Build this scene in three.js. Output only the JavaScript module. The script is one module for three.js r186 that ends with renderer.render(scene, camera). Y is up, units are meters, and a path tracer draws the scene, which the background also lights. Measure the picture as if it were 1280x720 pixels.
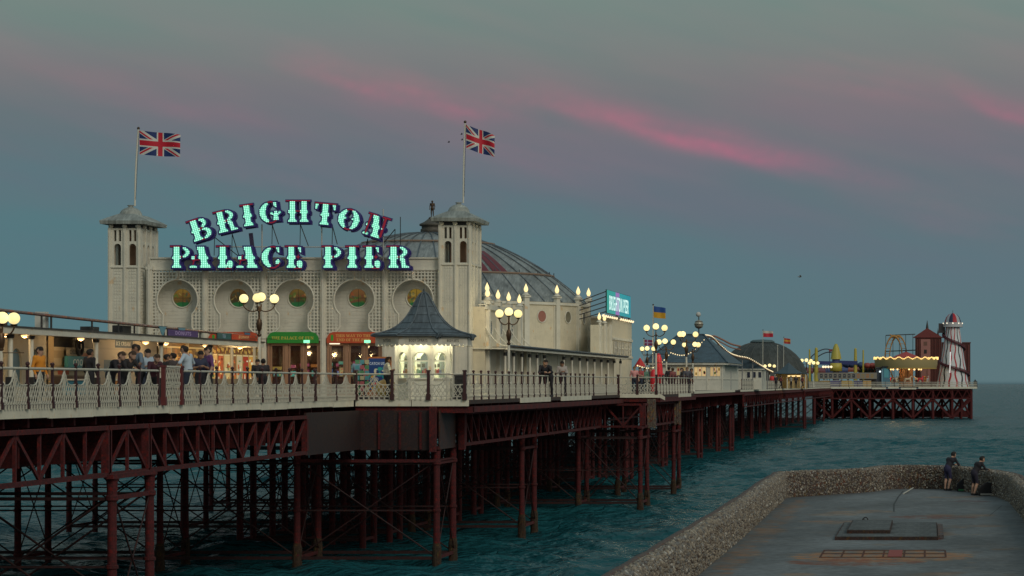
import * as THREE from 'three';
import { mergeGeometries } from 'three/addons/utils/BufferGeometryUtils.js';
import { MarchingCubes } from 'three/addons/objects/MarchingCubes.js';

// ---------------------------------------------------------------- camera, sky, sun, exposure
const scene = new THREE.Scene();

const EYE = 7.15, DECK = 6.53, F = 3200;               // sea level is y = 0; the pier runs along -z
const camera = new THREE.PerspectiveCamera(2 * Math.atan(360 / F) * 180 / Math.PI, 1280 / 720, 1, 90000);
camera.position.set(0, EYE, 0);
camera.lookAt(0, EYE, -100);
camera.setViewOffset(1280, 720, -520, -120, 1280, 720); // lens shifted up and to the left
camera.updateMatrixWorld();
const renderer = new THREE.WebGLRenderer({ antialias: true });
renderer.setSize(1024, 576);
renderer.toneMapping = THREE.LinearToneMapping;
renderer.toneMappingExposure = 1;
renderer.shadowMap.enabled = true;

const S2L = c => { c /= 255; return c <= 0.04045 ? c / 12.92 : Math.pow((c + 0.055) / 1.055, 2.4); };
const lin = (r, g, b) => [S2L(r), S2L(g), S2L(b)];
function rng(seed) { let a = seed >>> 0; return () => { a = (a + 0x6D2B79F5) | 0; let t = Math.imul(a ^ (a >>> 15), 1 | a); t = (t + Math.imul(t ^ (t >>> 7), 61 | t)) ^ t; return ((t ^ (t >>> 14)) >>> 0) / 4294967296; }; }
const HT = new Float32Array(4096); { const r = rng(11); for (let i = 0; i < 4096; i++) HT[i] = r(); }
const hsh = (x, y, p) => HT[(((p ? ((x % p) + p) % p : x) & 63) + ((p ? ((y % p) + p) % p : y) & 63) * 64) & 4095];
function vnoise(x, y, p = 0) { const xi = Math.floor(x), yi = Math.floor(y); let u = x - xi, v = y - yi; u = u * u * (3 - 2 * u); v = v * v * (3 - 2 * v); const a = hsh(xi, yi, p), b = hsh(xi + 1, yi, p), c = hsh(xi, yi + 1, p), d = hsh(xi + 1, yi + 1, p); return a + (b - a) * u + (c - a) * v + (a - b - c + d) * u * v; }
function fbm(x, y, o = 4, p = 0) { let s = 0, a = 0.5, n = 0; for (let i = 0; i < o; i++) { s += a * vnoise(x, y, p); n += a; a *= 0.5; x *= 2; y *= 2; p *= 2; } return s / n; }
const clamp = (x, a = 0, b = 1) => Math.min(b, Math.max(a, x)), mix = (a, b, t) => a + (b - a) * t;
const sstep = (a, b, x) => { x = clamp((x - a) / (b - a)); return x * x * (3 - 2 * x); };

const SUN = new THREE.Vector3(0.54, 0.54, 0.66).normalize();   // the afterglow behind the camera
{
  const W = 4096, H = 2048, d = new Float32Array(W * H * 4);
  // columns of (height above the horizon in degrees, colour), in the direction of the pier's root and of the open sea
  const kL = [[0, 76, 110, 117], [1.4, 73, 112, 120], [3.2, 80, 114, 123], [4.6, 92, 114, 123], [5.7, 106, 114, 121], [6.6, 118, 119, 122], [7.6, 119, 130, 128], [8.6, 119, 135, 130], [14, 121, 139, 135], [35, 124, 143, 146], [90, 112, 134, 146]];
  const kR = [[0, 85, 109, 115], [1.4, 88, 112, 120], [2.6, 94, 113, 123], [3.6, 102, 113, 122], [5, 112, 113, 122], [6.2, 120, 116, 122], [7.2, 123, 125, 125], [8.6, 117, 135, 130], [14, 121, 139, 135], [35, 124, 143, 146], [90, 112, 134, 146]];
  const tab = k => { const t = k.map(([e, r, g, b]) => [e, ...lin(r, g, b)]); return e => { let i = 0; while (i < t.length - 2 && e > t[i + 1][0]) i++; const a = t[i], b = t[i + 1], f = clamp((e - a[0]) / (b[0] - a[0])); return [mix(a[1], b[1], f), mix(a[2], b[2], f), mix(a[3], b[3], f)]; }; };
  const tL = tab(kL), tR = tab(kR);
  // pink cirrus: [azimuth, elevation of one end, of the other end, half-width up, half-width down, strength] in degrees
  const cirrus = [[-10.8, 6.85, -0.2, 4.35, 0.46, 0.22, 0.55], [-8.7, 6.3, -1.7, 4.7, 0.32, 0.16, 0.62], [-14.6, 7.1, -8.4, 5.75, 0.42, 0.24, 0.62], [0.2, 6.75, 3.4, 5.6, 0.3, 0.16, 0.55], [-21, 6.9, -13, 5.6, 0.45, 0.4, 0.16], [-19, 5.4, -9.5, 3.4, 0.5, 0.4, 0.16], [-4.6, 7.3, 1.5, 6.6, 0.55, 0.5, 0.2], [-13, 5.9, -6, 4.4, 0.55, 0.4, 0.16], [-2.5, 4.5, 3, 3.4, 0.6, 0.5, 0.12]];
  const az0 = Math.atan2(SUN.x, -SUN.z);
  for (let j = 0; j < H; j++) {
    const el = ((j + 0.5) / H - 0.5) * 180, e = Math.max(el, 0), rowL = tL(e), rowR = tR(e), fade = Math.exp(-e / 32);
    for (let i = 0; i < W; i++) {
      const q = (j * W + i) * 4, th = ((i + 0.5) / W - 0.5) * 2 * Math.PI;
      let az = Math.atan2(Math.cos(th), -Math.sin(th));
      const azd = az * 180 / Math.PI;
      if (el < -0.6) { d[q] = 0.02; d[q + 1] = 0.05; d[q + 2] = 0.06; d[q + 3] = 1; continue; }
      const f = 0.5 + 0.5 * Math.sin(clamp((azd + 9) / 16, -1.57, 1.57));
      const a = rowL, b = rowR, c = [mix(a[0], b[0], f), mix(a[1], b[1], f), mix(a[2], b[2], f)];
      if (e < 14 && azd > -70 && azd < 50) {
        const ee = e + azd * 0.22, w = fbm(azd * 0.16 + 40, ee * 1.1 + 9, 4) - 0.5, w2 = fbm(azd * 0.5 + 7, ee * 3.2, 3) - 0.5;
        const band = sstep(1.5, 4, e) * (1 - sstep(8, 20, e));
        c[0] += (w * 0.05 + w2 * 0.03) * band; c[1] += (-w * 0.014 + w2 * 0.004) * band; c[2] += (w * 0.008 + w2 * 0.004) * band;
        if (azd > -22 && azd < 4 && e < 9) for (const [x0, y0, x1, y1, wu, wd, s] of cirrus) {
          const t = (azd - x0) / (x1 - x0); if (t < 0 || t > 1) continue;
          const yy = y0 + (y1 - y0) * t + 0.05 * Math.sin(azd * 3 + x0) - 0.18 * Math.sin(Math.PI * t), dy = e - yy, k = dy > 0 ? dy / wu : dy / wd;
          const al = e * 5.5 + azd * 1.35, g = Math.exp(-k * k) * Math.pow(Math.sin(Math.PI * t), 1.0) * s * (0.35 + 1.3 * Math.pow(fbm(azd * 0.8 + x0 * 3, al * 1.8, 5) * 1.35, 1.5));
          c[0] += 0.14 * g; c[1] -= 0.008 * g; c[2] += 0.014 * g;
        }
      }
      // dusk afterglow in the sun's quarter of the sky, behind the camera
      const ca = 0.5 + 0.5 * Math.cos(az - az0), gl = ca * ca * Math.sqrt(ca) * fade;
      c[0] += 0.42 * gl; c[1] += 0.36 * gl; c[2] += 0.27 * gl;
      d[q] = c[0]; d[q + 1] = c[1]; d[q + 2] = c[2]; d[q + 3] = 1;
    }
  }
  const t = new THREE.DataTexture(d, W, H, THREE.RGBAFormat, THREE.FloatType);
  t.mapping = THREE.EquirectangularReflectionMapping; t.magFilter = t.minFilter = THREE.LinearFilter; t.wrapS = THREE.RepeatWrapping; t.needsUpdate = true;
  scene.background = t; scene.environment = t;
}

const sun = new THREE.DirectionalLight(new THREE.Color().setRGB(1, 0.91, 0.76), 0.98);
sun.position.copy(SUN).multiplyScalar(400).add(new THREE.Vector3(-20, 0, -130)); sun.target.position.set(-20, 5, -130);
sun.castShadow = true; sun.shadow.radius = 36; sun.shadow.mapSize.set(2048, 2048);
Object.assign(sun.shadow.camera, { left: -160, right: 160, top: 120, bottom: -120, near: 1, far: 1200 });
scene.add(sun, sun.target);

// ---------------------------------------------------------------- helpers
const V = (x, y, z) => new THREE.Vector3(x, y, z), RAD = Math.PI / 180;
const at = (px, D) => (px - 1160) * D / F;                 // the sideways position of something standing D metres out
const atY = (py, D) => EYE + (480 - py) * D / F;
function fin(g) { if (g.index) g = g.toNonIndexed(); for (const k of Object.keys(g.attributes)) if (!['position', 'normal', 'uv', 'color'].includes(k)) g.deleteAttribute(k); if (!g.attributes.uv) g.setAttribute('uv', new THREE.BufferAttribute(new Float32Array(g.attributes.position.count * 2), 2)); g.clearGroups(); return g; }
function join(list) { const a = [list].flat(Infinity).map(fin); return a.length === 1 ? a[0] : mergeGeometries(a); }
function metric(g) {                                       // texture coordinates in metres, by the way each face points
  const p = g.attributes.position.array, uv = new Float32Array(p.length / 3 * 2);
  for (let i = 0; i < p.length; i += 9) {
    const ax = p[i + 3] - p[i], ay = p[i + 4] - p[i + 1], az = p[i + 5] - p[i + 2], bx = p[i + 6] - p[i], by = p[i + 7] - p[i + 1], bz = p[i + 8] - p[i + 2];
    const nx = Math.abs(ay * bz - az * by), ny = Math.abs(az * bx - ax * bz), nz = Math.abs(ax * by - ay * bx);
    for (let k = 0; k < 3; k++) { const x = p[i + 3 * k], y = p[i + 3 * k + 1], z = p[i + 3 * k + 2], o = (i / 3 + k) * 2; if (ny >= nx && ny >= nz) { uv[o] = x; uv[o + 1] = z; } else if (nx >= nz) { uv[o] = z; uv[o + 1] = y; } else { uv[o] = x; uv[o + 1] = y; } }
  }
  g.setAttribute('uv', new THREE.BufferAttribute(uv, 2)); return g;
}
const bx = (x0, x1, y0, y1, z0, z1) => new THREE.BoxGeometry(Math.abs(x1 - x0), Math.abs(y1 - y0), Math.abs(z1 - z0)).translate((x0 + x1) / 2, (y0 + y1) / 2, (z0 + z1) / 2);
const cb = (x, y, z, w, h, d) => new THREE.BoxGeometry(w, h, d).translate(x, y, z);
const QM = new THREE.Matrix4(), QQ = new THREE.Quaternion();
function along(g, a, b) { const A = V(...a), B = V(...b), d = B.clone().sub(A).normalize(); QM.lookAt(V(0, 0, 0), d.clone().negate(), Math.abs(d.y) > 0.98 ? V(0, 0, 1) : V(0, 1, 0)); return g.applyMatrix4(QM).translate(A.x, A.y, A.z); }
const dist = (a, b) => Math.hypot(a[0] - b[0], a[1] - b[1], a[2] - b[2]);
const bar = (a, b, w, h = w) => { const L = dist(a, b); return along(new THREE.BoxGeometry(w, h, L).translate(0, 0, L / 2), a, b); };
const cyl = (a, b, r0, r1 = r0, n = 8) => { const L = dist(a, b); return along(new THREE.CylinderGeometry(r1, r0, L, n).rotateX(Math.PI / 2).translate(0, 0, L / 2), a, b); };
const ball = (x, y, z, r, n = 12, sy = 1) => new THREE.SphereGeometry(r, n, Math.max(6, n * 0.7 | 0)).scale(1, sy, 1).translate(x, y, z);
const tube = (pts, r, n = 6, seg = 0) => new THREE.TubeGeometry(new THREE.CatmullRomCurve3(pts.map(p => V(...p))), seg || pts.length * 4, r, n);
const lathe = (prof, n, x = 0, y = 0, z = 0, ph = 0) => new THREE.LatheGeometry(prof.map(p => new THREE.Vector2(p[0], p[1])), n, ph).translate(x, y, z);
const shape = (pts, holes = []) => { const s = new THREE.Shape(pts.map(p => new THREE.Vector2(p[0], p[1]))); for (const h of holes) s.holes.push(new THREE.Path(h.map(p => new THREE.Vector2(p[0], p[1])))); return s; };
const ext = (pts, depth, holes, bevel = 0) => new THREE.ExtrudeGeometry(shape(pts, holes), { depth, bevelEnabled: bevel > 0, bevelThickness: bevel, bevelSize: bevel, bevelSegments: 1, curveSegments: 8 });
const rect = (x0, x1, y0, y1) => [[x0, y0], [x1, y0], [x1, y1], [x0, y1]];
const archPts = (x0, x1, y0, y1, n = 8) => { const r = (x1 - x0) / 2, c = (x0 + x1) / 2, p = [[x0, y0], [x1, y0]]; for (let i = 0; i <= n; i++) { const a = Math.PI * i / n; p.push([c + r * Math.cos(a), y1 - r + r * Math.sin(a)]); } return p; };
const circ = (x, y, r, n = 24) => Array.from({ length: n }, (_, i) => [x + r * Math.cos(i / n * 2 * Math.PI), y + r * Math.sin(i / n * 2 * Math.PI)]);
const facetted = g => { g = g.index ? g.toNonIndexed() : g; g.computeVertexNormals(); return g; };

const taken = {}, BASE = new WeakMap();
const numbered = n => { const k = taken[n] = (taken[n] ?? -1) + 1; return k ? n + '_' + String(k).padStart(3, '0') : n; };
function tag(o, label, category, group) { o.userData = { ...o.userData, label, category }; if (group) o.userData.group = group; return o; }
function thing(name, label, category, base = [0, 0, 0], group) { const o = new THREE.Group(); o.name = numbered(name); o.position.set(...base); BASE.set(o, base); scene.add(o); return tag(o, label, category, group); }
// M: geometries given in world coordinates become one named mesh under its thing (or at top level)
function M(name, geos, mat, parent, kind) {
  const g = metric(join(geos)), o = new THREE.Mesh(g, mat); o.castShadow = o.receiveShadow = true;
  if (parent) { const b = BASE.get(parent); g.translate(-b[0], -b[1], -b[2]); o.name = name; BASE.set(o, b); parent.add(o); }
  else { o.name = numbered(name); BASE.set(o, [0, 0, 0]); scene.add(o); }
  if (kind) o.userData.kind = kind;
  return o;
}
// piece: a mesh that shares its geometry with its like, placed in world coordinates
function piece(name, g, mat, parent, [x, y, z], ry = 0) { const o = new THREE.Mesh(g, mat), b = BASE.get(parent); o.castShadow = o.receiveShadow = true; o.name = name; o.position.set(x - b[0], y - b[1], z - b[2]); o.rotation.y = ry; parent.add(o); BASE.set(o, [x, y, z]); return o; }
const prep = geos => metric(join(geos));
function copyOf(o, pos, ry, label) { const c = o.clone(); c.name = numbered(o.name.replace(/_\d{3}$/, '')); c.position.set(...pos); c.rotation.y = ry || 0; c.userData = { ...o.userData, label }; BASE.set(c, pos); scene.add(c); return c; }

// ---------------------------------------------------------------- textures and materials
function tex(n, fn, srgb = true, rep = 1) {
  const d = new Uint8Array(n * n * 4);
  for (let j = 0; j < n; j++) for (let i = 0; i < n; i++) { const c = fn(i / n, j / n), q = (j * n + i) * 4; d[q] = clamp(c[0]) * 255; d[q + 1] = clamp(c[1]) * 255; d[q + 2] = clamp(c[2]) * 255; d[q + 3] = 255; }
  const t = new THREE.DataTexture(d, n, n); t.wrapS = t.wrapT = THREE.RepeatWrapping; t.magFilter = THREE.LinearFilter; t.minFilter = THREE.LinearMipmapLinearFilter; t.generateMipmaps = true; t.repeat.set(rep, rep); if (srgb) t.colorSpace = THREE.SRGBColorSpace; t.needsUpdate = true; return t;
}
const grey = v => [v, v, v];
const paintTex = tex(512, (u, v) => { const a = fbm(u * 8, v * 8, 5, 8), s = fbm(u * 48, v * 5, 3, 0), r = fbm(u * 30 + 3, v * 30, 3, 30); const k = 0.9 + 0.1 * a + 0.04 * (s - 0.5) - (r > 0.72 ? (r - 0.72) * 0.5 : 0); const rust = sstep(0.70, 0.85, fbm(u * 14 + 5, v * 7 + 2, 4, 0)) * 0.28; return [k, k * (1 - rust * 0.35), k * (1 - rust * 0.7)]; }, true, 0.35);
const ironTex = tex(512, (u, v) => { const a = fbm(u * 10, v * 10, 5, 10), b = fbm(u * 40 + 9, v * 40, 3, 40); const r = sstep(0.52, 0.66, a), s = sstep(0.6, 0.75, fbm(u * 26 + 4, v * 9, 4, 0)), k = 0.45 + 0.6 * b; return [k * mix(0.78, 1, Math.max(r, s)), k * mix(0.74, 0.95, s) * mix(1, 0.9, r), k * mix(0.8, 0.7, s) * mix(1, 0.7, r)]; }, true, 0.6);
const leadTex = tex(512, (u, v) => { const a = fbm(u * 6, v * 6, 5, 6), s = fbm(u * 40, v * 6 + 4, 4, 0); const k = 0.55 + 0.35 * a + 0.3 * (s - 0.5); return [k * 0.96, k, k * 1.02]; }, true, 0.4);
const bumpTex = tex(512, (u, v) => grey(fbm(u * 32, v * 32, 4, 32)), false, 1);
const boardBump = tex(64, (u, v) => grey(v % 1 < 0.08 ? 0 : 1), false, 6);
const C = (r, g, b) => new THREE.Color().setRGB(r, g, b);
const mat = (c, o = {}) => new THREE.MeshStandardMaterial({ color: C(...c), roughness: 0.6, metalness: 0, side: THREE.DoubleSide, ...o });
const glow = (c, k, o = {}) => mat([c[0] * 0.8, c[1] * 0.8, c[2] * 0.8], { emissive: C(...c), emissiveIntensity: k, roughness: 0.4, ...o });
const white = mat([0.68, 0.655, 0.56], { map: paintTex, bumpMap: bumpTex, bumpScale: 0.002 });
const cream = mat([0.66, 0.60, 0.46], { map: paintTex, bumpMap: bumpTex, bumpScale: 0.002 });
const boards = mat([0.66, 0.64, 0.56], { map: paintTex, bumpMap: boardBump, bumpScale: 0.006 });
const iron = mat([0.185, 0.013, 0.016], { map: ironTex, roughness: 0.85, bumpMap: bumpTex, bumpScale: 0.003 });
const ironDark = iron;
const postMat = mat([0.045, 0.012, 0.014], { roughness: 0.45 });
const blackMat = mat([0.018, 0.018, 0.02], { roughness: 0.5 });
const bronze = mat([0.07, 0.04, 0.022], { roughness: 0.4, metalness: 0.5 });
const lead = mat([0.2, 0.235, 0.265], { map: leadTex, roughness: 0.55, bumpMap: bumpTex, bumpScale: 0.006 });
const leadDark = mat([0.10, 0.125, 0.145], { map: leadTex, roughness: 0.6 });
const timber = mat([0.34, 0.29, 0.2], { map: ironTex, roughness: 0.8 });
const deckMat = mat([0.14, 0.11, 0.085], { map: ironTex, roughness: 0.85 });
const wood = mat([0.34, 0.19, 0.115], { map: paintTex, roughness: 0.5 });
const glass = new THREE.MeshPhysicalMaterial({ color: C(0.9, 0.95, 0.95), roughness: 0.05, transmission: 1, thickness: 0, side: THREE.DoubleSide });
const warmGlobes = [1.12, 0.98, 1.3].map(k => glow([1, 0.80, 0.36], k));
function canvasTex(w, h, draw) { const c = document.createElement('canvas'); c.width = w; c.height = h; const x = c.getContext('2d'); draw(x, w, h); const t = new THREE.CanvasTexture(c); t.colorSpace = THREE.SRGBColorSpace; t.magFilter = THREE.LinearFilter; return t; }
function printMat(w, h, draw, lit = 0, o = {}) { const t = canvasTex(w, h, draw); return new THREE.MeshStandardMaterial({ color: C(0.85, 0.85, 0.85), map: t, roughness: 0.6, side: THREE.DoubleSide, ...(lit ? { emissive: C(1, 1, 1), emissiveMap: t, emissiveIntensity: lit } : {}), ...o }); }
// sheet: a flat board facing +z (turned by ry), with 0..1 texture coordinates for its print
function sheet(name, w, h, m, parent, pos, ry = 0, kind) { const o = new THREE.Mesh(new THREE.PlaneGeometry(w, h), m), b = BASE.get(parent); o.name = name; o.position.set(pos[0] - b[0], pos[1] - b[1], pos[2] - b[2]); o.rotation.y = ry; o.castShadow = o.receiveShadow = true; parent.add(o); BASE.set(o, pos); if (kind) o.userData.kind = kind; return o; }
function lampLight(parent, x, y, z, k, c = [1, 0.8, 0.48], r = 5) { const l = new THREE.PointLight(C(...c), k), b = BASE.get(parent); l.position.set(x - b[0], y - b[1], z - b[2]); l.castShadow = true; l.shadow.radius = r; parent.add(l); return l; }

// ---------------------------------------------------------------- sea
{
  const R = rng(5), waves = [];
  for (let i = 0; i < 30; i++) { const L = 0.8 * Math.pow(1.1, i) * (0.9 + 0.2 * R()); const th = (R() - 0.5) * 2.2 + 0.35 + Math.PI / 2; const st = 0.074 * (L > 6 ? 0.4 : 1); waves.push([Math.cos(th) * 2 * Math.PI / L, Math.sin(th) * 2 * Math.PI / L, R() * 6.28, st * L / (2 * Math.PI)]); }
  const rows = [], T0 = -0.52, T1 = 0.26, NC = 360; for (let D = 62; D < 3600; D += D < 84 ? 1.2 : D < 330 ? 0.5 : D * 0.0075) rows.push(D);
  const NR = rows.length, pos = new Float32Array(NR * (NC + 1) * 3), uv = new Float32Array(NR * (NC + 1) * 2), idx = [];
  for (let r = 0; r < NR; r++) for (let c = 0; c <= NC; c++) {
    const D = rows[r], x = D * (T0 + (T1 - T0) * c / NC), z = -D, q = r * (NC + 1) + c; let y = 0;
    const step = Math.max(D * 0.0062, D * 0.98 / NC) * 1.6;
    const chop = 0.35 + 0.8 * vnoise(x * 0.05 + 10, z * 0.02 + 90) + 0.5 * vnoise(x * 0.16 + 30, z * 0.07 + 9);
    for (const [kx, kz, ph, a] of waves) { if (6.283 / Math.hypot(kx, kz) < step && D > 900) continue; y += a * Math.sin(kx * x + kz * z + ph); }
    pos[q * 3] = x; pos[q * 3 + 1] = y * chop; pos[q * 3 + 2] = z; uv[q * 2] = x; uv[q * 2 + 1] = z;
    if (r && c) idx.push(q - NC - 2, q - NC - 1, q, q - NC - 2, q, q - 1);
  }
  const g = new THREE.BufferGeometry(); g.setAttribute('position', new THREE.BufferAttribute(pos, 3)); g.setAttribute('uv', new THREE.BufferAttribute(uv, 2)); g.setIndex(idx); g.computeVertexNormals();
  const flat = new THREE.PlaneGeometry(140000, 140000, 1, 1).rotateX(-Math.PI / 2).translate(0, -0.9, 0);
  const uf = flat.attributes.uv; for (let i = 0; i < uf.count; i++) uf.setXY(i, uf.getX(i) * 140000, uf.getY(i) * 140000);
  const wt = tex(512, (u, v) => grey(0.5 * fbm(u * 18, v * 30, 4, 0) + 0.5 * fbm(u * 7 + 3, v * 12, 4, 0)), false, 0.11);
  const m = new THREE.MeshPhysicalMaterial({ color: C(0.013, 0.084, 0.101), roughness: 0.25, ior: 1.33, specularIntensity: 0.36, bumpMap: wt, bumpScale: 0.5, side: THREE.DoubleSide });
  const o = new THREE.Mesh(mergeGeometries([g, flat]), m); o.name = 'sea'; o.userData.kind = 'structure'; o.receiveShadow = true; scene.add(o);
}

// ---------------------------------------------------------------- groyne with its flint wall
{
  const FL = 2.21, TOP = 3.28;
  const inner = [[-5.95, 20], [-5.95, 80], [-6.15, 111.3], [-2.55, 117.2], [-1.75, 120.6], [-0.5, 120.9], [0.9, 120.0], [2.0, 116.4], [3.0, 112.3], [3.4, 107], [3.5, 92], [3.7, 60], [3.8, 20]];
  // offset outward by t
  const off = t => inner.map((p, i) => { const a = inner[Math.max(0, i - 1)], b = inner[Math.min(inner.length - 1, i + 1)]; let dx = b[0] - a[0], dz = b[1] - a[1]; const l = Math.hypot(dx, dz); return [p[0] - dz / l * t, p[1] + dx / l * t]; });
  const outer = off(0.52);
  const cvs = canvasTex(512, 2048, (x, w, h) => {           // worn concrete: X -7..5, D 20..124
    const toP = (X, D) => [(X + 7) / 12 * w, h - (D - 20) / 104 * h], r = rng(3);
    const im = x.createImageData(w, h);
    for (let j = 0; j < h; j++) for (let i = 0; i < w; i++) { const X = i / w * 12, D = j / h * 104; const n = fbm(X * 0.5, D * 0.22, 5), f = fbm(X * 6, D * 5, 4), s = fbm(X * 0.4 + 7, D * 0.25 + 3, 4), rs = 0.7 * sstep(0.62, 0.78, fbm(X * 0.55 + 20, D * 0.4 + 5, 4)); let k = 100 + 50 * (n - 0.5) + 44 * (f - 0.5) + 34 * (s - 0.5) + (r() - 0.5) * 12; const q = (j * w + i) * 4; im.data[q] = k * mix(0.95, 1.22, rs); im.data[q + 1] = k * mix(0.99, 0.97, rs); im.data[q + 2] = k * mix(1.0, 0.76, rs); im.data[q + 3] = 255; }
    x.putImageData(im, 0, 0);
    const blot = (X, D, wx, wd, col, n) => { for (let i = 0; i < n; i++) { const a = r() * 6.28, q = Math.sqrt(r()), [u, v] = toP(X + Math.cos(a) * q * wx, D + Math.sin(a) * q * wd); x.fillStyle = col(r()); x.beginPath(); x.ellipse(u, v, 2 + r() * 9, 1 + r() * 5, 0, 0, 7); x.fill(); } };
    blot(-1.3, 73.5, 2.6, 2.6, q => `rgba(${150 + 30 * q | 0},${96 + 20 * q | 0},${56},0.28)`, 700);     // rust round the grating
    blot(-2, 71, 1.8, 1.5, q => `rgba(120,50,22,${0.12 + 0.16 * q})`, 260);
    blot(0.2, 95, 1.6, 1.2, q => `rgba(110,46,24,0.2)`, 160);
    blot(-3, 92, 1.6, 0.7, q => `rgba(150,95,60,0.18)`, 120); blot(2, 108, 0.9, 0.8, q => `rgba(70,30,30,0.2)`, 60);
    blot(-5.4, 85, 0.4, 26, q => `rgba(150,92,50,${0.1 + 0.16 * q})`, 500);                            // shingle and rust along the wall foot
    blot(-1.3, 85, 2.2, 4.5, q => `rgba(120,80,55,0.08)`, 240);
    for (let i = 0; i < 500; i++) { const [u, v] = toP(-6 + 10 * r(), 50 + 72 * r()); x.fillStyle = ['rgba(160,150,130,0.10)', 'rgba(30,30,32,0.12)', 'rgba(130,90,60,0.10)'][i % 3]; x.beginPath(); x.ellipse(u, v, 3 + 26 * r(), 1 + 5 * r(), 0, 0, 7); x.fill(); }
    for (let D = 52; D < 120; D += 11.5) { const [u, v] = toP(-7, D), [u2] = toP(5, D); x.strokeStyle = 'rgba(25,25,26,0.45)'; x.lineWidth = 1.4; x.beginPath(); x.moveTo(u, v); for (let q = 1; q <= 20; q++) x.lineTo(u + (u2 - u) * q / 20, v + 2.5 * (r() - 0.5)); x.stroke(); }
    x.lineWidth = 2.2; x.strokeStyle = 'rgba(18,18,20,0.85)';
    for (const line of [[[-1.32, 99], [-1.4, 105], [-1.3, 112], [-1.15, 118]], [[2.1, 68], [3.2, 66]], [[-5, 60], [0, 59], [3.8, 58.4]], [[2.3, 96], [3, 104]]]) { x.beginPath(); line.forEach((p, i) => { const [u, v] = toP(...p); i ? x.lineTo(u, v) : x.moveTo(u, v); }); x.stroke(); x.lineWidth = 1.1; }
  });
  const fg = new THREE.ShapeGeometry(shape([...off(0.3)].map(p => [p[0], -p[1]]))).rotateX(Math.PI / 2).translate(0, FL, 0);
  { const p = fg.attributes.position, u = fg.attributes.uv; for (let i = 0; i < p.count; i++) u.setXY(i, (p.getX(i) + 7) / 12, (-p.getZ(i) - 20) / 104); fg.computeVertexNormals(); }
  // ShapeGeometry lies in x,y; rotateX(+90) sends y to z
  const fm = new THREE.MeshStandardMaterial({ map: cvs, color: C(0.92, 0.92, 0.95), roughness: 0.75, bumpMap: null, side: THREE.DoubleSide });
  const fl = new THREE.Mesh(fg, fm); fl.name = 'groyne_floor'; fl.userData.kind = 'structure'; fl.receiveShadow = true; scene.add(fl); BASE.set(fl, [0, 0, 0]);
  const conc = mat([0.2, 0.185, 0.165], { map: ironTex, roughness: 0.9 });
  M('groyne_base', ext(outer.map(p => [p[0], -p[1]]), 3.9).rotateX(Math.PI / 2).translate(0, FL - 0.02, 0), conc, null, 'structure');
  // wall: rounded profile swept along the path
  const w = thing('flint_wall', 'low flint pebble wall with rounded coping around the concrete groyne', 'wall', [-5.95, FL, -80]);
  const N = 700, curve = [];
  { // resample with rounded corners
    const seg = []; let L = 0; for (let i = 1; i < inner.length; i++) { const l = Math.hypot(inner[i][0] - inner[i - 1][0], inner[i][1] - inner[i - 1][1]); seg.push([L, l, i]); L += l; }
    const raw = s => { let k = seg.findIndex(q => s <= q[0] + q[1]); if (k < 0) k = seg.length - 1; const q = seg[k], t = clamp((s - q[0]) / q[1]); return [mix(inner[q[2] - 1][0], inner[q[2]][0], t), mix(inner[q[2] - 1][1], inner[q[2]][1], t)]; };
    for (let i = 0; i <= N; i++) { const s = L * i / N; let x = 0, z = 0; for (let k = -3; k <= 3; k++) { const p = raw(clamp(s + k * 0.22, 0, L)); x += p[0] / 7; z += p[1] / 7; } curve.push([x, z]); }
  }
  const prof = [[0.0, 0], [0.0, 0.55], [0.02, 0.92], [0.09, 1.05], [0.22, 1.10], [0.38, 1.08], [0.5, 1.0], [0.54, 0.8], [0.56, -1.5]];
  const nrm = i => { const a = curve[Math.max(0, i - 1)], b = curve[Math.min(N, i + 1)], dx = b[0] - a[0], dz = b[1] - a[1], l = Math.hypot(dx, dz); return [-dz / l, dx / l]; };
  const hgt = i => 1 + 0.035 * (fbm(i * 0.06, 3, 3) - 0.5) * 2;
  const pt = (i, k) => { const n = nrm(i); return [curve[i][0] + n[0] * prof[k][0], FL + prof[k][1] * hgt(i), -(curve[i][1] + n[1] * prof[k][0])]; };
  const ps = [], id = []; for (let i = 0; i <= N; i++) for (let k = 0; k < prof.length; k++) { ps.push(...pt(i, k)); if (i && k) { const q = i * prof.length + k, b = q - prof.length; id.push(b - 1, b, q, b - 1, q, q - 1); } }
  const wg = new THREE.BufferGeometry(); wg.setAttribute('position', new THREE.Float32BufferAttribute(ps, 3)); wg.setIndex(id); wg.computeVertexNormals();
  M('mortar_core', wg, mat([0.19, 0.155, 0.115], { map: ironTex, roughness: 0.95, bumpMap: bumpTex, bumpScale: 0.02 }), w);
  { const cp = [[0.37, 1.07], [0.38, 1.125], [0.54, 1.12], [0.585, 0.98], [0.57, 0.8]], q = [], ix = []; for (let i = 0; i <= N; i++) { const n = nrm(i); for (let k = 0; k < cp.length; k++) { q.push(curve[i][0] + n[0] * cp[k][0], FL + cp[k][1] * hgt(i), -(curve[i][1] + n[1] * cp[k][0])); if (i && k) { const a = i * cp.length + k, b = a - cp.length; ix.push(b - 1, b, a, b - 1, a, a - 1); } } } const g = new THREE.BufferGeometry(); g.setAttribute('position', new THREE.Float32BufferAttribute(q, 3)); g.setIndex(ix); g.computeVertexNormals(); M('coping', g, mat([0.26, 0.235, 0.195], { map: ironTex, roughness: 0.9 }), w); }
  // flints, too small and many to pick apart
  const R = rng(77), cnt = 46000, im = new THREE.InstancedMesh(new THREE.IcosahedronGeometry(1, 1), mat([1, 1, 1], { roughness: 0.6 }), cnt);
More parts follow.
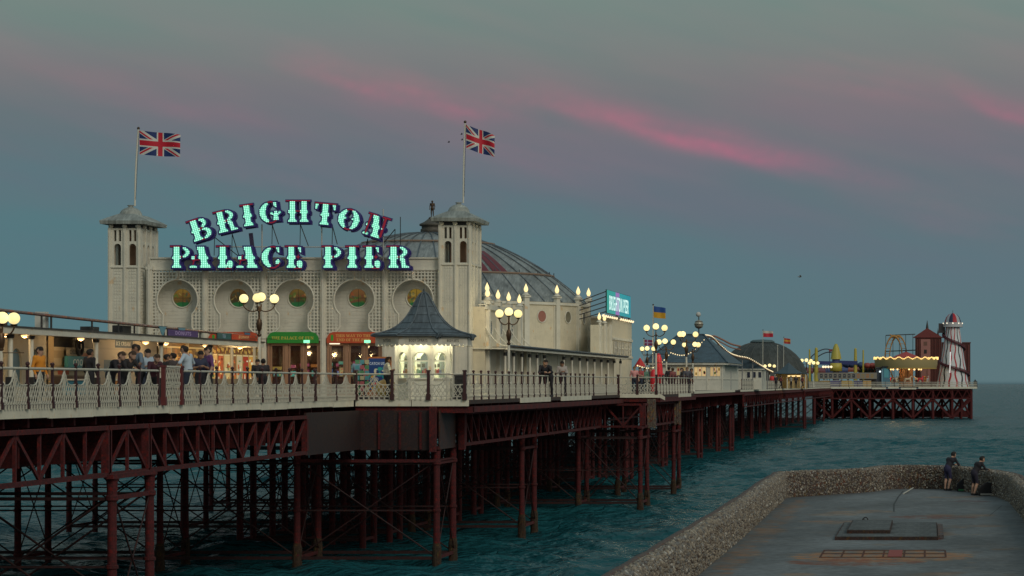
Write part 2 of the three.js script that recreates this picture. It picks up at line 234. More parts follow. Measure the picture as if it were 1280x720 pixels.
  const m4 = new THREE.Matrix4(), q4 = new THREE.Quaternion(), e4 = new THREE.Euler(), col = new THREE.Color();
  for (let n = 0; n < cnt; n++) {
    const u = R(), i = Math.min(N - 1, Math.floor((u < 0.93 ? 0.13 + 0.72 * R() : R()) * N)), v = R() * 6.2, k = Math.min(6, Math.floor(v > 3.2 ? 2 + (v - 3.2) * 1.5 : v / 1.6)), t = R();
    const a = pt(i, k), b = pt(i, k + 1), c = pt(i + 1, k), s = R(), p = [mix(a[0], b[0], t) + (c[0] - a[0]) * s, mix(a[1], b[1], t) + (c[1] - a[1]) * s, mix(a[2], b[2], t) + (c[2] - a[2]) * s];
    const sz = 0.017 + 0.034 * R() * R() + 0.01 * R(); e4.set(R() * 6, R() * 6, R() * 6); q4.setFromEuler(e4);
    m4.compose(V(p[0] + 5.95, p[1] - FL, p[2] + 80), q4, V(sz * (0.8 + 0.7 * R()), sz * (0.6 + 0.5 * R()), sz * (0.7 + 0.5 * R()))); im.setMatrixAt(n, m4);
    const h = R(), b0 = 0.14 + 0.17 * R() * R(); h < 0.05 ? col.setRGB(0.38, 0.36, 0.32) : h < 0.62 ? col.setRGB(b0 * 1.12, b0 * 0.94, b0 * 0.72) : h < 0.85 ? col.setRGB(b0 * 0.8, b0 * 0.78, b0 * 0.74) : col.setRGB(b0 * 0.55, b0 * 0.42, b0 * 0.33); im.setColorAt(n, col);
  }
  im.name = 'flints'; im.userData.kind = 'stuff'; im.castShadow = im.receiveShadow = true; w.add(im);
  // stepped concrete covers, grating and small things on the floor
  const slabM = mat([0.17, 0.172, 0.17], { map: leadTex, roughness: 0.85 }), edgeM = mat([0.10, 0.062, 0.045], { map: ironTex, roughness: 0.9 });
  const sl = thing('concrete_cover_slab', 'two-step concrete cover slab with brown edges on the groyne floor', 'slab', [-1.3, FL, -85]);
  M('lower_step', [bx(-2.95, 0.32, FL, FL + 0.1, -81, -89.5)], edgeM, sl); M('lower_top', [bx(-2.9, 0.28, FL + 0.101, FL + 0.115, -81.1, -89.4)], slabM, sl);
  M('upper_step', [bx(-2.62, -1.22, FL + 0.116, FL + 0.22, -82.6, -88.8)], edgeM, sl); M('upper_top', [bx(-2.58, -1.25, FL + 0.221, FL + 0.235, -82.7, -88.7)], slabM, sl);
  M('end_block', [bx(0.325, 0.5, FL, FL + 0.13, -81.4, -88)], conc, sl);
  const gr = thing('rusty_grating', 'long rusty iron frame set into the stained concrete floor', 'grating', [-1.2, FL, -74.5]), rustM = mat([0.2, 0.075, 0.035], { map: ironTex, roughness: 0.95 });
  for (const D of [72.9, 74.4, 76.0]) M('rail', bx(-3.1, 0.5, FL + 0.002, FL + 0.016, -D + 0.06, -D - 0.06), rustM, gr);
  for (let i = 0; i <= 6; i++) M('crossbar', bx(-3.1 + i * 0.597, -3.05 + i * 0.597, FL + 0.002, FL + 0.013, -72.97, -75.93), rustM, gr);
  M('cover_plate', bx(-1.15, -0.75, FL + 0.017, FL + 0.024, -73, -75.9), mat([0.26, 0.05, 0.04], { roughness: 0.8 }), gr);
  const st = thing('driftwood_stick', 'pale stick lying on the concrete by the groyne wall', 'stick', [-0.85, FL, -117]); M('shaft', cyl([-1.1, FL + 0.03, -114.6], [-0.68, FL + 0.16, -117.9], 0.03, 0.022, 7), mat([0.5, 0.48, 0.42]), st); M('knot', ball(-0.92, FL + 0.075, -116, 0.042, 8), mat([0.3, 0.27, 0.22]), st);
  const pb = thing('mooring_ring', 'small dark iron fitting standing behind the two-step slab', 'fitting', [-2.2, FL, -91]); M('stub', [cyl([-2.3, FL, -91], [-2.3, FL + 0.16, -91], 0.05, 0.04, 8)], blackMat, pb); M('ring', new THREE.TorusGeometry(0.08, 0.022, 6, 14).translate(-2.22, FL + 0.12, -91), blackMat, pb);
  for (const [px, D, wd, c, l] of [[1208, 118, 0.42, [0.012, 0.012, 0.016], 'dark green-trimmed bag on the groyne floor between the two anglers'], [1238, 113.5, 0.5, [0.014, 0.013, 0.015], 'black holdall on the groyne floor at the wall corner']]) {
    const X = at(px, D), b = thing('bag', l, 'bag', [X, FL, -D]), m = mat(c, { roughness: 0.9 });
    M('body', ext([[X - wd, FL], [X + wd * 0.9, FL], [X + wd, FL + 0.28], [X + wd * 0.55, FL + 0.5], [X - wd * 0.4, FL + 0.54], [X - wd, FL + 0.3]], 0.4, [], 0.03).translate(0, 0.02, -D), m, b);
    M('handle', tube([[X - 0.15, FL + 0.5, -D + 0.2], [X - 0.08, FL + 0.66, -D + 0.2], [X + 0.12, FL + 0.66, -D + 0.2], [X + 0.2, FL + 0.48, -D + 0.2]], 0.018), m, b);
    M('trim', bx(X - wd * 0.9, X + wd * 0.85, FL + 0.03, FL + 0.11, -D + 0.435, -D + 0.45), px < 1220 ? mat([0.02, 0.16, 0.06]) : mat([0.28, 0.27, 0.25]), b);
  }
}

// ---------------------------------------------------------------- pier deck
const GB = EYE - 2.42, GT = EYE - 1.17;
const pierEdge = [[-22.2, 40], [-22.2, 99], [-17.8, 99], [-17.8, 148], [-15.6, 148], [-15.6, 171], [-19.8, 171], [-19.8, 520], [10, 520], [10, 562], [-52, 562], [-52, 520], [-42, 520], [-42, 40]];
const deck = thing('pier_deck', 'long timber pier deck on iron columns reaching out to sea', 'deck', [-30, DECK, -200]); deck.userData.kind = 'structure';
M('planking', ext(pierEdge.map(p => [p[0], -p[1]]), 0.16).rotateX(Math.PI / 2).translate(0, DECK, 0), deckMat, deck);
const fasciaWhite = mat([0.74, 0.7, 0.57], { map: paintTex });
for (let D = 44, i = 0; D < 98.6; D += 3.42, i++) M('fascia_board', bx(-22.2, -22.14, DECK - 0.25 + 0.012 * (i % 3), DECK + 0.02, -D, -Math.min(D + 3.4, 98.9)), fasciaWhite, deck);
for (const [a, b] of [[-22.13, -19.98], [-19.95, -17.75]]) M('fascia_board', bx(a, b, DECK - 0.24, DECK + 0.02, -98.99, -98.93), fasciaWhite, deck);
for (const [a, b, x] of [[111.6, 120.4, -17.74], [124, 135, -17.74], [160, 168, -15.54], [173, 262, -19.74], [270, 330, -19.74], [333, 400, -19.74], [403, 470, -19.74], [472, 516, -19.74]]) M('fascia_board', bx(x - 0.05, x, DECK - 0.2, DECK + 0.02, -a, -b), fasciaWhite, deck);
M('fascia_board', bx(-18.6, -15.5, DECK - 0.17, DECK + 0.06, -147.99, -147.93), fasciaWhite, deck); M('fascia_board', ext([[-15.49, DECK + 0.06], [-15.49, DECK - 0.17], [-15.2, DECK - 0.32], [-15.2, DECK - 0.12]], 0.05).translate(0, 0, -147.99), fasciaWhite, deck);
for (const [a, b, dy] of [[1022, 1062, 0], [1062, 1090, 0.02], [1090, 1108, -0.1], [1110, 1124, 0.02], [1126, 1146, -0.14], [1148, 1222, 0]]) M('fascia_board', bx(at(a, 519.8), at(b, 519.8) - 0.1, DECK - 0.32 + dy, DECK + 0.02 + dy, -519.98, -519.8), fasciaWhite, deck);
M('edge_beam', bx(-17.85, -17.6, DECK - 0.48, DECK - 0.26, -99.1, -148), ironDark, deck); M('edge_beam', bx(-22.15, -17.6, DECK - 0.5, DECK - 0.26, -99.05, -99.3), ironDark, deck);
M('edge_beam', bx(-15.75, -15.5, DECK - 0.42, DECK - 0.2, -148.1, -171), ironDark, deck); M('edge_beam', bx(-19, -15.6, DECK - 0.42, DECK - 0.2, -148.02, -148.3), ironDark, deck); M('edge_beam', bx(-19.85, -19.65, DECK - 0.5, DECK - 0.26, -171, -519), ironDark, deck);
const crossA = prep(cb(0, 0, 0, 18.4, 1.3, 0.1)), crossB = prep(cb(0, 0, 0, 21.0, 1.3, 0.1)), tarM = iron;
for (let D = 51; D < 97; D += 3.44) piece('cross_girder', crossA, tarM, deck, [-32.2, GT - 0.32, -D]);
for (let D = 104; D < 170; D += 3.8) piece('cross_girder', crossB, tarM, deck, [-30.4, GT - 0.32, -D]);
for (let D = 176; D < 518; D += 9) piece('cross_girder', crossB, tarM, deck, [-30.9, GT - 0.32, -D]);
const joistA = prep(cb(0, 0, 0, 19.6, 0.3, 0.14)), joistB = prep(cb(0, 0, 0, 23.4, 0.3, 0.14));
for (let D = 50; D < 98; D += 1.72) piece('joist', joistA, tarM, deck, [-32.2, DECK - 0.32, -D]);
for (let D = 100.4; D < 171; D += 1.9) piece('joist', joistB, tarM, deck, [-29.8, DECK - 0.32, -D]);
// ---------------------------------------------------------------- iron trestles under the pier
const CT = 4.62;                                             // column head, under the lower chord of the girders
const colGeo = prep(facetted(lathe([[0.0, -1.6], [0.13, -1.6], [0.13, 0.5], [0.17, 0.5], [0.17, 0.58], [0.135, 0.6], [0.125, 2.2], [0.165, 2.22], [0.165, 2.3], [0.125, 2.32], [0.12, 4.0], [0.17, 4.05], [0.17, 4.15], [0.13, 4.2], [0.15, 4.55], [0.2, CT], [0, CT]], 14)));
const colFar = prep(lathe([[0.0, -1.6], [0.15, -1.6], [0.15, CT], [0, CT]], 8));
const weedM = mat([0.12, 0.085, 0.045], { roughness: 1, map: ironTex });
const rodM = mat([0.06, 0.011, 0.012], { roughness: 0.7, map: ironTex });
const crustGeo = (() => { const g = new THREE.CylinderGeometry(0.15, 0.17, 1.7, 14, 9, true), p = g.attributes.position, r = rng(61); for (let i = 0; i < p.count; i++) { const y = p.getY(i), k = 1 + (y > 0.7 ? -0.1 : 0.32 * vnoise(p.getX(i) * 22 + y * 9, p.getZ(i) * 22 + y * 14)); p.setX(i, p.getX(i) * k); p.setZ(i, p.getZ(i) * k); } g.translate(0, 0.15, 0); return prep(facetted(g)); })();
function trestle(Ds, Xs, label, far) {
  const t = thing('pier_trestle', label, 'trestle', [Xs[0], 0, -Ds[0]], 'trestles under the pier');
  for (const D of Ds) Xs.forEach((x, i) => { piece('column', far ? colFar : colGeo, iron, t, [x, 0, -D]); if (!far && i < 3) piece('barnacle_crust', crustGeo, weedM, t, [x, 0, -D], i * 2 + D); });
  for (const D of Ds) for (let i = 1; i < Xs.length; i++) {
    const a = Xs[i - 1], b = Xs[i];
    M('tie_rod', cyl([a, 0.45, -D], [b, 4.2, -D], 0.032, 0.032, 5), rodM, t); M('tie_rod', cyl([a, 4.2, -D - 0.08], [b, 0.45, -D - 0.08], 0.032, 0.032, 5), rodM, t);
    M('strut', bar([a, 0.42, -D], [b, 0.42, -D], 0.09, 0.12), rodM, t);
    if (!far) { M('strut', bar([a, 2.26, -D], [b, 2.26, -D], 0.05, 0.06), rodM, t); M('strut', bar([a, 4.08, -D + 0.02], [b, 4.08, -D + 0.02], 0.06, 0.09), rodM, t); }
  }
  if (Ds.length > 1) for (let i = 0; i < Xs.length; i++) {
    const x = Xs[i], [p, q] = Ds;
    M('tie_rod', cyl([x, 0.45, -p], [x, 4.1, -q], 0.026, 0.026, 5), rodM, t); M('tie_rod', cyl([x + 0.06, 4.1, -p], [x + 0.06, 0.45, -q], 0.026, 0.026, 5), rodM, t);
    M('strut', bar([x, 0.42, -p], [x, 0.42, -q], 0.08, 0.12), iron, t); if (!far) M('strut', bar([x, 4.1, -p], [x, 4.1, -q], 0.1, 0.12), iron, t);
    if (!far) M('cap_beam', bar([x, CT + 0.06, -p + 0.3], [x, CT + 0.06, -q - 0.3], 0.26, 0.12), iron, t);
  }
  return t;
}
const inX = [-24.4, -29.7, -35.2, -40.6];
trestle([68.4, 71.7], [-21.8, -27.1, -32.4, -37.7, -41.5], 'pier trestle nearest the shore, before the shop canopy');
trestle([99, 102.4], [-19, ...inX], 'pier trestle standing below the bell-roofed kiosk');
trestle([121, 124.8], [-19.2, ...inX], 'pier trestle below the arcade tower, next seaward of the kiosk');
trestle([145, 148.5], [-16.3, -19.8, ...inX], 'pier trestle below the landward rail of the platform with the red barrels');
trestle([165, 168.5], [-16.4, -20, ...inX], 'pier trestle at the seaward end of the platform with red barrels');
trestle([190, 193.5], [-22.4, ...inX], 'pier trestle between the barrel platform and the blue-roofed pavilion', true);
trestle([218, 221], [-22.6, ...inX], 'pier trestle just landward of the blue-roofed pavilion', true);
trestle([245, 248.5], [-22, ...inX], 'pier trestle below the blue-roofed white pavilion', true);
trestle([269, 272.5], [-20.8, -22.2, ...inX], 'pier trestle at the seaward corner of the blue-roofed pavilion', true);
trestle([300, 303], [-23.2, ...inX], 'pier trestle first beyond the blue-roofed pavilion', true); trestle([335, 338], [-23.2, ...inX], 'pier trestle below the long low shed beyond the pavilion', true);
trestle([370, 373], [-23.2, ...inX], 'pier trestle below the tall flagpoles of the seaward pier', true); trestle([401, 405], [-19.4, ...inX], 'pier trestle with a low staging, before the pier head', true);
trestle([440, 444], [-19.6, ...inX], 'pier trestle below the far triple lamps', true); trestle([480, 484], [-19.6, ...inX], 'pier trestle joining the pier head', true);
for (const [D, n] of [[110.5, 'first'], [116, 'second'], [131, 'third'], [137.5, 'fourth'], [156, 'fifth'], [178, 'sixth'], [184, 'seventh']]) trestle([D, D + 2.2], [-24.4, -27, -29.7], `added inner pier trestle darkening the space under the arcade hall, ${n} going seaward`, true);  // extra inner rows, added to darken the space below the hall
for (const [D, n] of [[205, 'first'], [232, 'second'], [258, 'third'], [285, 'fourth'], [318, 'fifth'], [352, 'sixth'], [386, 'seventh'], [422, 'eighth'], [460, 'ninth'], [500, 'tenth']]) trestle([D, D + 3], inX, `slim pier trestle of the seaward pier, ${n} of the slim ones going seaward`, true);
{ // wider legs in the photograph below the barrel platform
  const R = rng(9);
  for (const [x, D] of [[-16.4, 165], [-16.3, 145], [-19.2, 121]]) { const t = thing('seaweed_fringe', { 165: 'weed hanging on the thick column at the seaward end of the barrel platform', 145: 'weed hanging on the column at the front of the barrel platform', 121: 'weed hanging on the column below the arcade tower' }[D], 'weed', [x, 0, -D]); const gs = []; for (let i = 0; i < 26; i++) { const a = R() * 6.28, h = 0.1 + R() * 0.7; gs.push(cyl([x + Math.cos(a) * 0.15, h, -D + Math.sin(a) * 0.15], [x + Math.cos(a) * 0.19, h - 0.16 - R() * 0.2, -D + Math.sin(a) * 0.19], 0.03, 0.012, 5)); } M('weed_strands', gs, weedM, t, 'stuff'); }
}
// ---------------------------------------------------------------- lattice girders
function girder(A, B, n, style, label, m = iron, light) {
  const t = thing('lattice_girder', label, 'girder', [A[0], GB, -A[1]], 'lattice girders under the pier deck');
  const P = (k, y) => [mix(A[0], B[0], k), y, -mix(A[1], B[1], k)], w = light ? 0.07 : 0.1;
  M('top_chord', bar(P(0, GT), P(1, GT), 0.16, 0.12), m, t); M('bottom_chord', bar(P(0, GB), P(1, GB), 0.16, 0.12), m, t);
  for (let i = 0; i <= n; i++) {
    const k = i / n, e = (i === 0 || i === n);
    M(e ? 'end_post' : 'vertical', bar(P(k, GB + 0.06), P(k, GT - 0.06), e ? 0.2 : w * 0.8, e ? 0.2 : w * 0.8), m, t);
    if (i < n) {
      const k2 = (i + 1) / n, up = style === 'warren' ? i % 2 === 0 : i >= n / 2;
      M('diagonal', bar(P(k, up ? GB + 0.05 : GT - 0.05), P(k2, up ? GT - 0.05 : GB + 0.05), w * 0.6, w), m, t);
    }
  }
  return t;
}
girder([-21.9, 46], [-21.9, 68.2], 13, 'warren', 'lattice girder with zigzag web at the shore end of the pier');
girder([-21.9, 71.8], [-21.9, 90], 11, 'pratt', 'lattice girder with slanted web below the leaning visitors');
girder([-21.9, 68.3], [-21.9, 71.7], 2, 'warren', 'short girder panel between the two nearest shore columns');
girder([-18.6, 102.6], [-18.6, 121], 11, 'pratt', 'lattice girder seaward of the kiosk platform');
girder([-18.6, 121.1], [-18.6, 124.8], 2, 'warren', 'short girder panel over the column pair below the arcade tower');
girder([-18.6, 125], [-18.6, 145], 12, 'pratt', 'lattice girder between the tower columns and barrel platform');
girder([-19.4, 145.6], [-16.3, 145.6], 3, 'warren', 'cross girder facing the shore below the barrel platform');
girder([-16.2, 146], [-16.2, 165], 9, 'pratt', 'lattice girder below the rail of the barrel platform');
for (const [x, nm] of [[-27.1, 'second'], [-32.4, 'third'], [-37.7, 'fourth']]) girder([x, 50], [x, 97], 28, 'warren', `long dark inner girder, ${nm} row in from the leaning visitors`, ironDark, true);
for (const [x, nm] of [[-24.4, 'second'], [-29.7, 'third'], [-35.2, 'fourth']]) girder([x, 104], [x, 166], 34, 'warren', `long dark inner girder below the arcade hall, ${nm} row in`, ironDark, true);
girder([-21.6, 172], [-21.6, 246], 32, 'pratt', 'lattice girder between barrel platform and blue-roofed pavilion', iron, true);
girder([-19.6, 272], [-19.6, 400], 40, 'pratt', 'lattice girder along the pier beyond the pavilion', iron, true);
girder([-19.6, 406], [-19.6, 518], 36, 'pratt', 'lattice girder next to the pier head', iron, true);
{ // plate girder round the kiosk platform
  const t = thing('plate_girder', 'dark solid plate girder under the kiosk platform', 'girder', [-20, GB, -99]), pm = mat([0.06, 0.028, 0.028], { map: ironTex, roughness: 0.7 });
  M('side_plate', bx(-21.96, -21.88, GB - 0.1, GT + 0.15, -90.1, -98.7), pm, t); M('front_plate', bx(-21.9, -19.2, GB - 0.14, GT + 0.15, -98.75, -98.83), pm, t);
  for (let i = 0; i < 3; i++) M('stiffener', bx(-21.2 + i * 0.8, -21.12 + i * 0.8, GB - 0.1, GT + 0.1, -98.66, -98.74), ironDark, t);
  M('corner_post', bx(-19.19, -18.95, GB - 0.2, GT + 0.3, -98.5, -98.8), iron, t); M('corner_post', bx(-18.75, -18.5, GB - 0.2, GT + 0.3, -102.2, -102.5), iron, t); M('end_plate', bx(-18.9, -18.84, GB - 0.1, GT + 0.15, -98.9, -102.1), mat([0.13, 0.075, 0.06], { map: ironTex }), t);
  M('lower_tie', bar([-24.4, EYE - 2.97, -98.9], [-19, EYE - 2.97, -98.9], 0.12, 0.12), iron, t); M('lower_tie', bar([-19, EYE - 2.97, -98.9], [-19, EYE - 2.97, -102.4], 0.1, 0.1), iron, t);
}
for (const [x, D, w, l] of [[-15.95, 147.6, 0.5, 'pale timber fender post at the front corner of the barrel platform'], [-15.7, 160.5, 0.42, 'narrow pale timber fender post on the side of the barrel platform']]) { const t = thing('fender_post', l, 'post', [x, GB, -D]); for (let k = 0; k < 3; k++) M('baulk', bx(x - w / 2 + k * w / 3 + 0.01, x - w / 2 + (k + 1) * w / 3 - 0.01, GB - 0.12 + 0.05 * (k % 2), GT + 0.3, -D, -D - 0.18), timber, t); M('bolt', [cyl([x, GB + 0.3, -D + 0.02], [x, GB + 0.3, -D - 0.02], 0.04, 0.04, 6), cyl([x, GT, -D + 0.02], [x, GT, -D - 0.02], 0.04, 0.04, 6)], ironDark, t); }
{ // pier head substructure
  const t = thing('pier_head_frame', 'iron frame of columns and big slanting braces under the far pier head', 'trestle', [-7, 0, -520]);
  const xs = [1017, 1040, 1064, 1087, 1116, 1141, 1166, 1190, 1214].map(p => at(p, 520.5));
  for (const D of [520.5, 534, 548]) for (const x of xs) M('column', cyl([x, -1.5, -D], [x, 6.1, -D], 0.3, 0.3, 8), D < 525 ? iron : ironDark, t);
  M('top_chord', bar([xs[0], 6.0, -520.3], [xs[8], 6.0, -520.3], 0.3, 0.35), iron, t); M('bottom_chord', bar([xs[0], 4.2, -520.2], [xs[8], 4.2, -520.2], 0.3, 0.3), iron, t);
  for (let i = 0; i < 36; i++) { const a = mix(xs[0], xs[8], i / 36), b = mix(xs[0], xs[8], (i + 1) / 36); M('web_bar', bar([a, i % 2 ? 5.9 : 4.3, -520.3], [b, i % 2 ? 4.3 : 5.9, -520.3], 0.12, 0.16), iron, t); }
  for (let i = 0; i < 8; i++) for (const D of [520.4, 534, 548]) { const a = xs[i], b = xs[i + 1]; M('brace', i % 2 ? bar([a, 0.2, -D], [b, 4.1, -D], 0.5, 0.4) : bar([a, 4.1, -D], [b, 0.2, -D], 0.5, 0.4), D < 525 ? iron : ironDark, t); if (D > 525) M('brace', i % 2 ? bar([a, 4.1, -D], [b, 0.2, -D], 0.3, 0.3) : bar([a, 0.2, -D], [b, 4.1, -D], 0.3, 0.3), ironDark, t); }
  M('landing_stage', bx(xs[0] + 1, xs[8] + 0.2, 0.15, 1.5, -541, -546), iron, t);
  for (const D of [524, 530, 540]) M('cross_girder', bx(xs[0], xs[8], D > 535 ? 4.0 : 4.5, 6.1, -D, -D - 0.2), iron, t);
  for (const D of [527, 541]) for (let i = 0; i < 8; i++) { const x = (xs[i] + xs[i + 1]) / 2; M('column', cyl([x, -1.5, -D], [x, 6.1, -D], 0.24, 0.24, 7), iron, t); M('brace', bar([xs[i], 0.6, -D], [x, 4.2, -D], 0.3, 0.3), iron, t); M('brace', bar([x, 4.2, -D], [xs[i + 1], 0.6, -D], 0.3, 0.3), iron, t); }
}

// ---------------------------------------------------------------- railings of cast iron lattice
function latticePanel(L, gable) {
  const gs = [], top = x => 0.58 + gable * 0.8 * Math.exp(-Math.pow((x - L / 2) / (L * 0.085), 2)) + gable * 0.25 * Math.exp(-Math.pow((x - L / 2) / (L * 0.26), 2)) + 0.02 * Math.cos((x / L) * 4 * Math.PI), y0 = 0.13, sl = 1.55, pitch = 0.165;
  for (const s of [1, -1]) for (let c = -2; c < L + 2; c += pitch) {
    let on = null; for (let k = 0; k <= 60; k++) { const y = y0 + (0.95 - y0) * k / 60, x = c + s * (y - y0) / sl, inside = k < 60 && x > 0.04 && x < L - 0.04 && y < top(x); if (inside && !on) on = [x, y]; if (!inside && on) { if (y - on[1] > 0.03) gs.push(bar([on[0], on[1], 0.006 * s], [x, y, 0.006 * s], 0.014, 0.026)); on = null; } }
  }
  for (let q = 0; q < 5; q++) { const x = L * (0.1 + 0.2 * q); gs.push(new THREE.TorusGeometry(0.06, 0.014, 4, 9).translate(x, 0.36, 0)); }
  const crown = []; for (let k = 0; k <= 16; k++) { const x = 0.03 + (L - 0.06) * k / 16; crown.push([x, top(x), 0]); } gs.push(tube(crown, 0.02, 5, 24));
  if (gable) gs.push(bar([L / 2, 0.13, 0], [L / 2, 0.98, 0], 0.03, 0.04), new THREE.TorusGeometry(0.055, 0.013, 5, 12).translate(L / 2 - 0.1, 0.8, 0), new THREE.TorusGeometry(0.055, 0.013, 5, 12).translate(L / 2 + 0.1, 0.8, 0));
  gs.push(bar([0, y0, 0], [L, y0, 0], 0.03, 0.03));
  for (let x = 0.1; x < L; x += 0.2) gs.push(cb(x, 0.065, 0, 0.05, 0.13, 0.03));
  return prep(gs);
}
const postGeo = prep([cb(0, 0.52, 0, 0.062, 1.04, 0.062), cb(0, 0.09, 0, 0.1, 0.18, 0.1), cb(0, 0.62, 0, 0.095, 0.06, 0.095), lathe([[0, 1.04], [0.05, 1.04], [0.028, 1.07], [0.058, 1.11], [0.05, 1.15], [0, 1.175]], 8)]);
const postBig = prep([cb(0, 0.56, 0, 0.11, 1.12, 0.11), cb(0, 0.12, 0, 0.16, 0.24, 0.16), cb(0, 1.13, 0, 0.15, 0.06, 0.15)]);
const panels = {}, railMat = mat([0.56, 0.53, 0.44], { map: paintTex });
function railing(A, B, n, label, { gable = 0.32, style = 'lattice', big = [], rail = railMat, skipPosts = false, post = postMat } = {}) {
  const L = Math.hypot(B[0] - A[0], B[1] - A[1]), len = L / n, ry = Math.atan2(B[1] - A[1], B[0] - A[0]), key = len.toFixed(2) + gable + style;
  const t = thing('railing', label, 'railing', [A[0], DECK, -A[1]], 'railings along the pier edge');
  const P = k => [mix(A[0], B[0], k), mix(A[1], B[1], k)];
  panels[key] ??= style === 'lattice' ? latticePanel(len, gable) : prep([...Array.from({ length: Math.max(3, Math.round(len / 0.16)) }, (_, i, q) => bar([(i + 0.5) * 0.16, 0.1, 0], [(i + 0.5) * 0.16, 0.97, 0], 0.05, 0.03)), bar([0, 0.1, 0], [len, 0.1, 0], 0.04, 0.05), bar([0, 0.5, 0], [len, 0.5, 0], 0.03, 0.12)]);
  for (let i = 0; i < n; i++) { const [x, D] = P(i / n); piece('panel', panels[key], rail, t, [x, DECK, -D], ry); }
  for (let i = 0; i <= n; i++) { const [x, D] = P(i / n); piece('post', big.includes(i) ? postBig : postGeo, post, t, [x, DECK, -D], ry); }
  M('top_rail', [cyl([A[0], DECK + 1.0, -A[1]], [B[0], DECK + 1.0, -B[1]], 0.033, 0.033, 8)], rail, t);
  return t;
}
const DX = (px, X) => -X * F / (1160 - px);
railing([-22.1, DX(-70, -22.1)], [-22.1, 73.5], 9, 'white lattice railing before the shop canopy with three dark-clothed leaners');
{ const t = thing('railing_gate', 'wide openwork cast iron gate panel between two maroon posts', 'gate', [-22.1, DECK, -75]); const g = latticePanel(1.7, 0); piece('post', postBig, mat([0.12, 0.02, 0.02]), t, [-22.1, DECK, -74.0], 0); piece('post', postBig, mat([0.12, 0.02, 0.02]), t, [-22.1, DECK, -75.7], 0); for (const [dy, s] of [[0, 1], [0.5, 1]]) piece('panel', g, railMat, t, [-22.1, DECK + dy, -74.0], Math.PI / 2); M('top_rail', bar([-22.1, DECK + 1.13, -74], [-22.1, DECK + 1.13, -75.7], 0.06, 0.05), white, t); }
railing([-22.1, 75.9], [-22.1, 92.2], 9, 'white lattice railing running past the triple lamp to the open panels');
railing([-22.1, 92.4], [-22.1, 98.8], 2, 'white openwork railing, two wide panels before the kiosk', { gable: 0.34 });
railing([-22.1, 98.9], [-17.9, 98.9], 3, 'white honeycomb railing in front of the lit kiosk', { gable: 0.28, big: [0, 1, 2, 3] });
railing([-17.9, 99.1], [-17.9, 136.8], 22, 'long white railing with dark knobbed posts beside the arcade hall');
railing([-17.9, 137], [-17.9, 147.6], 2, 'pale openwork railing between the arcade hall and barrel platform', { gable: 0.1 });
railing([-17.9, 148], [-15.7, 148], 2, 'white honeycomb railing facing the shore on the barrel platform', { gable: 0.1, big: [0, 1, 2] });
railing([-15.7, 148.2], [-15.7, 170.8], 13, 'white railing with dark posts along the side of the barrel platform', { gable: 0.1 });
railing([-15.8, 171], [-19.7, 171], 2, 'white railing at the seaward end of the barrel platform', { gable: 0.1 });
railing([-19.8, 272], [-19.8, 345], 20, 'far white balustrade by the long low shed', { style: 'bars' });
railing([-19.8, 347], [-19.8, 518], 34, 'far white balustrade along the narrow seaward pier', { style: 'bars' });
railing([-23.6, 520.1], [10, 520.1], 18, 'far white balustrade at the edge of the pier head', { style: 'bars' });
{ // coloured hoardings behind the head's balustrade
  const cols = [[0.5, 0.3, 0.05], [0.06, 0.05, 0.2], [0.5, 0.32, 0.05], [0.05, 0.05, 0.18], [0.55, 0.3, 0.06]], names = ['yellow', 'navy', 'amber', 'dark blue', 'orange'], xs = [[1024, 1037], [1038, 1051], [1052, 1065], [1067, 1078], [1079, 1089]];
  xs.forEach(([a, b], i) => { const t = thing('hoarding', `${names[i]} painted hoarding behind the far balustrade`, 'hoarding', [at(a, 521), DECK, -521], 'hoardings on the pier head'); M('board', bx(at(a, 521), at(b, 521), DECK + 0.05, DECK + 1.25, -521, -521.1), mat(cols[i]), t); M('board_top', bx(at(a, 521), at(b, 521), DECK + 1.26, DECK + 1.36, -520.95, -521.15), mat([0.4, 0.4, 0.38]), t); });
}

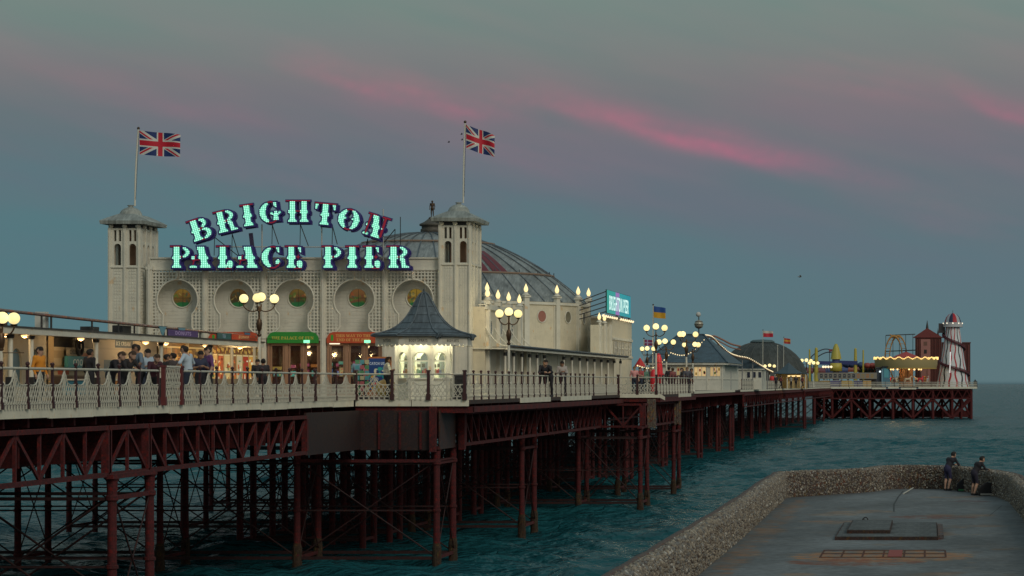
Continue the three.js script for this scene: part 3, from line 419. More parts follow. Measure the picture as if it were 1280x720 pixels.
// ---------------------------------------------------------------- the arcade hall: front, towers, dome, side
const HD = 118.5, fx = px => (px - 1160) / 27, fy = py => EYE + (480 - py) / 27;
const hall = thing('arcade_hall', 'white domed arcade hall with two square towers on the pier', 'building', [-29.5, DECK, -HD]);
{
  const X0 = fx(187), X1 = fx(551), zF = -HD, zB = -HD - 0.72;
  const pil = [187.5, 256.6, 330, 404.5, 481.5, 551].map(fx);
  const G1 = fy(420), L1 = fy(338.6), PT = fy(323.5);
  // back wall with round window holes
  const cy = fy(371.8), wx = []; for (let i = 0; i < 5; i++) wx.push((pil[i] + pil[i + 1]) / 2);
  M('wall', ext(rect(X0, X1, G1, L1), 0.12, wx.map(x => circ(x, cy, 0.43, 28))).translate(0, 0, zB - 0.12), boards, hall);
  M('parapet', [bx(X0, X1, L1, PT, zF - 0.05, zF - 0.3), bx(X0 - 0.02, X1 + 0.02, PT, PT + 0.07, zF + 0.02, zF - 0.4), bx(X0, X1, L1 + 0.02, L1 + 0.09, zF + 0.03, zF - 0.05)], white, hall);
  M('roof', bx(X0 - 0.5, fx(600), EYE + 3.2, EYE + 3.4, zF - 0.9, zF - 10.5), leadDark, hall);
  M('soffit', bx(X0, X1, G1 - 0.1, G1, zF + 0.02, zB), white, hall);
  for (const x of pil) M('pilaster', [bx(x - 0.12, x + 0.12, DECK, L1 + 0.05, zF + 0.1, zF - 0.2), bx(x - 0.045, x + 0.045, DECK, L1 + 0.3, zF + 0.16, zF + 0.101), bx(x - 0.16, x + 0.16, L1 + 0.051, L1 + 0.2, zF + 0.14, zF - 0.049)], white, hall);
  // lattice screens with keyhole openings
  const kc = fy(375), kr = 0.945, hw = y => y > 9.8 ? 0.67 : 0.67 + 0.27 * sstep(9.8, 9.42, y);
  const inside = (dx, y) => dx * dx + (y - kc) * (y - kc) < kr * kr || (y < kc && Math.abs(dx) < hw(y));
  for (let b = 0; b < 5; b++) {
    const c = wx[b], x0 = pil[b] + 0.12, x1 = pil[b + 1] - 0.12, gs = [], p = 0.153, w = 0.06;
    const run = (f, a0, a1) => { let on = null; for (let a = a0; a <= a1 + 1e-6; a += 0.02) { const ins = a > a1 - 0.02 || inside(...f(a)); if (!ins && on === null) on = a; if (ins && on !== null) { if (a - on > 0.03) gs.push(f(on, a)); on = null; } } };
    const nx = Math.round((x1 - x0) / p), dx = (x1 - x0) / nx;
    for (let i = 0; i <= nx; i++) { const x = x0 + i * dx; run((a, e) => e === undefined ? [x - c, a] : bx(x - w / 2, x + w / 2, a, e, zF, zF - 0.05), G1, L1); }
    for (let y = G1 + 0.04; y < L1; y += p) run((a, e) => e === undefined ? [a - c, y] : bx(a, e, y - w / 2, y + w / 2, zF + 0.006, zF - 0.044), x0, x1);
    M('lattice_screen', gs, white, hall);
    const o = []; const a0 = Math.asin(0.67 / kr); for (let i = 0; i <= 30; i++) { const a = -Math.PI / 2 - a0 - (2 * Math.PI - 2 * a0) * i / 30; o.push([c + kr * Math.cos(a), kc + kr * Math.sin(a), zF + 0.02]); }
    const lo = []; for (let y = 9.4; y <= kc - Math.sqrt(kr * kr - 0.67 * 0.67); y += 0.1) lo.push([y]);
    const left = lo.map(([y]) => [c - hw(y), y, zF + 0.02]), right = lo.map(([y]) => [c + hw(y), y, zF + 0.02]).reverse();
    const path = [...left, ...o, ...right];
    M('keyhole_trim', [tube(path, 0.045, 6, 120), bar([c, kc + kr, zF + 0.03], [c, L1, zF + 0.03], 0.07, 0.07), lathe([[0, 0], [0.05, 0.02], [0.03, 0.08], [0.06, 0.14], [0, 0.2]], 8, c, kc + kr, zF + 0.04)], white, hall);
    // reveal between the screen and the wall behind
    const rv = []; for (let i = 1; i < path.length; i++) { const p0 = path[i - 1], p1 = path[i], q = new THREE.BufferGeometry(); q.setAttribute('position', new THREE.Float32BufferAttribute([p0[0], p0[1], zF, p1[0], p1[1], zF, p1[0], p1[1], zF - 0.16, p0[0], p0[1], zF, p1[0], p1[1], zF - 0.16, p0[0], p0[1], zF - 0.16], 3)); q.computeVertexNormals(); rv.push(q); }
    M('keyhole_reveal', rv, white, hall);
    // round picture windows, lit from inside
    const R = rng(40 + b), pm = printMat(128, 128, (x, W) => {
      const sky = [['#c9a14a', '#7a5a2c'], ['#8d6b39', '#4a3a22'], ['#a98a45', '#5d4a2a'], ['#b07a4a', '#7c5a34'], ['#d3b04a', '#9a7a30']][b];
      const g = x.createLinearGradient(0, 0, 0, W); g.addColorStop(0, sky[0]); g.addColorStop(0.6, sky[1]); g.addColorStop(1, '#1c4a24'); x.fillStyle = g; x.fillRect(0, 0, W, W);
      for (let k = 0; k < 26; k++) { x.fillStyle = ['#2c6a34', '#4c8a3a', '#7a4030', '#c25a3a', '#d8c070', '#3a5a58'][R() * 6 | 0]; x.globalAlpha = 0.55; x.beginPath(); x.ellipse(R() * W, W * (0.25 + 0.75 * R()), 4 + R() * 18, 2 + R() * 9, R() * 3, 0, 7); x.fill(); }
      x.globalAlpha = 1; x.fillStyle = '#1f6a38'; x.beginPath(); x.moveTo(0, W); x.lineTo(0, W * 0.82); x.quadraticCurveTo(W * 0.5, W * 0.62, W, W * 0.8); x.lineTo(W, W); x.fill();
      x.strokeStyle = '#1a1712'; x.lineWidth = 2.5; for (const a of [0.5]) { x.beginPath(); x.moveTo(W * a, 0); x.lineTo(W * a, W); x.stroke(); } x.beginPath(); x.moveTo(0, W * 0.5); x.lineTo(W, W * 0.5); x.stroke();
    }, 0.2);
    const wn = new THREE.Mesh(new THREE.CircleGeometry(0.44, 28), pm); wn.name = 'round_window'; wn.position.set(c - hall.position.x, cy - DECK, zB - 0.14 + HD); hall.add(wn); BASE.set(wn, [c, cy, zB - 0.14]);
    const fr = new THREE.Mesh(prep(new THREE.TorusGeometry(0.45, 0.035, 6, 32)), white); fr.name = 'window_frame'; fr.position.set(0, 0, 0.15); wn.add(fr); fr.castShadow = true;
  }
  // ---- ground floor with the doors
  M('plinth_wall', [bx(X0, pil[1] - 0.13, DECK, G1 - 0.1, zB + 0.1, zB), bx(pil[4] + 0.12, X1, DECK, G1 - 0.1, zF - 0.05, zF - 0.2)], white, hall);
  const RM = rng(21);
  M('lobby_shell', [bx(pil[0], pil[4] + 0.1, DECK + 0.003, DECK + 0.02, zB, zB - 6), bx(pil[0], pil[4] + 0.1, G1 - 0.3, G1 - 0.2, zB - 0.2, zB - 6), bx(pil[0], pil[4] + 0.1, DECK + 0.02, G1 - 0.2, zB - 6, zB - 6.1)], mat([0.16, 0.03, 0.035], { roughness: 0.7 }), hall);
  const signs = { 1: ['#b84a26', ['THIS WAY TO THE', 'END OF THE PIER'], '#e8c070'], 2: ['#20862c', ['THE PALACE OF FUN'], '#c9b04a'], 3: ['#b84a26', ['THIS WAY TO THE', 'END OF THE PIER'], '#dcae62'] };
  for (const b of [1, 2, 3]) {
    const c = wx[b], x0 = pil[b] + 0.14, x1 = pil[b + 1] - 0.14, ht = fy(429), w = x1 - x0, [bg, lines, fg] = signs[b];
    const sx0 = x0 + 0.04, sx1 = x1 - 0.06, sy0 = fy(429), sy1 = fy(415);
    const pts = [[sx0, sy0], [sx1, sy0], [sx1, sy0 + 0.12]]; for (let k = 0; k <= 6; k++) { const a = k / 6 * Math.PI / 2; pts.push([sx1 - 0.36 + 0.36 * Math.cos(a), sy1 - 0.36 + 0.36 * Math.sin(a)]); } for (let k = 0; k <= 6; k++) { const a = Math.PI / 2 + k / 6 * Math.PI / 2; pts.push([sx0 + 0.36 + 0.36 * Math.cos(a), sy1 - 0.36 + 0.36 * Math.sin(a)]); }
    const bd = M('door_sign', ext(pts, 0.1).translate(0, 0, zF + 0.06), mat(lin(...[bg.slice(1, 3), bg.slice(3, 5), bg.slice(5, 7)].map(h => parseInt(h, 16)))), hall);
    const tx = printMat(512, 96, (x, W, H) => { x.fillStyle = bg; x.fillRect(0, 0, W, H); x.fillStyle = fg; x.textAlign = 'center'; x.textBaseline = 'middle'; x.font = `bold ${lines.length > 1 ? 40 : 44}px serif`; lines.forEach((s, i) => x.fillText(s, W / 2, lines.length > 1 ? 27 + 44 * i : H / 2 + 2)); if (lines.length > 1) { x.fillStyle = '#2c9a30'; x.fillRect(18, 18, 26, 62); } }, 0.06);
    sheet('sign_lettering', w - 0.34, 0.42, tx, bd, [c - 0.01, (sy0 + sy1) / 2 - 0.01, zF + 0.163]); // sits on the board
    // frame posts, transom, leaves
    const posts = [x0 + 0.02, x0 + w * 0.33, x0 + w * 0.66, x1 - 0.08];
    for (const x of posts) M('door_post', bx(x, x + (x === posts[1] ? 0.15 : 0.1), DECK, ht, zF - 0.02, zF - 0.16), wood, hall);
    M('door_head', bx(x0, x1, ht - 0.02, ht + 0.09, zF - 0.015, zF - 0.17), wood, hall);
    for (let k = 0; k < 3; k++) { const a = posts[k] + (k === 1 ? 0.15 : 0.1), e = posts[k + 1]; const dr = M('door_leaf', ext(rect(a + 0.01, e - 0.01, DECK + 0.03, ht - 0.03), 0.05, [rect(a + 0.1, e - 0.1, DECK + 0.25, ht - 0.12)]).translate(0, 0, zF - 0.13), wood, hall); M('pane', bx(a + 0.1, e - 0.1, DECK + 0.25, ht - 0.12, zF - 0.1, zF - 0.105), glass, dr); M('handle', cyl([e - 0.06, DECK + 0.95, zF - 0.05], [e - 0.06, DECK + 1.2, zF - 0.05], 0.015, 0.015, 6), bronze, dr); }
    const ex = M('exit_light', bx(c + 0.5, c + 0.78, ht - 0.02 + 0.03, ht + 0.14, zF + 0.08, zF + 0.19), glow([0.25, 0.9, 0.5], 1.2), hall);
    if (b === 3) M('tube_light', bx(x0 + 0.15, x0 + 0.62, ht - 0.05, ht - 0.0, zF + 0.02, zF + 0.07), glow([1, 0.9, 0.65], 1.2), hall);
  }
  // arcade machines glowing inside the lobby
  const hues = [[1, 0.08, 0.1], [1, 0.15, 0.3], [1, 0.6, 0.12], [0.15, 0.4, 1], [1, 0.3, 0.06], [0.9, 0.08, 0.06], [0.2, 0.8, 0.6], [1, 0.75, 0.3]];
  let k = 0; for (let x = pil[1] + 0.3; x < pil[4] + 0.2; x += 0.62) for (const dz of [1.4 + 0.9 * RM(), 3.6 + RM()]) {
    const z = zB - dz, h = 1.35 + 0.5 * RM(), hue = hues[(RM() * 8) | 0], t = thing('arcade_machine', `glowing arcade cabinet behind the lobby doors, ${['red', 'pink', 'amber', 'blue', 'orange', 'crimson', 'teal', 'yellow'][hues.indexOf(hue)]} screen`, 'arcade machine', [x, DECK + 0.02, z], 'arcade machines in the lobby'); k++;
    M('cabinet', ext([[0, 0], [0.6, 0], [0.55, 0.75], [0.42, 0.85], [0.34, h - 0.25], [0.5, h], [0, h]], 0.5).rotateY(-Math.PI / 2).translate(x + 0.25, DECK + 0.02, z - 0.2), mat([0.05 + 0.1 * RM(), 0.012, 0.02]), t);
    M('screen', bx(x - 0.2, x + 0.2, DECK + 0.98, DECK + h - 0.32, z + 0.22, z + 0.235), glow(hue, 0.12 + 0.3 * RM() * RM(), { color: C(0.02, 0.02, 0.02) }), t); for (let q = 0; q < 5; q++) M('screen_figure', ball(x - 0.14 + 0.28 * RM(), DECK + 1.02 + (h - 1.4) * RM(), z + 0.24, 0.03 + 0.03 * RM(), 6), glow(hues[(RM() * 8) | 0], 0.35, { color: C(0.03, 0.03, 0.03) }), t); M('marquee_light', bx(x - 0.22, x + 0.22, DECK + h - 0.17, DECK + h - 0.03, z + 0.305, z + 0.32), glow(hues[(RM() * 8) | 0], 0.22, { color: C(0.02, 0.02, 0.02) }), t);
  }
  for (const b of [1, 2, 3]) { const bt = M('ceiling_lamp', ball(wx[b], G1 - 0.42, zB - 2, 0.12), glow([1, 0.62, 0.3], 2), hall); lampLight(bt, wx[b], G1 - 0.42, zB - 2, 1.1, [1, 0.5, 0.3]); }
  // ---- towers
  for (const [p0, p1, eave, lab] of [[139, 176.5, 281, 'left'], [551, 589, 277.5, 'right']]) {
    const x0 = fx(p0), x1 = fx(p1), z0 = zF + 0.25, z1 = z0 - 2.75, y1 = fy(eave + 4.5), w = x1 - x0, cx = (x0 + x1) / 2, cz = (z0 + z1) / 2;
    const face = (W, cols) => { const h = []; for (const c of cols) { h.push(archPts(c - 0.165, c + 0.165, fy(eave + 51), fy(eave + 24))); h.push(rect(c - 0.165, c - 0.05, fy(eave + 21), fy(eave + 7)), rect(c + 0.05, c + 0.165, fy(eave + 21), fy(eave + 7))); } return ext(rect(0, W, DECK, y1), 0.14, h); };
    const fr = face(w, [w * 0.27, w * 0.77]), sd = face(2.47, [0.55, 1.23, 1.92]);
    const tw = M('tower', [fr.clone().translate(x0, 0, z0 - 0.14), fr.clone().translate(x0, 0, z1), sd.clone().rotateY(Math.PI / 2).translate(x1 - 0.14, 0, z0 - 0.14), sd.clone().rotateY(Math.PI / 2).translate(x0, 0, z0 - 0.14), bx(x0 + 0.05, x1 - 0.05, fy(eave + 54), fy(eave + 53), z0 - 0.05, z1 + 0.1)], white, hall);
    M('added_dark_core', bx(x0 + 0.35, x1 - 0.35, fy(eave + 53), y1 - 0.05, z0 - 0.75, z1 + 0.75), wood, tw);  // unseen core added to stop light showing through, so the openings look dark
    for (const x of [x0 + 0.02, x0 + w * 0.52, x1 - 0.02]) M('tower_pilaster', [bx(x - 0.075, x + 0.075, DECK, y1 + 0.02, z0 + 0.05, z0 + 0.001), bx(x - 0.03, x + 0.03, DECK, y1 - 0.2, z0 + 0.085, z0 + 0.051)], white, tw);
    for (const z of [z0 - 0.08, z0 - 0.95, z0 - 1.75, z1 + 0.08]) M('tower_pilaster', bx(x1 + 0.001, x1 + 0.05, DECK, y1 + 0.02, z - 0.075, z + 0.075), white, tw);
    // relief panels below the openings
    for (const c of [x0 + w * 0.27, x0 + w * 0.77]) { const gs = []; for (let y = fy(eave + 57); y > DECK + 2.4; y -= 0.155) for (let q = -1; q <= 1; q++) gs.push(cb(c + q * 0.115, y, z0 + 0.012, 0.075, 0.1, 0.022)); M('relief_panel', gs, white, tw); }
    for (const [z, n] of [[z0 - 0.5, 0], [z0 - 1.35, 1], [z0 - 2.2, 2]]) { const gs = []; for (let y = fy(eave + 57); y > DECK + 2.4; y -= 0.155) for (let q = -1; q <= 1; q++) gs.push(cb(x1 + 0.012, y, z + q * 0.15, 0.022, 0.1, 0.1)); M('relief_panel', gs, white, tw); }
    M('sill_band', [bx(x0 - 0.03, x1 + 0.03, fy(eave + 54), fy(eave + 52.4), z0 + 0.07, z0 + 0.002), bx(x1 + 0.002, x1 + 0.06, fy(eave + 54), fy(eave + 52.4), z0 + 0.03, z1)], white, tw);
    // roof: dark neck, corbel knobs, flared brim, little dome
    const ey = fy(eave - 0.6), ov = 0.33;
    M('neck', bx(x0 + 0.08, x1 - 0.08, y1 - 0.02, ey + 0.05, z0 - 0.1, z1 + 0.1), blackMat, tw);
    for (let i = 0; i < 3; i++) M('corbel', ball(x0 + 0.07 + i * (w - 0.14) / 2, y1 + 0.09, z0 - 0.02, 0.125, 12, 0.8), white, tw); for (let i = 1; i < 4; i++) M('corbel', ball(x1 - 0.05, y1 + 0.09, z0 - 0.02 - i * 0.85, 0.125, 12, 0.8), white, tw);
    const pr = (y, o) => [[x0 - o, y, z0 + o], [x1 + o, y, z0 + o], [x1 + o, y, z1 - o], [x0 - o, y, z1 - o]], rg = [];
    const lay = [pr(ey, ov), pr(ey + 0.14, ov + 0.03), pr(ey + 0.17, ov - 0.02), pr(ey + 0.36, -0.05), pr(ey + 0.5, -0.34)];
    for (let l = 0; l < 4; l++) for (let s = 0; s < 4; s++) { const a = lay[l][s], b = lay[l][(s + 1) % 4], c = lay[l + 1][(s + 1) % 4], d = lay[l + 1][s], q = new THREE.BufferGeometry(); q.setAttribute('position', new THREE.Float32BufferAttribute([...a, ...b, ...c, ...a, ...c, ...d], 3)); q.computeVertexNormals(); rg.push(q); }
    rg.push(bx(x0 - ov, x1 + ov, ey - 0.012, ey - 0.002, z0 + ov, z1 - ov));
    M('roof', rg, mat([0.6, 0.6, 0.54], { map: leadTex }), tw);
    M('roof_dome', [lathe([[0.6, 0], [0.6, 0.1], [0.52, 0.12], [0.5, 0.24], [0.42, 0.38], [0.28, 0.48], [0.14, 0.53], [0.1, 0.58], [0.17, 0.61], [0.12, 0.64], [0, 0.65]], 20, cx, ey + 0.3, z0 - 0.95)], mat([0.62, 0.61, 0.54], { map: leadTex }), tw);
  }
}
// ---- side wing, drum and dome
const DC = [-32.2, -165], DR = 10.3;
function flameLamp(x, y, z, label, s = 1) { const t = thing('flame_lamp', label, 'lamp', [x, y, z], 'flame-shaped lamps on the arcade roof'); M('socket', lathe([[0.0, 0], [0.3, 0], [0.3, 0.05], [0.2, 0.12], [0.15, 0.2], [0.17, 0.24], [0.1, 0.27], [0, 0.27]].map(p => [p[0] * s, p[1] * s]), 10, x, y, z), white, t); M('flame_bulb', lathe([[0, 0.26], [0.09, 0.28], [0.155, 0.4], [0.16, 0.5], [0.11, 0.66], [0.045, 0.8], [0, 0.92]].map(p => [p[0] * s, p[1] * s]), 14, x, y, z), glow([1, 0.78, 0.38], 1.1), t); return t; }
{
  const X = -20.6, WT = EYE + 3.6;
  M('side_wall', bx(X - 0.54, X, DECK, WT, -119.0, -129.4), cream, hall); M('side_wall_end', bx(-28, X - 0.55, DECK, WT, -129.1, -129.4), cream, hall);
  M('side_cornice', [bx(X + 0.001, X + 0.1, WT - 0.12, WT + 0.06, -119.0, -129.5), bx(X - 0.3, X + 0.07, WT + 0.061, WT + 0.12, -119.0, -129.5)], white, hall);
  [119.5, 122.4, 125.5, 128.8].forEach((D, i) => {
    M('side_pilaster', [bx(X + 0.001, X + 0.16, DECK, WT - 0.13, -D - 0.17, -D + 0.17), bx(X - 0.1, X + 0.2, WT + 0.125, WT + 0.3, -D - 0.22, -D + 0.22)], white, hall);
    flameLamp(X + 0.04, WT + 0.305, -D, `flame lamp on the arcade side parapet, ${['next to the tower', 'second from the tower', 'third from the tower', 'beside the round drum'][i]}`, 0.68);
    if (i < 3) { const e = new THREE.TorusGeometry(0.36, 0.03, 6, 24).rotateY(Math.PI / 2).translate(X + 0.02, EYE + 2.65, -D - 1.1); const f = M('oval_window', new THREE.CylinderGeometry(0.35, 0.35, 0.02, 24).rotateZ(Math.PI / 2).translate(X + 0.013, EYE + 2.65, -D - 1.1), mat([0.13, 0.12, 0.1], { roughness: 0.25 }), hall); M('window_frame', e, white, f); }
  });
  // drum
  const DT = EYE + 5.1, V24 = Array.from({ length: 24 }, (_, i) => { const a = (46 + i * 15) * RAD; return [DC[0] + DR * Math.sin(a), DC[1] + DR * Math.cos(a)]; });
  for (let i = 0; i < 24; i++) {
    const a = V24[i], b = V24[(i + 1) % 24], L = Math.hypot(b[0] - a[0], b[1] - a[1]), ry = Math.atan2(-(b[1] - a[1]), b[0] - a[0]); if (i > 4 && i < 20) { M('drum_wall', new THREE.BoxGeometry(L, DT - DECK, 0.2).rotateY(ry).translate((a[0] + b[0]) / 2, (DT + DECK) / 2, (a[1] + b[1]) / 2), cream, hall); continue; }
    const am = (53.5 + i * 15) * RAD, nx = Math.sin(am), nz = Math.cos(am), mx = (a[0] + b[0]) / 2, mz = (a[1] + b[1]) / 2;
    M('drum_wall', new THREE.BoxGeometry(L, DT - DECK, 0.2).rotateY(ry).translate(mx - nx * 0.1, (DT + DECK) / 2, mz - nz * 0.1), cream, hall);
    for (const y of [DT - 0.1, EYE + 1.9]) M('drum_moulding', new THREE.BoxGeometry(L - 0.3, 0.14, 0.1).rotateY(ry).translate(mx + nx * 0.051, y, mz + nz * 0.051), white, hall);
    for (const s of [-1, 1]) M('panel_edge', new THREE.BoxGeometry(0.05, DT - EYE - 2.2, 0.04).translate(s * (L / 2 - 0.26), 0, 0).rotateY(ry).translate(mx + nx * 0.022, (DT - 0.2 + EYE + 2) / 2, mz + nz * 0.022), white, hall);
    const wd = M('round_window', new THREE.CylinderGeometry(0.36, 0.36, 0.03, 26).rotateX(Math.PI / 2).rotateY(am).translate(mx + nx * 0.017, EYE + 4.2, mz + nz * 0.017), mat([[0.3, 0.12, 0.09], [0.14, 0.13, 0.09], [0.1, 0.1, 0.09]][i % 3], { roughness: 0.3 }), hall);
    M('window_frame', new THREE.TorusGeometry(0.38, 0.035, 6, 26).rotateY(am).translate(mx + nx * 0.03, EYE + 4.2, mz + nz * 0.03), white, wd);
    M('drum_pilaster', [new THREE.BoxGeometry(0.36, DT - DECK + 0.25, 0.24).rotateY(am - 7.5 * RAD).translate(a[0], (DT + DECK + 0.25) / 2, a[1]), new THREE.BoxGeometry(0.5, 0.1, 0.4).rotateY(am - 7.5 * RAD).translate(a[0], DT + 0.305, a[1])], white, hall);
    if (i < 4 || i > 22) flameLamp(a[0], DT + 0.36, a[1], `flame lamp on the round drum below the dome, ${i > 22 ? 'hidden side' : ['over the landward window', 'second from the side wall', 'third from the side wall', 'at the seaward edge'][i]}`, 0.82);
  }
  // dome
  const k = 0.0446, top = EYE + 9.75, prof = []; for (let i = 0; i <= 18; i++) { const r = DR * 0.99 * (1 - i / 18) + 0.001; prof.push([r, top - k * r * r]); }
  const domeM = mat([0.47, 0.46, 0.43], { map: leadTex, roughness: 0.35, metalness: 0.15 });
  const dome = M('dome', lathe(prof, 72, DC[0], 0, DC[1]), domeM, hall);
  for (let i = 0; i < 36; i++) { const a = (i + 0.5) * 10 * RAD; M('dome_rib', tube(prof.filter((_, j) => j % 3 === 0).map(p => [DC[0] + p[0] * Math.sin(a), p[1] + 0.03, DC[1] + p[0] * Math.cos(a)]), 0.04, 5, 14), lead, dome); }
  for (const r of [4.2, 8.0]) M('dome_ring', new THREE.TorusGeometry(r, 0.07, 6, 64).rotateX(Math.PI / 2).translate(DC[0], top - k * r * r + 0.05, DC[1]), mat([0.22, 0.15, 0.11]), dome);
  for (let i = 0; i < 26; i++) { const a = i / 26 * 6.283; M('dome_ring_bracket', cyl([DC[0] + 8 * Math.sin(a), top - k * 64, DC[1] + 8 * Math.cos(a)], [DC[0] + 8 * Math.sin(a), top - k * 64 + 0.28, DC[1] + 8 * Math.cos(a)], 0.03, 0.03, 5), leadDark, dome); }
  const mar = mat([0.13, 0.02, 0.028], { roughness: 0.5 });
  const patch = (a0, a1, r0, r1) => { const g = new THREE.LatheGeometry(Array.from({ length: 7 }, (_, i) => { const r = mix(r1, r0, i / 6); return new THREE.Vector2(r, top - k * r * r + 0.035); }), 4, a0 * RAD, (a1 - a0) * RAD).translate(DC[0], 0, DC[1]); return g; };
  M('maroon_panel', patch(31, 39, 5.0, 7.9), mar, dome); M('maroon_panel', patch(41, 49, 5.6, 7.9), mar, dome); M('maroon_panel', patch(21, 29, 4.3, 6.6), mar, dome);
  // cupola
  const cu = M('cupola', lathe([[0.0, 0], [0.75, 0], [0.75, 0.35], [0.68, 0.4], [0.68, 0.55], [0.82, 0.6], [0.82, 0.7], [0.5, 0.85], [0.25, 1.05], [0, 1.1]], 20, DC[0] + 0.25, top - 0.15, DC[1]), mat([0.16, 0.13, 0.1], { map: leadTex }), hall);
}
// ---- lower canopy along the side, columns and wall under it
{
  const X = -20.6, E = -19.5, y0 = EYE + 1.62, y1 = EYE + 2.5;
  M('ground_wall', bx(X + 0.15, X + 0.3, DECK, y0 + 0.2, -129.5, -166), cream, hall);
  M('canopy_edge', [bx(E - 0.08, E + 0.03, y0 - 0.03, y0 + 0.12, -118.7, -166)], white, hall); M('canopy_soffit', bx(X - 1.2, E - 0.09, y0, y0 + 0.04, -118.9, -166), white, hall);
  M('gutter', cyl([E + 0.07, y0 + 0.15, -118.7], [E + 0.07, y0 + 0.15, -166], 0.06, 0.06, 6), leadDark, hall);
  const prof = t => [mix(X + 0.01, E, t), y0 + 0.12 + (y1 - y0) * Math.pow(1 - t, 2.4)];
  if (false) { const ps = [], id = [], n = 12; for (let i = 0; i <= 1; i++) for (let j = 0; j <= n; j++) { const [x, y] = prof(j / n); ps.push(x, y, i ? -129.4 : -119); if (i && j) id.push(j - 1, j, n + 1 + j, j - 1, n + 1 + j, n + j); } const g = new THREE.BufferGeometry(); g.setAttribute('position', new THREE.Float32BufferAttribute(ps, 3)); g.setIndex(id); g.computeVertexNormals(); M('swept_awning', g, cream, hall); }
  for (const D of [119.2, 121.6, 124, 126.4, 128.8]) M('awning_rib', tube(Array.from({ length: 9 }, (_, j) => { const [x, y] = prof(j / 8); return [x, y + 0.03, -D]; }), 0.03, 6), white, hall);
  M('canopy_roof', ext([[E, y0 + 0.13], [X - 6, y0 + 0.2], [X - 6, y0 + 0.28], [E, y0 + 0.17]], 36.5).translate(0, 0, -166), cream, hall);
  for (let i = 0; i < 15; i++) { const D = 119.6 + i * (i < 6 ? 2.45 : 3.2); M('canopy_column', [cyl([E - 0.25, DECK, -D], [E - 0.25, y0 - 0.001, -D], 0.065, 0.055, 8), cb(E - 0.25, DECK + 0.1, -D, 0.18, 0.2, 0.18)], white, hall); M('column_band', [cyl([E - 0.25, y0 - 0.3, -D], [E - 0.25, y0 - 0.14, -D], 0.085, 0.085, 8)], blackMat, hall); }
  for (let i = 0; i < 12; i++) M('wall_batten', bx(X + 0.301, X + 0.34, DECK, y0, -131 - i * 3.1 - 0.08, -131 - i * 3.1 + 0.08), white, hall);
  // seaward block with sign screen
  const B0 = 167, B1 = 178, bt = EYE + 4.28;
  M('end_block', bx(-23, X, DECK, bt, -B0, -B1), cream, hall); M('end_block_cornice', bx(-23.1, X + 0.12, bt, bt + 0.14, -B0 + 0.1, -B1 - 0.1), white, hall); M('end_block_band', bx(X + 0.001, X + 0.09, EYE + 2.9, EYE + 3.06, -B0, -B1), white, hall); M('end_block_band', bx(X + 0.001, X + 0.09, EYE + 1.75, EYE + 1.9, -B0, -B1), white, hall);
  M('link_wall', bx(X - 0.5, X, DECK, EYE + 3.7, -160, -B0 + 0.02), cream, hall); for (const D of [160.3, 163, 165.6]) M('link_pilaster', bx(X + 0.001, X + 0.13, DECK + 2.4, EYE + 3.85, -D - 0.17, -D + 0.17), white, hall);
  flameLamp(X, EYE + 3.86, -160.4, 'flame lamp on the low wall behind the drum, landward one', 0.68); flameLamp(X, EYE + 3.86, -163, 'flame lamp on the low wall behind the drum, by the sign screen', 0.68);
  for (let i = 0; i < 5; i++) { const D = 168.4 + i * 2.05; const w = M('casement_window', bx(X + 0.001, X + 0.03, EYE + 1.98, EYE + 2.82, -D - 0.6, -D + 0.6), mat([0.04, 0.04, 0.04], { roughness: 0.15 }), hall); M('window_frame', [bx(X + 0.031, X + 0.07, EYE + 1.98, EYE + 2.82, -D - 0.66, -D - 0.56), bx(X + 0.031, X + 0.07, EYE + 1.98, EYE + 2.82, -D + 0.56, -D + 0.66), bx(X + 0.031, X + 0.06, EYE + 1.98, EYE + 2.82, -D - 0.05, -D + 0.05), bx(X + 0.031, X + 0.065, EYE + 2.35, EYE + 2.42, -D - 0.55, -D + 0.55)], white, w); }
  const lt = thing('parapet_light_row', 'row of warm bulbs under the blue lettered screen', 'lights', [X, bt, -170]); const gs = []; for (let D = 161; D < B1; D += 1.15) if (Math.abs(D - 169) > 0.9) gs.push(ball(X + 0.18, bt + 0.02, -D, 0.085, 8)); M('bulbs', gs, glow([1, 0.8, 0.5], 1.0), lt, 'stuff'); M('batten', bx(X + 0.121, X + 0.17, bt + 0.04, bt + 0.1, -161, -B1), blackMat, lt);
  const sg = thing('lettered_screen', 'glowing cyan lettered screen on the seaward end of the arcade hall', 'sign', [X + 0.2, bt + 0.2, -170]);
  const sm = printMat(1024, 128, (x, W, H) => { const g = x.createLinearGradient(0, 0, W, 0); g.addColorStop(0, '#2a8f86'); g.addColorStop(0.34, '#2a8f8c'); g.addColorStop(0.36, '#8a6aa8'); g.addColorStop(0.5, '#8a66a4'); g.addColorStop(0.52, '#258a92'); g.addColorStop(1, '#1f7f90'); x.fillStyle = g; x.fillRect(0, 0, W, H); x.font = 'bold 112px sans-serif'; x.textAlign = 'center'; x.textBaseline = 'middle'; x.lineWidth = 5; x.strokeStyle = '#0f5060'; x.fillStyle = '#d8fffa'; x.save(); x.translate(W / 2, H / 2 + 4); x.scale(0.98, 1); x.strokeText('BRIGHTON PIER', 0, 0); x.fillText('BRIGHTON PIER', 0, 0); x.restore(); }, 0.8);
  sheet('screen', 12.9, 1.46, sm, sg, [X + 0.31, bt + 0.95, -168.2], Math.PI / 2); M('screen_case', bx(X + 0.24, X + 0.3, bt + 0.18, bt + 1.7, -161.7, -174.7), blackMat, sg); M('screen_legs', [168, 171, 174.8].map(D => bx(X + 0.1, X + 0.24, bt + 0.141, bt + 0.4, -D, -D - 0.1)), blackMat, sg);
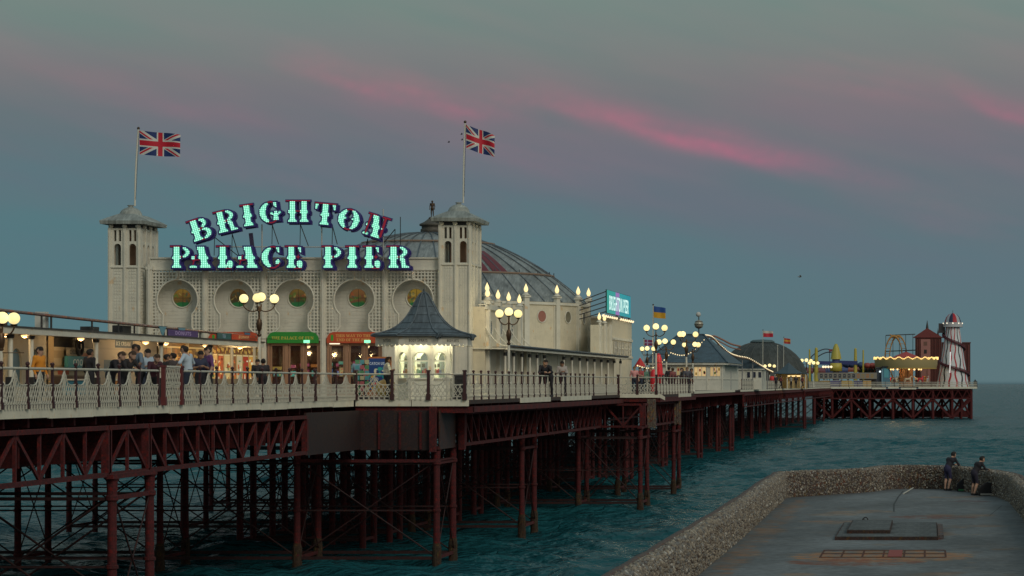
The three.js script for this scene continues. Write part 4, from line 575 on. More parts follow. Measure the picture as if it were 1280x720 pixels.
  for (let i = 0; i < 5; i++) M('stay', cyl([X + 0.24, bt + 0.3 + i * 0.32, -161.9], [X - 1.3, bt - 0.2 + i * 0.28, -160.9], 0.035, 0.035, 5), blackMat, sg);
}

// ---------------------------------------------------------------- illuminated letters
// Each glyph: body outline pieces (dark blue), lit stems (mint), red slivers; unit height, own width
{
  const bodyM = mat([0.03, 0.022, 0.17], { roughness: 0.4 }), litM = glow([0.20, 0.72, 0.52], 0.42), redM = mat([0.45, 0.012, 0.05], { roughness: 0.4 }), bulbM = glow([0.5, 1, 0.8], 1.0);
  const stem = (x0, x1, lean = 0) => { const w = x1 - x0, s = y => lean * (y - 0.5); const e = w * 0.22; const L = [[x0, 0.965], [x0, 0.6], [x0 - e, 0.52], [x0 - e, 0.44], [x0 + w * 0.06, 0.4], [x0 + w * 0.06, 0.2], [x0 - e * 1.25, 0.1], [x0 - e * 1.25, 0.035]], Rr = L.map(([x, y]) => [x0 + x1 - x, y]).reverse(); return [...L, ...Rr].map(([x, y]) => [x + s(y), y]); };
  const band = (pts, w) => { const l = [], r = []; pts.forEach((p, i) => { const a = pts[Math.max(0, i - 1)], b = pts[Math.min(pts.length - 1, i + 1)], dx = b[0] - a[0], dy = b[1] - a[1], q = Math.hypot(dx, dy), h = (Array.isArray(w) ? mix(w[0], w[1], Math.sin(Math.PI * i / (pts.length - 1))) : w) / 2; l.push([p[0] - dy / q * h, p[1] + dx / q * h]); r.unshift([p[0] + dy / q * h, p[1] - dx / q * h]); }); return [...l, ...r]; };
  const arc = (cx, cy, rx, ry, a0, a1, n = 12) => Array.from({ length: n + 1 }, (_, i) => { const a = (a0 + (a1 - a0) * i / n) * RAD; return [cx + rx * Math.cos(a), cy + ry * Math.sin(a)]; });
  const slab = (x0, x1, y0, y1) => rect(x0, x1, y0, y1), dot = (x, y, r = 0.055) => circ(x, y, r, 10);
  const G = {
    I: { w: 0.66, lit: [stem(0.19, 0.47)], red: [slab(0.02, 0.64, 0.96, 1.02)] },
    P: { w: 0.92, lit: [stem(0.18, 0.44), band(arc(0.5, 0.72, 0.3, 0.2, 70, -70), [0.08, 0.17])], red: [slab(0.02, 0.5, 0.97, 1.02), band(arc(0.48, 0.72, 0.2, 0.21, -60, -100, 4), 0.05)] },
    R: { w: 1.02, lit: [stem(0.18, 0.44), band(arc(0.5, 0.74, 0.3, 0.2, 72, -72), [0.08, 0.17]), [[0.58, 0.5], [0.76, 0.48], [0.83, 0.15], [0.95, 0.1], [0.95, 0.035], [0.66, 0.035], [0.63, 0.28]]], red: [slab(0.02, 0.55, 0.97, 1.02), band([[0.44, 0.5], [0.64, 0.54]], 0.05)] },
    B: { w: 1.0, lit: [stem(0.18, 0.44), band(arc(0.5, 0.76, 0.26, 0.18, 75, -70), [0.08, 0.16]), band(arc(0.5, 0.28, 0.34, 0.22, 70, -75), [0.08, 0.19])], red: [slab(0.02, 0.55, 0.97, 1.02), band([[0.44, 0.5], [0.62, 0.55]], 0.06), slab(0.44, 0.58, 0.0, 0.05)] },
    A: { w: 1.06, lit: [stem(0.46, 0.76, -0.24), [[0.03, 0.035], [0.33, 0.035], [0.33, 0.1], [0.24, 0.14], [0.12, 0.14], [0.03, 0.1]], dot(0.18, 0.48, 0.075)], red: [band([[0.16, 0.16], [0.3, 0.6]], 0.05), band([[0.14, 0.36], [0.46, 0.4]], 0.05)] },
    L: { w: 0.86, lit: [stem(0.19, 0.46), [...arc(0.66, 0.2, 0.14, 0.17, 20, 340, 14)]], red: [slab(0.02, 0.62, 0.97, 1.02), slab(0.46, 0.72, -0.01, 0.035)] },
    C: { w: 0.9, lit: [band(arc(0.52, 0.5, 0.36, 0.42, 105, 255, 16), [0.08, 0.27]), [[0.66, 0.95], [0.78, 0.95], [0.8, 0.72], [0.72, 0.74]], dot(0.74, 0.3, 0.1)], red: [band(arc(0.52, 0.5, 0.34, 0.48, 70, 110, 6), 0.06), band(arc(0.52, 0.5, 0.36, 0.47, -110, -30, 8), 0.06)] },
    G: { w: 0.98, lit: [band(arc(0.5, 0.5, 0.36, 0.42, 105, 255, 16), [0.08, 0.27]), [[0.66, 0.95], [0.78, 0.95], [0.8, 0.72], [0.7, 0.76]], [[0.6, 0.14], [0.86, 0.14], [0.84, 0.34], [0.93, 0.42], [0.56, 0.42], [0.66, 0.34]], dot(0.56, 0.46, 0.06), dot(0.93, 0.48, 0.06), dot(0.75, 0.48, 0.07)], red: [band(arc(0.52, 0.5, 0.34, 0.48, 70, 110, 6), 0.06), band(arc(0.52, 0.5, 0.36, 0.47, -110, -50, 8), 0.06)] },
    O: { w: 1.02, lit: [band(arc(0.52, 0.5, 0.34, 0.42, 110, 250, 16), [0.08, 0.25]), band(arc(0.52, 0.5, 0.34, 0.42, 70, -70, 16), [0.08, 0.25]), dot(0.1, 0.54, 0.06), dot(0.94, 0.54, 0.06), dot(0.35, 0.54, 0.05), dot(0.69, 0.54, 0.05)], red: [band(arc(0.52, 0.5, 0.3, 0.46, 60, 120, 6), 0.06), band(arc(0.52, 0.5, 0.3, 0.46, -60, -120, 6), 0.06)] },
    H: { w: 1.16, lit: [stem(0.2, 0.44), stem(0.74, 0.98)], red: [slab(0.02, 0.58, 0.97, 1.02), slab(0.6, 1.14, 0.97, 1.02), slab(0.46, 0.72, 0.5, 0.55)] },
    T: { w: 1.06, lit: [stem(0.4, 0.66), [[0.06, 0.96], [0.2, 0.96], [0.14, 0.72], [0.06, 0.74]], [[0.86, 0.96], [1.0, 0.96], [1.0, 0.74], [0.92, 0.72]]], red: [slab(0.02, 1.04, 0.97, 1.02)] },
    E: { w: 0.9, lit: [stem(0.18, 0.44), [[0.62, 0.95], [0.74, 0.95], [0.76, 0.72], [0.68, 0.76]], [...arc(0.7, 0.2, 0.13, 0.17, 20, 340, 14)]], red: [slab(0.02, 0.6, 0.97, 1.02), [[0.52, 0.52], [0.6, 0.55], [0.63, 0.64], [0.66, 0.55], [0.74, 0.52], [0.66, 0.49], [0.63, 0.4], [0.6, 0.49]], slab(0.44, 0.78, -0.01, 0.035)] },
    N: { w: 1.14, lit: [stem(0.44, 0.7, -0.22), dot(0.14, 0.1, 0.06), dot(0.28, 0.1, 0.06), dot(0.18, 0.5, 0.06), dot(0.9, 0.5, 0.06)], red: [slab(0.1, 0.5, 0.97, 1.02), slab(0.76, 1.14, 0.95, 1.02), band([[0.2, 0.1], [0.24, 0.95]], 0.07), band([[0.92, 0.97], [0.9, 0.1]], 0.1)] },
  };
  const grow = (pts, d) => { const n = pts.length; let A = 0; for (let i = 0; i < n; i++) { const a = pts[i], b = pts[(i + 1) % n]; A += a[0] * b[1] - b[0] * a[1]; } const s = A > 0 ? 1 : -1; return pts.map((p, i) => { const a = pts[(i + n - 1) % n], b = pts[(i + 1) % n], d1 = [p[0] - a[0], p[1] - a[1]], d2 = [b[0] - p[0], b[1] - p[1]], l1 = Math.hypot(...d1) || 1, l2 = Math.hypot(...d2) || 1; let nx = d1[1] / l1 + d2[1] / l2, ny = -d1[0] / l1 - d2[0] / l2; const l = Math.hypot(nx, ny) || 1, k = Math.min(1.7, 2 / l); return [p[0] + s * nx / l * d * k, p[1] + s * ny / l * d * k]; }); };
  const inPoly = (x, y, p) => { let c = false; for (let i = 0, j = p.length - 1; i < p.length; j = i++) if ((p[i][1] > y) !== (p[j][1] > y) && x < (p[j][0] - p[i][0]) * (y - p[i][1]) / (p[j][1] - p[i][1]) + p[i][0]) c = !c; return c; };
  const bulbG = new THREE.OctahedronGeometry(0.03, 0);
  function letter(ch, parent, px, py, wpx, hpx, deg) {      // px,py: where its middle hangs on the front of the hall
    const g = G[ch], h = hpx / 27, w = wpx / 27, sx = w / (g.w + 0.1), cx = fx(px), cyy = fy(py), a = deg * RAD, z = -HD + 0.62;
    const put = geo => geo.translate(-g.w / 2, -0.5, 0).scale(sx, h / 1.1, 1).rotateZ(a).translate(cx, cyy, z);
    const all = [...g.lit, ...g.red];
    const b = M('letter', all.map((p, i) => put(ext(grow(p, i < g.lit.length ? 0.07 : 0.035), 0.16 + i * 0.002))), bodyM, parent);
    M('letter_back', g.lit.map((p, i) => put(ext(grow(p, 0.075), 0.12 + i * 0.002).translate(0.06, -0.05, -0.13))), bodyM, b);
    M('lit_face', g.lit.map((p, i) => put(ext(p, 0.02).translate(0, 0, 0.19 + i * 0.002))), litM, b);
    M('red_trim', g.red.map((p, i) => put(ext(p, 0.02).translate(0, 0, 0.2 + i * 0.002))), redM, b);
    const bl = []; for (const p of g.lit) { const xs = p.map(q => q[0]), ys = p.map(q => q[1]); for (let x = Math.min(...xs) + 0.03; x < Math.max(...xs); x += 0.084) for (let y = Math.min(...ys) + 0.03; y < Math.max(...ys); y += 0.08) if (inPoly(x, y, p)) bl.push(put(bulbG.clone().translate(x, y, 0.222))); }
    M('bulbs', bl, bulbM, b, 'stuff');
  }
  const s1 = thing('arched_letter_sign', 'arched row of glowing mint letters on the roof of the arcade front', 'sign', [fx(365), fy(300), -HD + 0.6]);
  [['B', 256.5, 288, 32, 30, 18], ['R', 288.5, 278, 31, 30, 13], ['I', 315.5, 271, 20, 30, 8], ['G', 343.5, 267, 29, 30, 4], ['H', 378, 266, 34, 30, 0], ['T', 411.5, 269.5, 31, 30, -5], ['O', 441, 275.5, 31, 30, -10], ['N', 474.5, 284.5, 34, 31, -17]].forEach(l => letter(l[0], s1, ...l.slice(1)));
  const s2 = thing('straight_letter_sign', 'straight row of glowing mint letters along the parapet of the arcade front', 'sign', [fx(367), fy(338), -HD + 0.6]);
  [['P', 231.5, 28], ['A', 258, 33], ['L', 287.5, 26], ['A', 316, 33], ['C', 345, 28], ['E', 373.5, 27], ['P', 419.5, 28], ['I', 445.5, 21], ['E', 470, 27], ['R', 502.5, 33]].forEach(([c, x, w]) => letter(c, s2, x, 322.8, w, 30.5, 0));
  // frame that carries the letters
  const fr = thing('sign_frame', 'thin steel frame carrying the glowing letters above the parapet', 'frame', [fx(367), fy(323), -HD - 0.4]), pole = mat([0.42, 0.42, 0.4]), z = -HD + 0.36;
  for (const x of [330, 404.5, 481]) M('mast', cyl([fx(x), fy(340), z - 0.02], [fx(x), fy(x === 481 ? 262 : 281), z - 0.02], 0.035, 0.03, 6), pole, fr);
  for (const [a, b, c, d] of [[271, 297, 300, 320], [293, 293, 302, 322], [343, 282, 351, 306], [378, 281, 388, 308], [418, 283, 424, 306], [462, 299, 460, 308], [496, 287, 482, 304]]) { M('strut', cyl([fx(a), fy(b), z], [fx(c), fy(d), z], 0.022, 0.022, 5), blackMat, fr); M('strut', cyl([fx(a), fy(b), z], [fx(a) - 0.02, fy(d), z], 0.018, 0.018, 5), blackMat, fr); }
  M('strut', bar([fx(316), fy(292), z - 0.02], [fx(318), fy(309), z - 0.02], 0.17, 0.1), mat([0.03, 0.02, 0.06]), fr);
  M('cross_rail', cyl([fx(280), fy(309), z - 0.05], [fx(500), fy(309.5), z - 0.05], 0.025, 0.025, 6), pole, fr); M('mast', cyl([fx(497), fy(310), z - 1], [fx(497), fy(270), z - 1], 0.02, 0.02, 5), blackMat, fr);
}

// ---------------------------------------------------------------- shop row under the long canopy
{
  const E = -29.2, S = -31.2, W = -35, D0 = 70, D1 = 112.6, yb = EYE + 1.61, yt = yb + 0.2;
  const sh = thing('shop_row', 'low row of kiosks under a long white canopy on the pier', 'building', [-32, DECK, -92]);
  M('canopy_fascia', bx(E - 0.06, E, yb, yt, -D0, -D1), white, sh); M('canopy_end', bx(W, E - 0.06, yb, yt, -D1, -D1 - 0.06), white, sh); M('canopy_ceiling', bx(W, E - 0.06, yb + 0.1, yb + 0.14, -D0, -D1), white, sh);
  M('canopy_roof', ext([[E + 0.04, yt], [E + 0.04, yt + 0.05], [-32, yt + 0.16], [W - 0.1, yt + 0.05], [W - 0.1, yt]], D1 - D0 + 0.1).translate(0, 0, -D1 - 0.05), blackMat, sh);
  M('back_wall', bx(W, W + 0.1, DECK, yb + 0.1, -84, -D1), cream, sh); M('shop_floor', bx(W, S, DECK + 0.004, DECK + 0.03, -D0, -D1), mat([0.2, 0.17, 0.13]), sh);
  for (const px of [-20, 13, 39, 120, 201, 262]) { const D = DX(px, E - 0.25); M('canopy_post', [cyl([E - 0.25, DECK, -D], [E - 0.25, yb + 0.1, -D], 0.085, 0.075, 10)], white, sh); M('post_base', bx(E - 0.37, E - 0.13, DECK, DECK + 0.85, -D - 0.12, -D + 0.12), blackMat, sh); M('post_collar', cyl([E - 0.25, yb - 0.14, -D], [E - 0.25, yb - 0.02, -D], 0.11, 0.13, 10), blackMat, sh); }
  // shop fronts: [from px, to px, material]
  const Dp = px => DX(px, S), R = rng(31);
  const stroke = (x, W, H, list) => list.forEach(([c, a, b, w, h]) => { x.fillStyle = c; x.fillRect(a * W, b * H, w * W, h * H); });
  const doorM = mat([0.6, 0.55, 0.43], { map: paintTex });
  M('front_wall', ext(rect(0, Dp(58) - Dp(-40), DECK, yb + 0.1), 0.12, [0.38, 0.6, 0.82].map(k => archPts(k * (Dp(58) - Dp(-40)) - 0.5, k * (Dp(58) - Dp(-40)) + 0.5, DECK + 0.5, DECK + 1.85))).rotateY(Math.PI / 2).translate(S - 0.12, 0, -Dp(-40)), doorM, sh);
  for (const k of [0.38, 0.6, 0.82]) { const D = Dp(-40) + k * (Dp(58) - Dp(-40)); M('sky_tinted_pane', bx(S - 0.08, S - 0.07, DECK + 0.5, DECK + 1.85, -D - 0.5, -D + 0.5), new THREE.MeshPhysicalMaterial({ color: C(0.28, 0.5, 0.62), roughness: 0.12, transmission: 0.5, thickness: 0, side: THREE.DoubleSide }), sh); }  // blue of the sky beyond the openings is put into the pane colour
  const unit = (a, b, draw, lit, name = 'shop_front', x = S) => { const A = Dp(a) * x / S, B = Dp(b) * x / S; sheet(name, B - A, yb + 0.08 - DECK, printMat(512, 256, draw, lit), sh, [x, (DECK + yb + 0.1) / 2, -(A + B) / 2], Math.PI / 2); };
  unit(60, 118, (x, W, H) => { x.fillStyle = '#a89a7c'; x.fillRect(0, 0, W, H); for (let i = 0; i < 9; i++) { x.fillStyle = i % 2 ? '#b8ab90' : '#a09274'; x.fillRect(0, i * H / 9, W, H / 9 - 2); } stroke(x, W, H, [['#b09a74', 0, 0, 0.12, 1], ['#1c1614', 0.12, 0, 0.85, 0.16], ['#b8542a', 0.62, 0.24, 0.26, 0.08], ['#a8491f', 0.2, 0.5, 0.24, 0.09], ['#6d5a48', 0.1, 0.6, 0.85, 0.03], ['#4f3628', 0.12, 0.62, 0.8, 0.38]]); x.fillStyle = '#17110f'; x.font = 'bold 34px serif'; x.fillText('HOT DOGS', 150, 36); }, 0);
  unit(122, 196, (x, W, H) => { x.fillStyle = '#c4bcac'; x.fillRect(0, 0, W, H); stroke(x, W, H, [['#5d7f96', 0.1, 0.34, 0.14, 0.2], ['#b9b2a4', 0, 0.14, 1, 0.03], ['#8f9aa0', 0.35, 0.38, 0.2, 0.22], ['#3d5870', 0.28, 0.0, 0.3, 0.13], ['#c4bba8', 0.62, 0.2, 0.3, 0.5], ['#8d8374', 0, 0.75, 1, 0.03], ['#7a6f60', 0, 0.78, 1, 0.22]]); x.fillStyle = '#d5e0e2'; x.font = 'bold 24px sans-serif'; x.fillText('ICE CREAM', 150, 24); }, 0.0);
  // lit glass counter stalls
  const stall = (a, b, draw, k) => unit(a, b, draw, k, 'lit_shop_window');
  stall(204, 262, (x, W, H) => { x.fillStyle = '#7a5526'; x.fillRect(0, 0, W, H); const r = rng(4); for (let i = 0; i < 150; i++) { x.fillStyle = ['#e0b050', '#c98a3a', '#f2d48a', '#6d3d1c', '#a8642c', '#3a2414', '#d8c49a'][r() * 7 | 0]; x.globalAlpha = 0.7; x.fillRect(r() * W, 10 + r() * H * 0.62, 6 + r() * 26, 5 + r() * 20); } x.globalAlpha = 1; stroke(x, W, H, [['#3b2a1a', 0, 0.6, 1, 0.02], ['#54442e', 0, 0.62, 1, 0.38], ['#e8c47a', 0, 0.06, 1, 0.03]]); }, 0.34);
  stall(263, 326, (x, W, H) => { x.fillStyle = '#a88a58'; x.fillRect(0, 0, W, H); const r = rng(8); for (let i = 0; i < 8; i++) { x.fillStyle = ['#c9a868', '#b5603a', '#d8bd80', '#8a5a34', '#c4b490', '#a83c28', '#d09a40', '#b89a60'][i]; x.fillRect(8 + i * 63, 50, 54, 190); x.fillStyle = '#e2cf9c'; x.fillRect(8 + i * 63, 44, 54, 5); for (let q = 0; q < 14; q++) { x.fillStyle = ['#f0d890', '#8a3a20', '#5a7a40', '#c86a30', '#e8e0c0'][r() * 5 | 0]; x.fillRect(10 + i * 63 + r() * 40, 60 + r() * 160, 6 + r() * 14, 5 + r() * 20); } } x.fillStyle = '#6a4a28'; x.fillRect(0, 0, W, 40); for (let i = 0; i < 40; i++) { x.fillStyle = ['#e8c060', '#7a3a20', '#c8a050'][i % 3]; x.fillRect(i * 13, 8 + (i % 4) * 5, 8, 16); } }, 0.4);
  M('end_wall', bx(W, S, DECK, yb + 0.1, -D1 + 0.12, -D1), white, sh); M('counter', bx(S + 0.02, S + 0.5, DECK, DECK + 0.85, -Dp(206), -Dp(320)), mat([0.4, 0.33, 0.22], { map: paintTex }), sh);
  for (const px of [232, 262, 288, 316]) M('stall_post', bx(S + 0.02, S + 0.12, DECK + 0.86, yb + 0.09, -Dp(px) - 0.06, -Dp(px) + 0.06), cream, sh);
  // ceiling lamps
  [6, 31, 101, 182, 207, 257, 300].forEach((px, i) => { const D = DX(px, -30.2), t = thing('canopy_lamp', `small warm lamp under the shop canopy, number ${i}`, 'lamp', [-30.2, yb + 0.09, -D], 'small lamps under the shop canopy'); t.userData.label = 'small warm dome lamp under the shop canopy'; M('fitting', cyl([-30.2, yb + 0.099, -D], [-30.2, yb + 0.03, -D], 0.2, 0.22, 12), bronze, t); const b = M('lamp_bulb', ball(-30.2, yb - 0.0, -D, 0.13, 10, 0.5), glow([1, 0.62, 0.25], 1.6), t); lampLight(b, -30.2, yb - 0.1, -D, i < 3 ? 2.4 : 2.8, [1, 0.66, 0.32]); });
  // cool drinks sign, round fan, banners
  const cs = thing('drinks_sign', 'turquoise pill-shaped cold drinks sign on the snack kiosk', 'sign', [S + 0.1, DECK + 1.2, -Dp(92)]); sheet('sign_board', 2.5, 0.4, printMat(256, 64, (x, W, H) => { x.fillStyle = '#2e8fa0'; x.fillRect(0, 0, W, H); x.fillStyle = '#d8ecec'; x.font = 'bold 52px sans-serif'; x.textAlign = 'center'; x.textBaseline = 'middle'; x.fillText('COOL!', W / 2, H / 2 + 3); }), cs, [S + 0.26, DECK + 1.42, -Dp(91)], Math.PI / 2); M('sign_case', bx(S + 0.12, S + 0.25, DECK + 1.21, DECK + 1.63, -Dp(91) + 1.26, -Dp(91) - 1.26), mat([0.05, 0.25, 0.3]), cs);
  sheet('small_lettering', 1.5, 0.26, printMat(128, 24, (x, W, H) => { x.fillStyle = '#b5a98e'; x.fillRect(0, 0, W, H); x.fillStyle = '#2a2622'; x.font = 'bold 21px sans-serif'; x.textAlign = 'center'; x.fillText('CHILL', W / 2, 19); }), cs, [S + 0.13, DECK + 1.78, -Dp(87)], Math.PI / 2);
  const fn = thing('wall_fan', 'round dark fan above the cold drinks sign', 'fan', [S + 0.1, DECK + 1.8, -Dp(94)]); M('rim', new THREE.TorusGeometry(0.34, 0.06, 8, 24).rotateY(Math.PI / 2).translate(S + 0.16, DECK + 2.0, -Dp(94)), blackMat, fn); M('hub', cyl([S + 0.05, DECK + 2.0, -Dp(94)], [S + 0.22, DECK + 2.0, -Dp(94)], 0.1, 0.1, 10), blackMat, fn); for (let i = 0; i < 4; i++) M('blade', new THREE.BoxGeometry(0.03, 0.3, 0.17).translate(0, 0.18, 0).rotateX(i * Math.PI / 2 + 0.4).translate(S + 0.13, DECK + 2.0, -Dp(94)), mat([0.05, 0.035, 0.03]), fn);
  for (const [px, w, c, l] of [[78, 1.5, [0.03, 0.2, 0.28], 'low turquoise counter panel below the cold drinks sign'], [128, 0.7, [0.6, 0.22, 0.04], 'small orange bin front by the canopy post']]) { const t = thing('counter_panel', l, 'panel', [S + 0.6, DECK, -Dp(px)]); M('panel', bx(S + 0.5, S + 0.6, DECK + 0.25, DECK + 0.75, -Dp(px) - w, -Dp(px) + w), mat(c), t); M('panel_top', bx(S + 0.45, S + 0.65, DECK + 0.751, DECK + 0.8, -Dp(px) - w, -Dp(px) + w), white, t); M('panel_foot', bx(S + 0.5, S + 0.58, DECK + 0.031, DECK + 0.249, -Dp(px) - w * 0.8, -Dp(px) + w * 0.8), blackMat, t); }
  // pipe rail with brackets on the canopy, speaker box, banners, bunting
  const pr = thing('roof_pipe', 'long copper-coloured pipe on brackets above the shop canopy', 'pipe', [E - 0.2, yt, -92]), pipeM = mat([0.56, 0.4, 0.31], { roughness: 0.5, map: ironTex });
  const py = px => yt + (px < 60 ? 0.5 : px < 200 ? 0.42 : 0.34); M('pipe', tube([-30, 10, 40, 80, 130, 180, 230, 280, 320].map(px => [E - 0.2, yt + mix(0.56, 0.26, (px + 30) / 350), -DX(px, E - 0.2)]), 0.055, 7), pipeM, pr);
  for (const px of [8, 52, 64, 115, 148, 168, 205, 250, 296]) { const D = DX(px, E - 0.2), h = mix(0.56, 0.26, (px + 30) / 350); M('bracket', cyl([E - 0.2, yt + 0.05, -D], [E - 0.2, yt + h, -D], 0.035, 0.035, 6), blackMat, pr); }
  for (const [px, w, h, c, l] of [[153, 0.55, 0.28, [0.015, 0.015, 0.016], 'black speaker box on the shop canopy'], [53, 0.16, 0.55, [0.5, 0.5, 0.46], 'pale floodlight box on the shop canopy'], [113, 0.5, 0.16, [0.03, 0.03, 0.032], 'dark cable tray on the shop canopy']]) { const D = DX(px, E - 0.5), t = thing('roof_box', l, 'box', [E - 0.5, yt + 0.05, -D]); M('case', bx(E - 0.7, E - 0.35, yt + 0.06, yt + 0.06 + h, -D - w, -D + w), mat(c), t); M('front_grille', bx(E - 0.349, E - 0.34, yt + 0.1, yt + h, -D - w * 0.9, -D + w * 0.9), mat(c.map(v => v * 0.6 + 0.01)), t); M('foot', bx(E - 0.6, E - 0.45, yt + 0.0, yt + 0.059, -D - w * 0.6, -D + w * 0.6), blackMat, t); }
  for (const [a, b, bg, fg, txt, l] of [[208, 246, '#4a2c7a', '#b8a0d8', 'DONUTS', 'purple lettered banner on the shop canopy'], [288, 318, '#b8401c', '#f0c890', 'FUDGE', 'orange-red lettered banner on the shop canopy'], [270, 287, '#1c5a60', '#9ac', 'TEA', 'dark teal banner on the shop canopy']]) { const A = DX(a, E - 0.14), B = DX(b, E - 0.14), t = thing('roof_banner', l, 'banner', [E - 0.14, yt + 0.05, -(A + B) / 2]); sheet('banner_face', B - A, 0.24, printMat(256, 40, (x, W, H) => { x.fillStyle = bg; x.fillRect(0, 0, W, H); x.fillStyle = fg; x.font = 'bold 34px sans-serif'; x.textAlign = 'center'; x.fillText(txt, W / 2, 32); }), t, [E - 0.085, yt + 0.18, -(A + B) / 2], Math.PI / 2); M('banner_back', bx(E - 0.13, E - 0.09, yt + 0.06, yt + 0.3, -A, -B), blackMat, t); }
  for (const [px, c, l] of [[203, [0.1, 0.28, 0.36], 'pale blue pennant on the canopy pipe'], [227, [0.1, 0.26, 0.36], 'pale blue pennant over the purple banner'], [309, [0.05, 0.14, 0.26], 'blue pennant over the orange banner']]) { const D = DX(px, E - 0.12), t = thing('pennant', l, 'pennant', [E - 0.1, yt + 0.3, -D]); M('cloth', ext([[-0.5, 0.32], [0.5, 0.32], [0, -0.1]], 0.012).rotateY(Math.PI / 2).translate(E - 0.12, yt + 0.08, -D), mat(c), t); M('cord', cyl([E - 0.11, yt + 0.4, -D + 0.6], [E - 0.11, yt + 0.4, -D - 0.6], 0.01, 0.01, 4), blackMat, t); }
}
// ---------------------------------------------------------------- kiosk with the bell roof
{
  const D = 101.6, cx = at(530, D), ks = thing('kiosk', 'small lit octagonal kiosk with blue-grey bell roof on the pier edge', 'kiosk', [cx, DECK, -D]);
  const ey = EYE + 1.87, r = 1.1, oct = (rr, i) => { const a = (22.5 + 45 * i + 4) * RAD; return [cx + rr * Math.sin(a), -D + rr * Math.cos(a)]; };
  const inner = mat([0.74, 0.73, 0.62], { map: paintTex });
  const wallY1 = ey - 0.12;
  for (let i = 0; i < 8; i++) {
    const a = oct(r, i), b = oct(r, (i + 1) % 8), L = Math.hypot(b[0] - a[0], b[1] - a[1]), am = (45 + 45 * i + 4) * RAD, mx = (a[0] + b[0]) / 2, mz = (a[1] + b[1]) / 2, put = g => g.rotateY(am).translate(mx, 0, mz);
    const win = archPts(-0.27, 0.27, DECK + 0.86, DECK + 1.86, 8);
    const w = M('wall_panel', put(ext(rect(-L / 2, L / 2, DECK, wallY1), 0.08, [win]).translate(0, 0, -0.08)), inner, ks);
    M('window_pane', put(bx(-0.28, 0.28, DECK + 0.85, DECK + 1.87, -0.05, -0.045)), glass, w);
    M('glazing_bar', [put(bx(-0.28, 0.28, DECK + 1.5, DECK + 1.55, 0.004, 0.03)), put(tube(win.slice(2).map(p => [p[0] * 1.08, p[1] + 0.02, 0.02]), 0.022, 5)), put(bx(-0.32, 0.32, DECK + 0.8, DECK + 0.86, 0.002, 0.07))], white, w);
    M('corner_post', [bar([a[0], DECK, a[1]], [a[0], wallY1, a[1]], 0.11, 0.11)], i % 2 ? white : white, ks);
    // scalloped valance board under the eave
    const va = oct(1.92, i), vb = oct(1.92, (i + 1) % 8), VL = Math.hypot(vb[0] - va[0], vb[1] - va[1]), vmx = (va[0] + vb[0]) / 2, vmz = (va[1] + vb[1]) / 2; const sc = [[-VL / 2, ey + 0.0], [-VL / 2, ey - 0.3]]; for (let k = 0; k < 7; k++) for (let q = 0; q <= 5; q++) { const t = (k + q / 5) / 7; sc.push([-VL / 2 + VL * t, ey - 0.3 - 0.085 * Math.sin(Math.PI * q / 5)]); } sc.push([VL / 2, ey + 0.0]);
    const v = M('valance', ext(sc, 0.03).rotateY(am).translate(vmx, 0, vmz), mat([0.66, 0.63, 0.55], { map: paintTex }), ks);
    const txt = { 7: ['Body', 'BODY SPRAYS'], 0: ['', 'BODY ARTS'], 6: ['Airbrush', 'TATTOOS'] }[i];
    if (txt) { const n = [Math.sin(am), Math.cos(am)]; sheet('valance_lettering', VL * 0.7, 0.2, printMat(256, 40, (x, W, H) => { x.fillStyle = '#cbc5b5'; x.fillRect(0, 0, W, H); x.fillStyle = '#2a2a2c'; x.textAlign = 'center'; x.font = 'bold 28px sans-serif'; x.fillText(txt[1], W / 2, 34); x.font = '10px sans-serif'; x.fillText(txt[0], W / 2, 9); }), ks, [vmx + n[0] * 0.036, ey - 0.15, vmz + n[1] * 0.036], am); }
    // goods on a shelf behind each window
    if (i >= 6 || i < 2) { const gd = thing('shelf_goods', `row of small coloured packets on the shelf inside the kiosk window, ${['seaward corner', 'sea side', '', '', '', '', 'shore side', 'front side'][i]}`, 'goods', [mx, DECK + 1, mz]); const RR = rng(90 + i); for (let k = 0; k < 7; k++) M('packet', put(bx(-0.22 + k * 0.062, -0.17 + k * 0.062, DECK + 1.02, DECK + 1.14 + 0.1 * RR(), -0.16, -0.2)), mat([[0.4, 0.05, 0.05], [0.5, 0.45, 0.3], [0.1, 0.25, 0.12], [0.45, 0.2, 0.1], [0.2, 0.2, 0.3]][RR() * 5 | 0]), gd); M('shelf', put(bx(-0.25, 0.25, DECK + 1.0, DECK + 1.02, -0.14, -0.24)), white, gd); M('hanging_goods', [put(bx(-0.18, -0.05, DECK + 1.5, DECK + 1.62, -0.2, -0.21)), put(bx(0.02, 0.14, DECK + 1.28, DECK + 1.42, -0.2, -0.21)), put(bx(-0.16, -0.03, DECK + 1.27, DECK + 1.4, -0.2, -0.21))], mat([0.16, 0.14, 0.1]), gd); }
  }
  M('ceiling', new THREE.CylinderGeometry(1.7, 1.7, 0.04, 8).rotateY(4 * RAD + Math.PI / 8).translate(cx, ey - 0.08, -D), inner, ks);
  M('floor', new THREE.CylinderGeometry(1.15, 1.15, 0.04, 8).rotateY(4 * RAD + Math.PI / 8).translate(cx, DECK + 0.03, -D), inner, ks);
  const bell = [[2.12, 0], [2.1, 0.05], [1.7, 0.14], [1.28, 0.29], [0.92, 0.54], [0.65, 0.86], [0.45, 1.2], [0.3, 1.48], [0.17, 1.67], [0.03, 1.76]];
  const roof = M('bell_roof', [facetted(lathe(bell, 8, cx, ey, -D, 4 * RAD + Math.PI / 8)), facetted(lathe([[0, 0.005], [2.12, -0.012]], 8, cx, ey, -D, 4 * RAD + Math.PI / 8))], lead, ks);
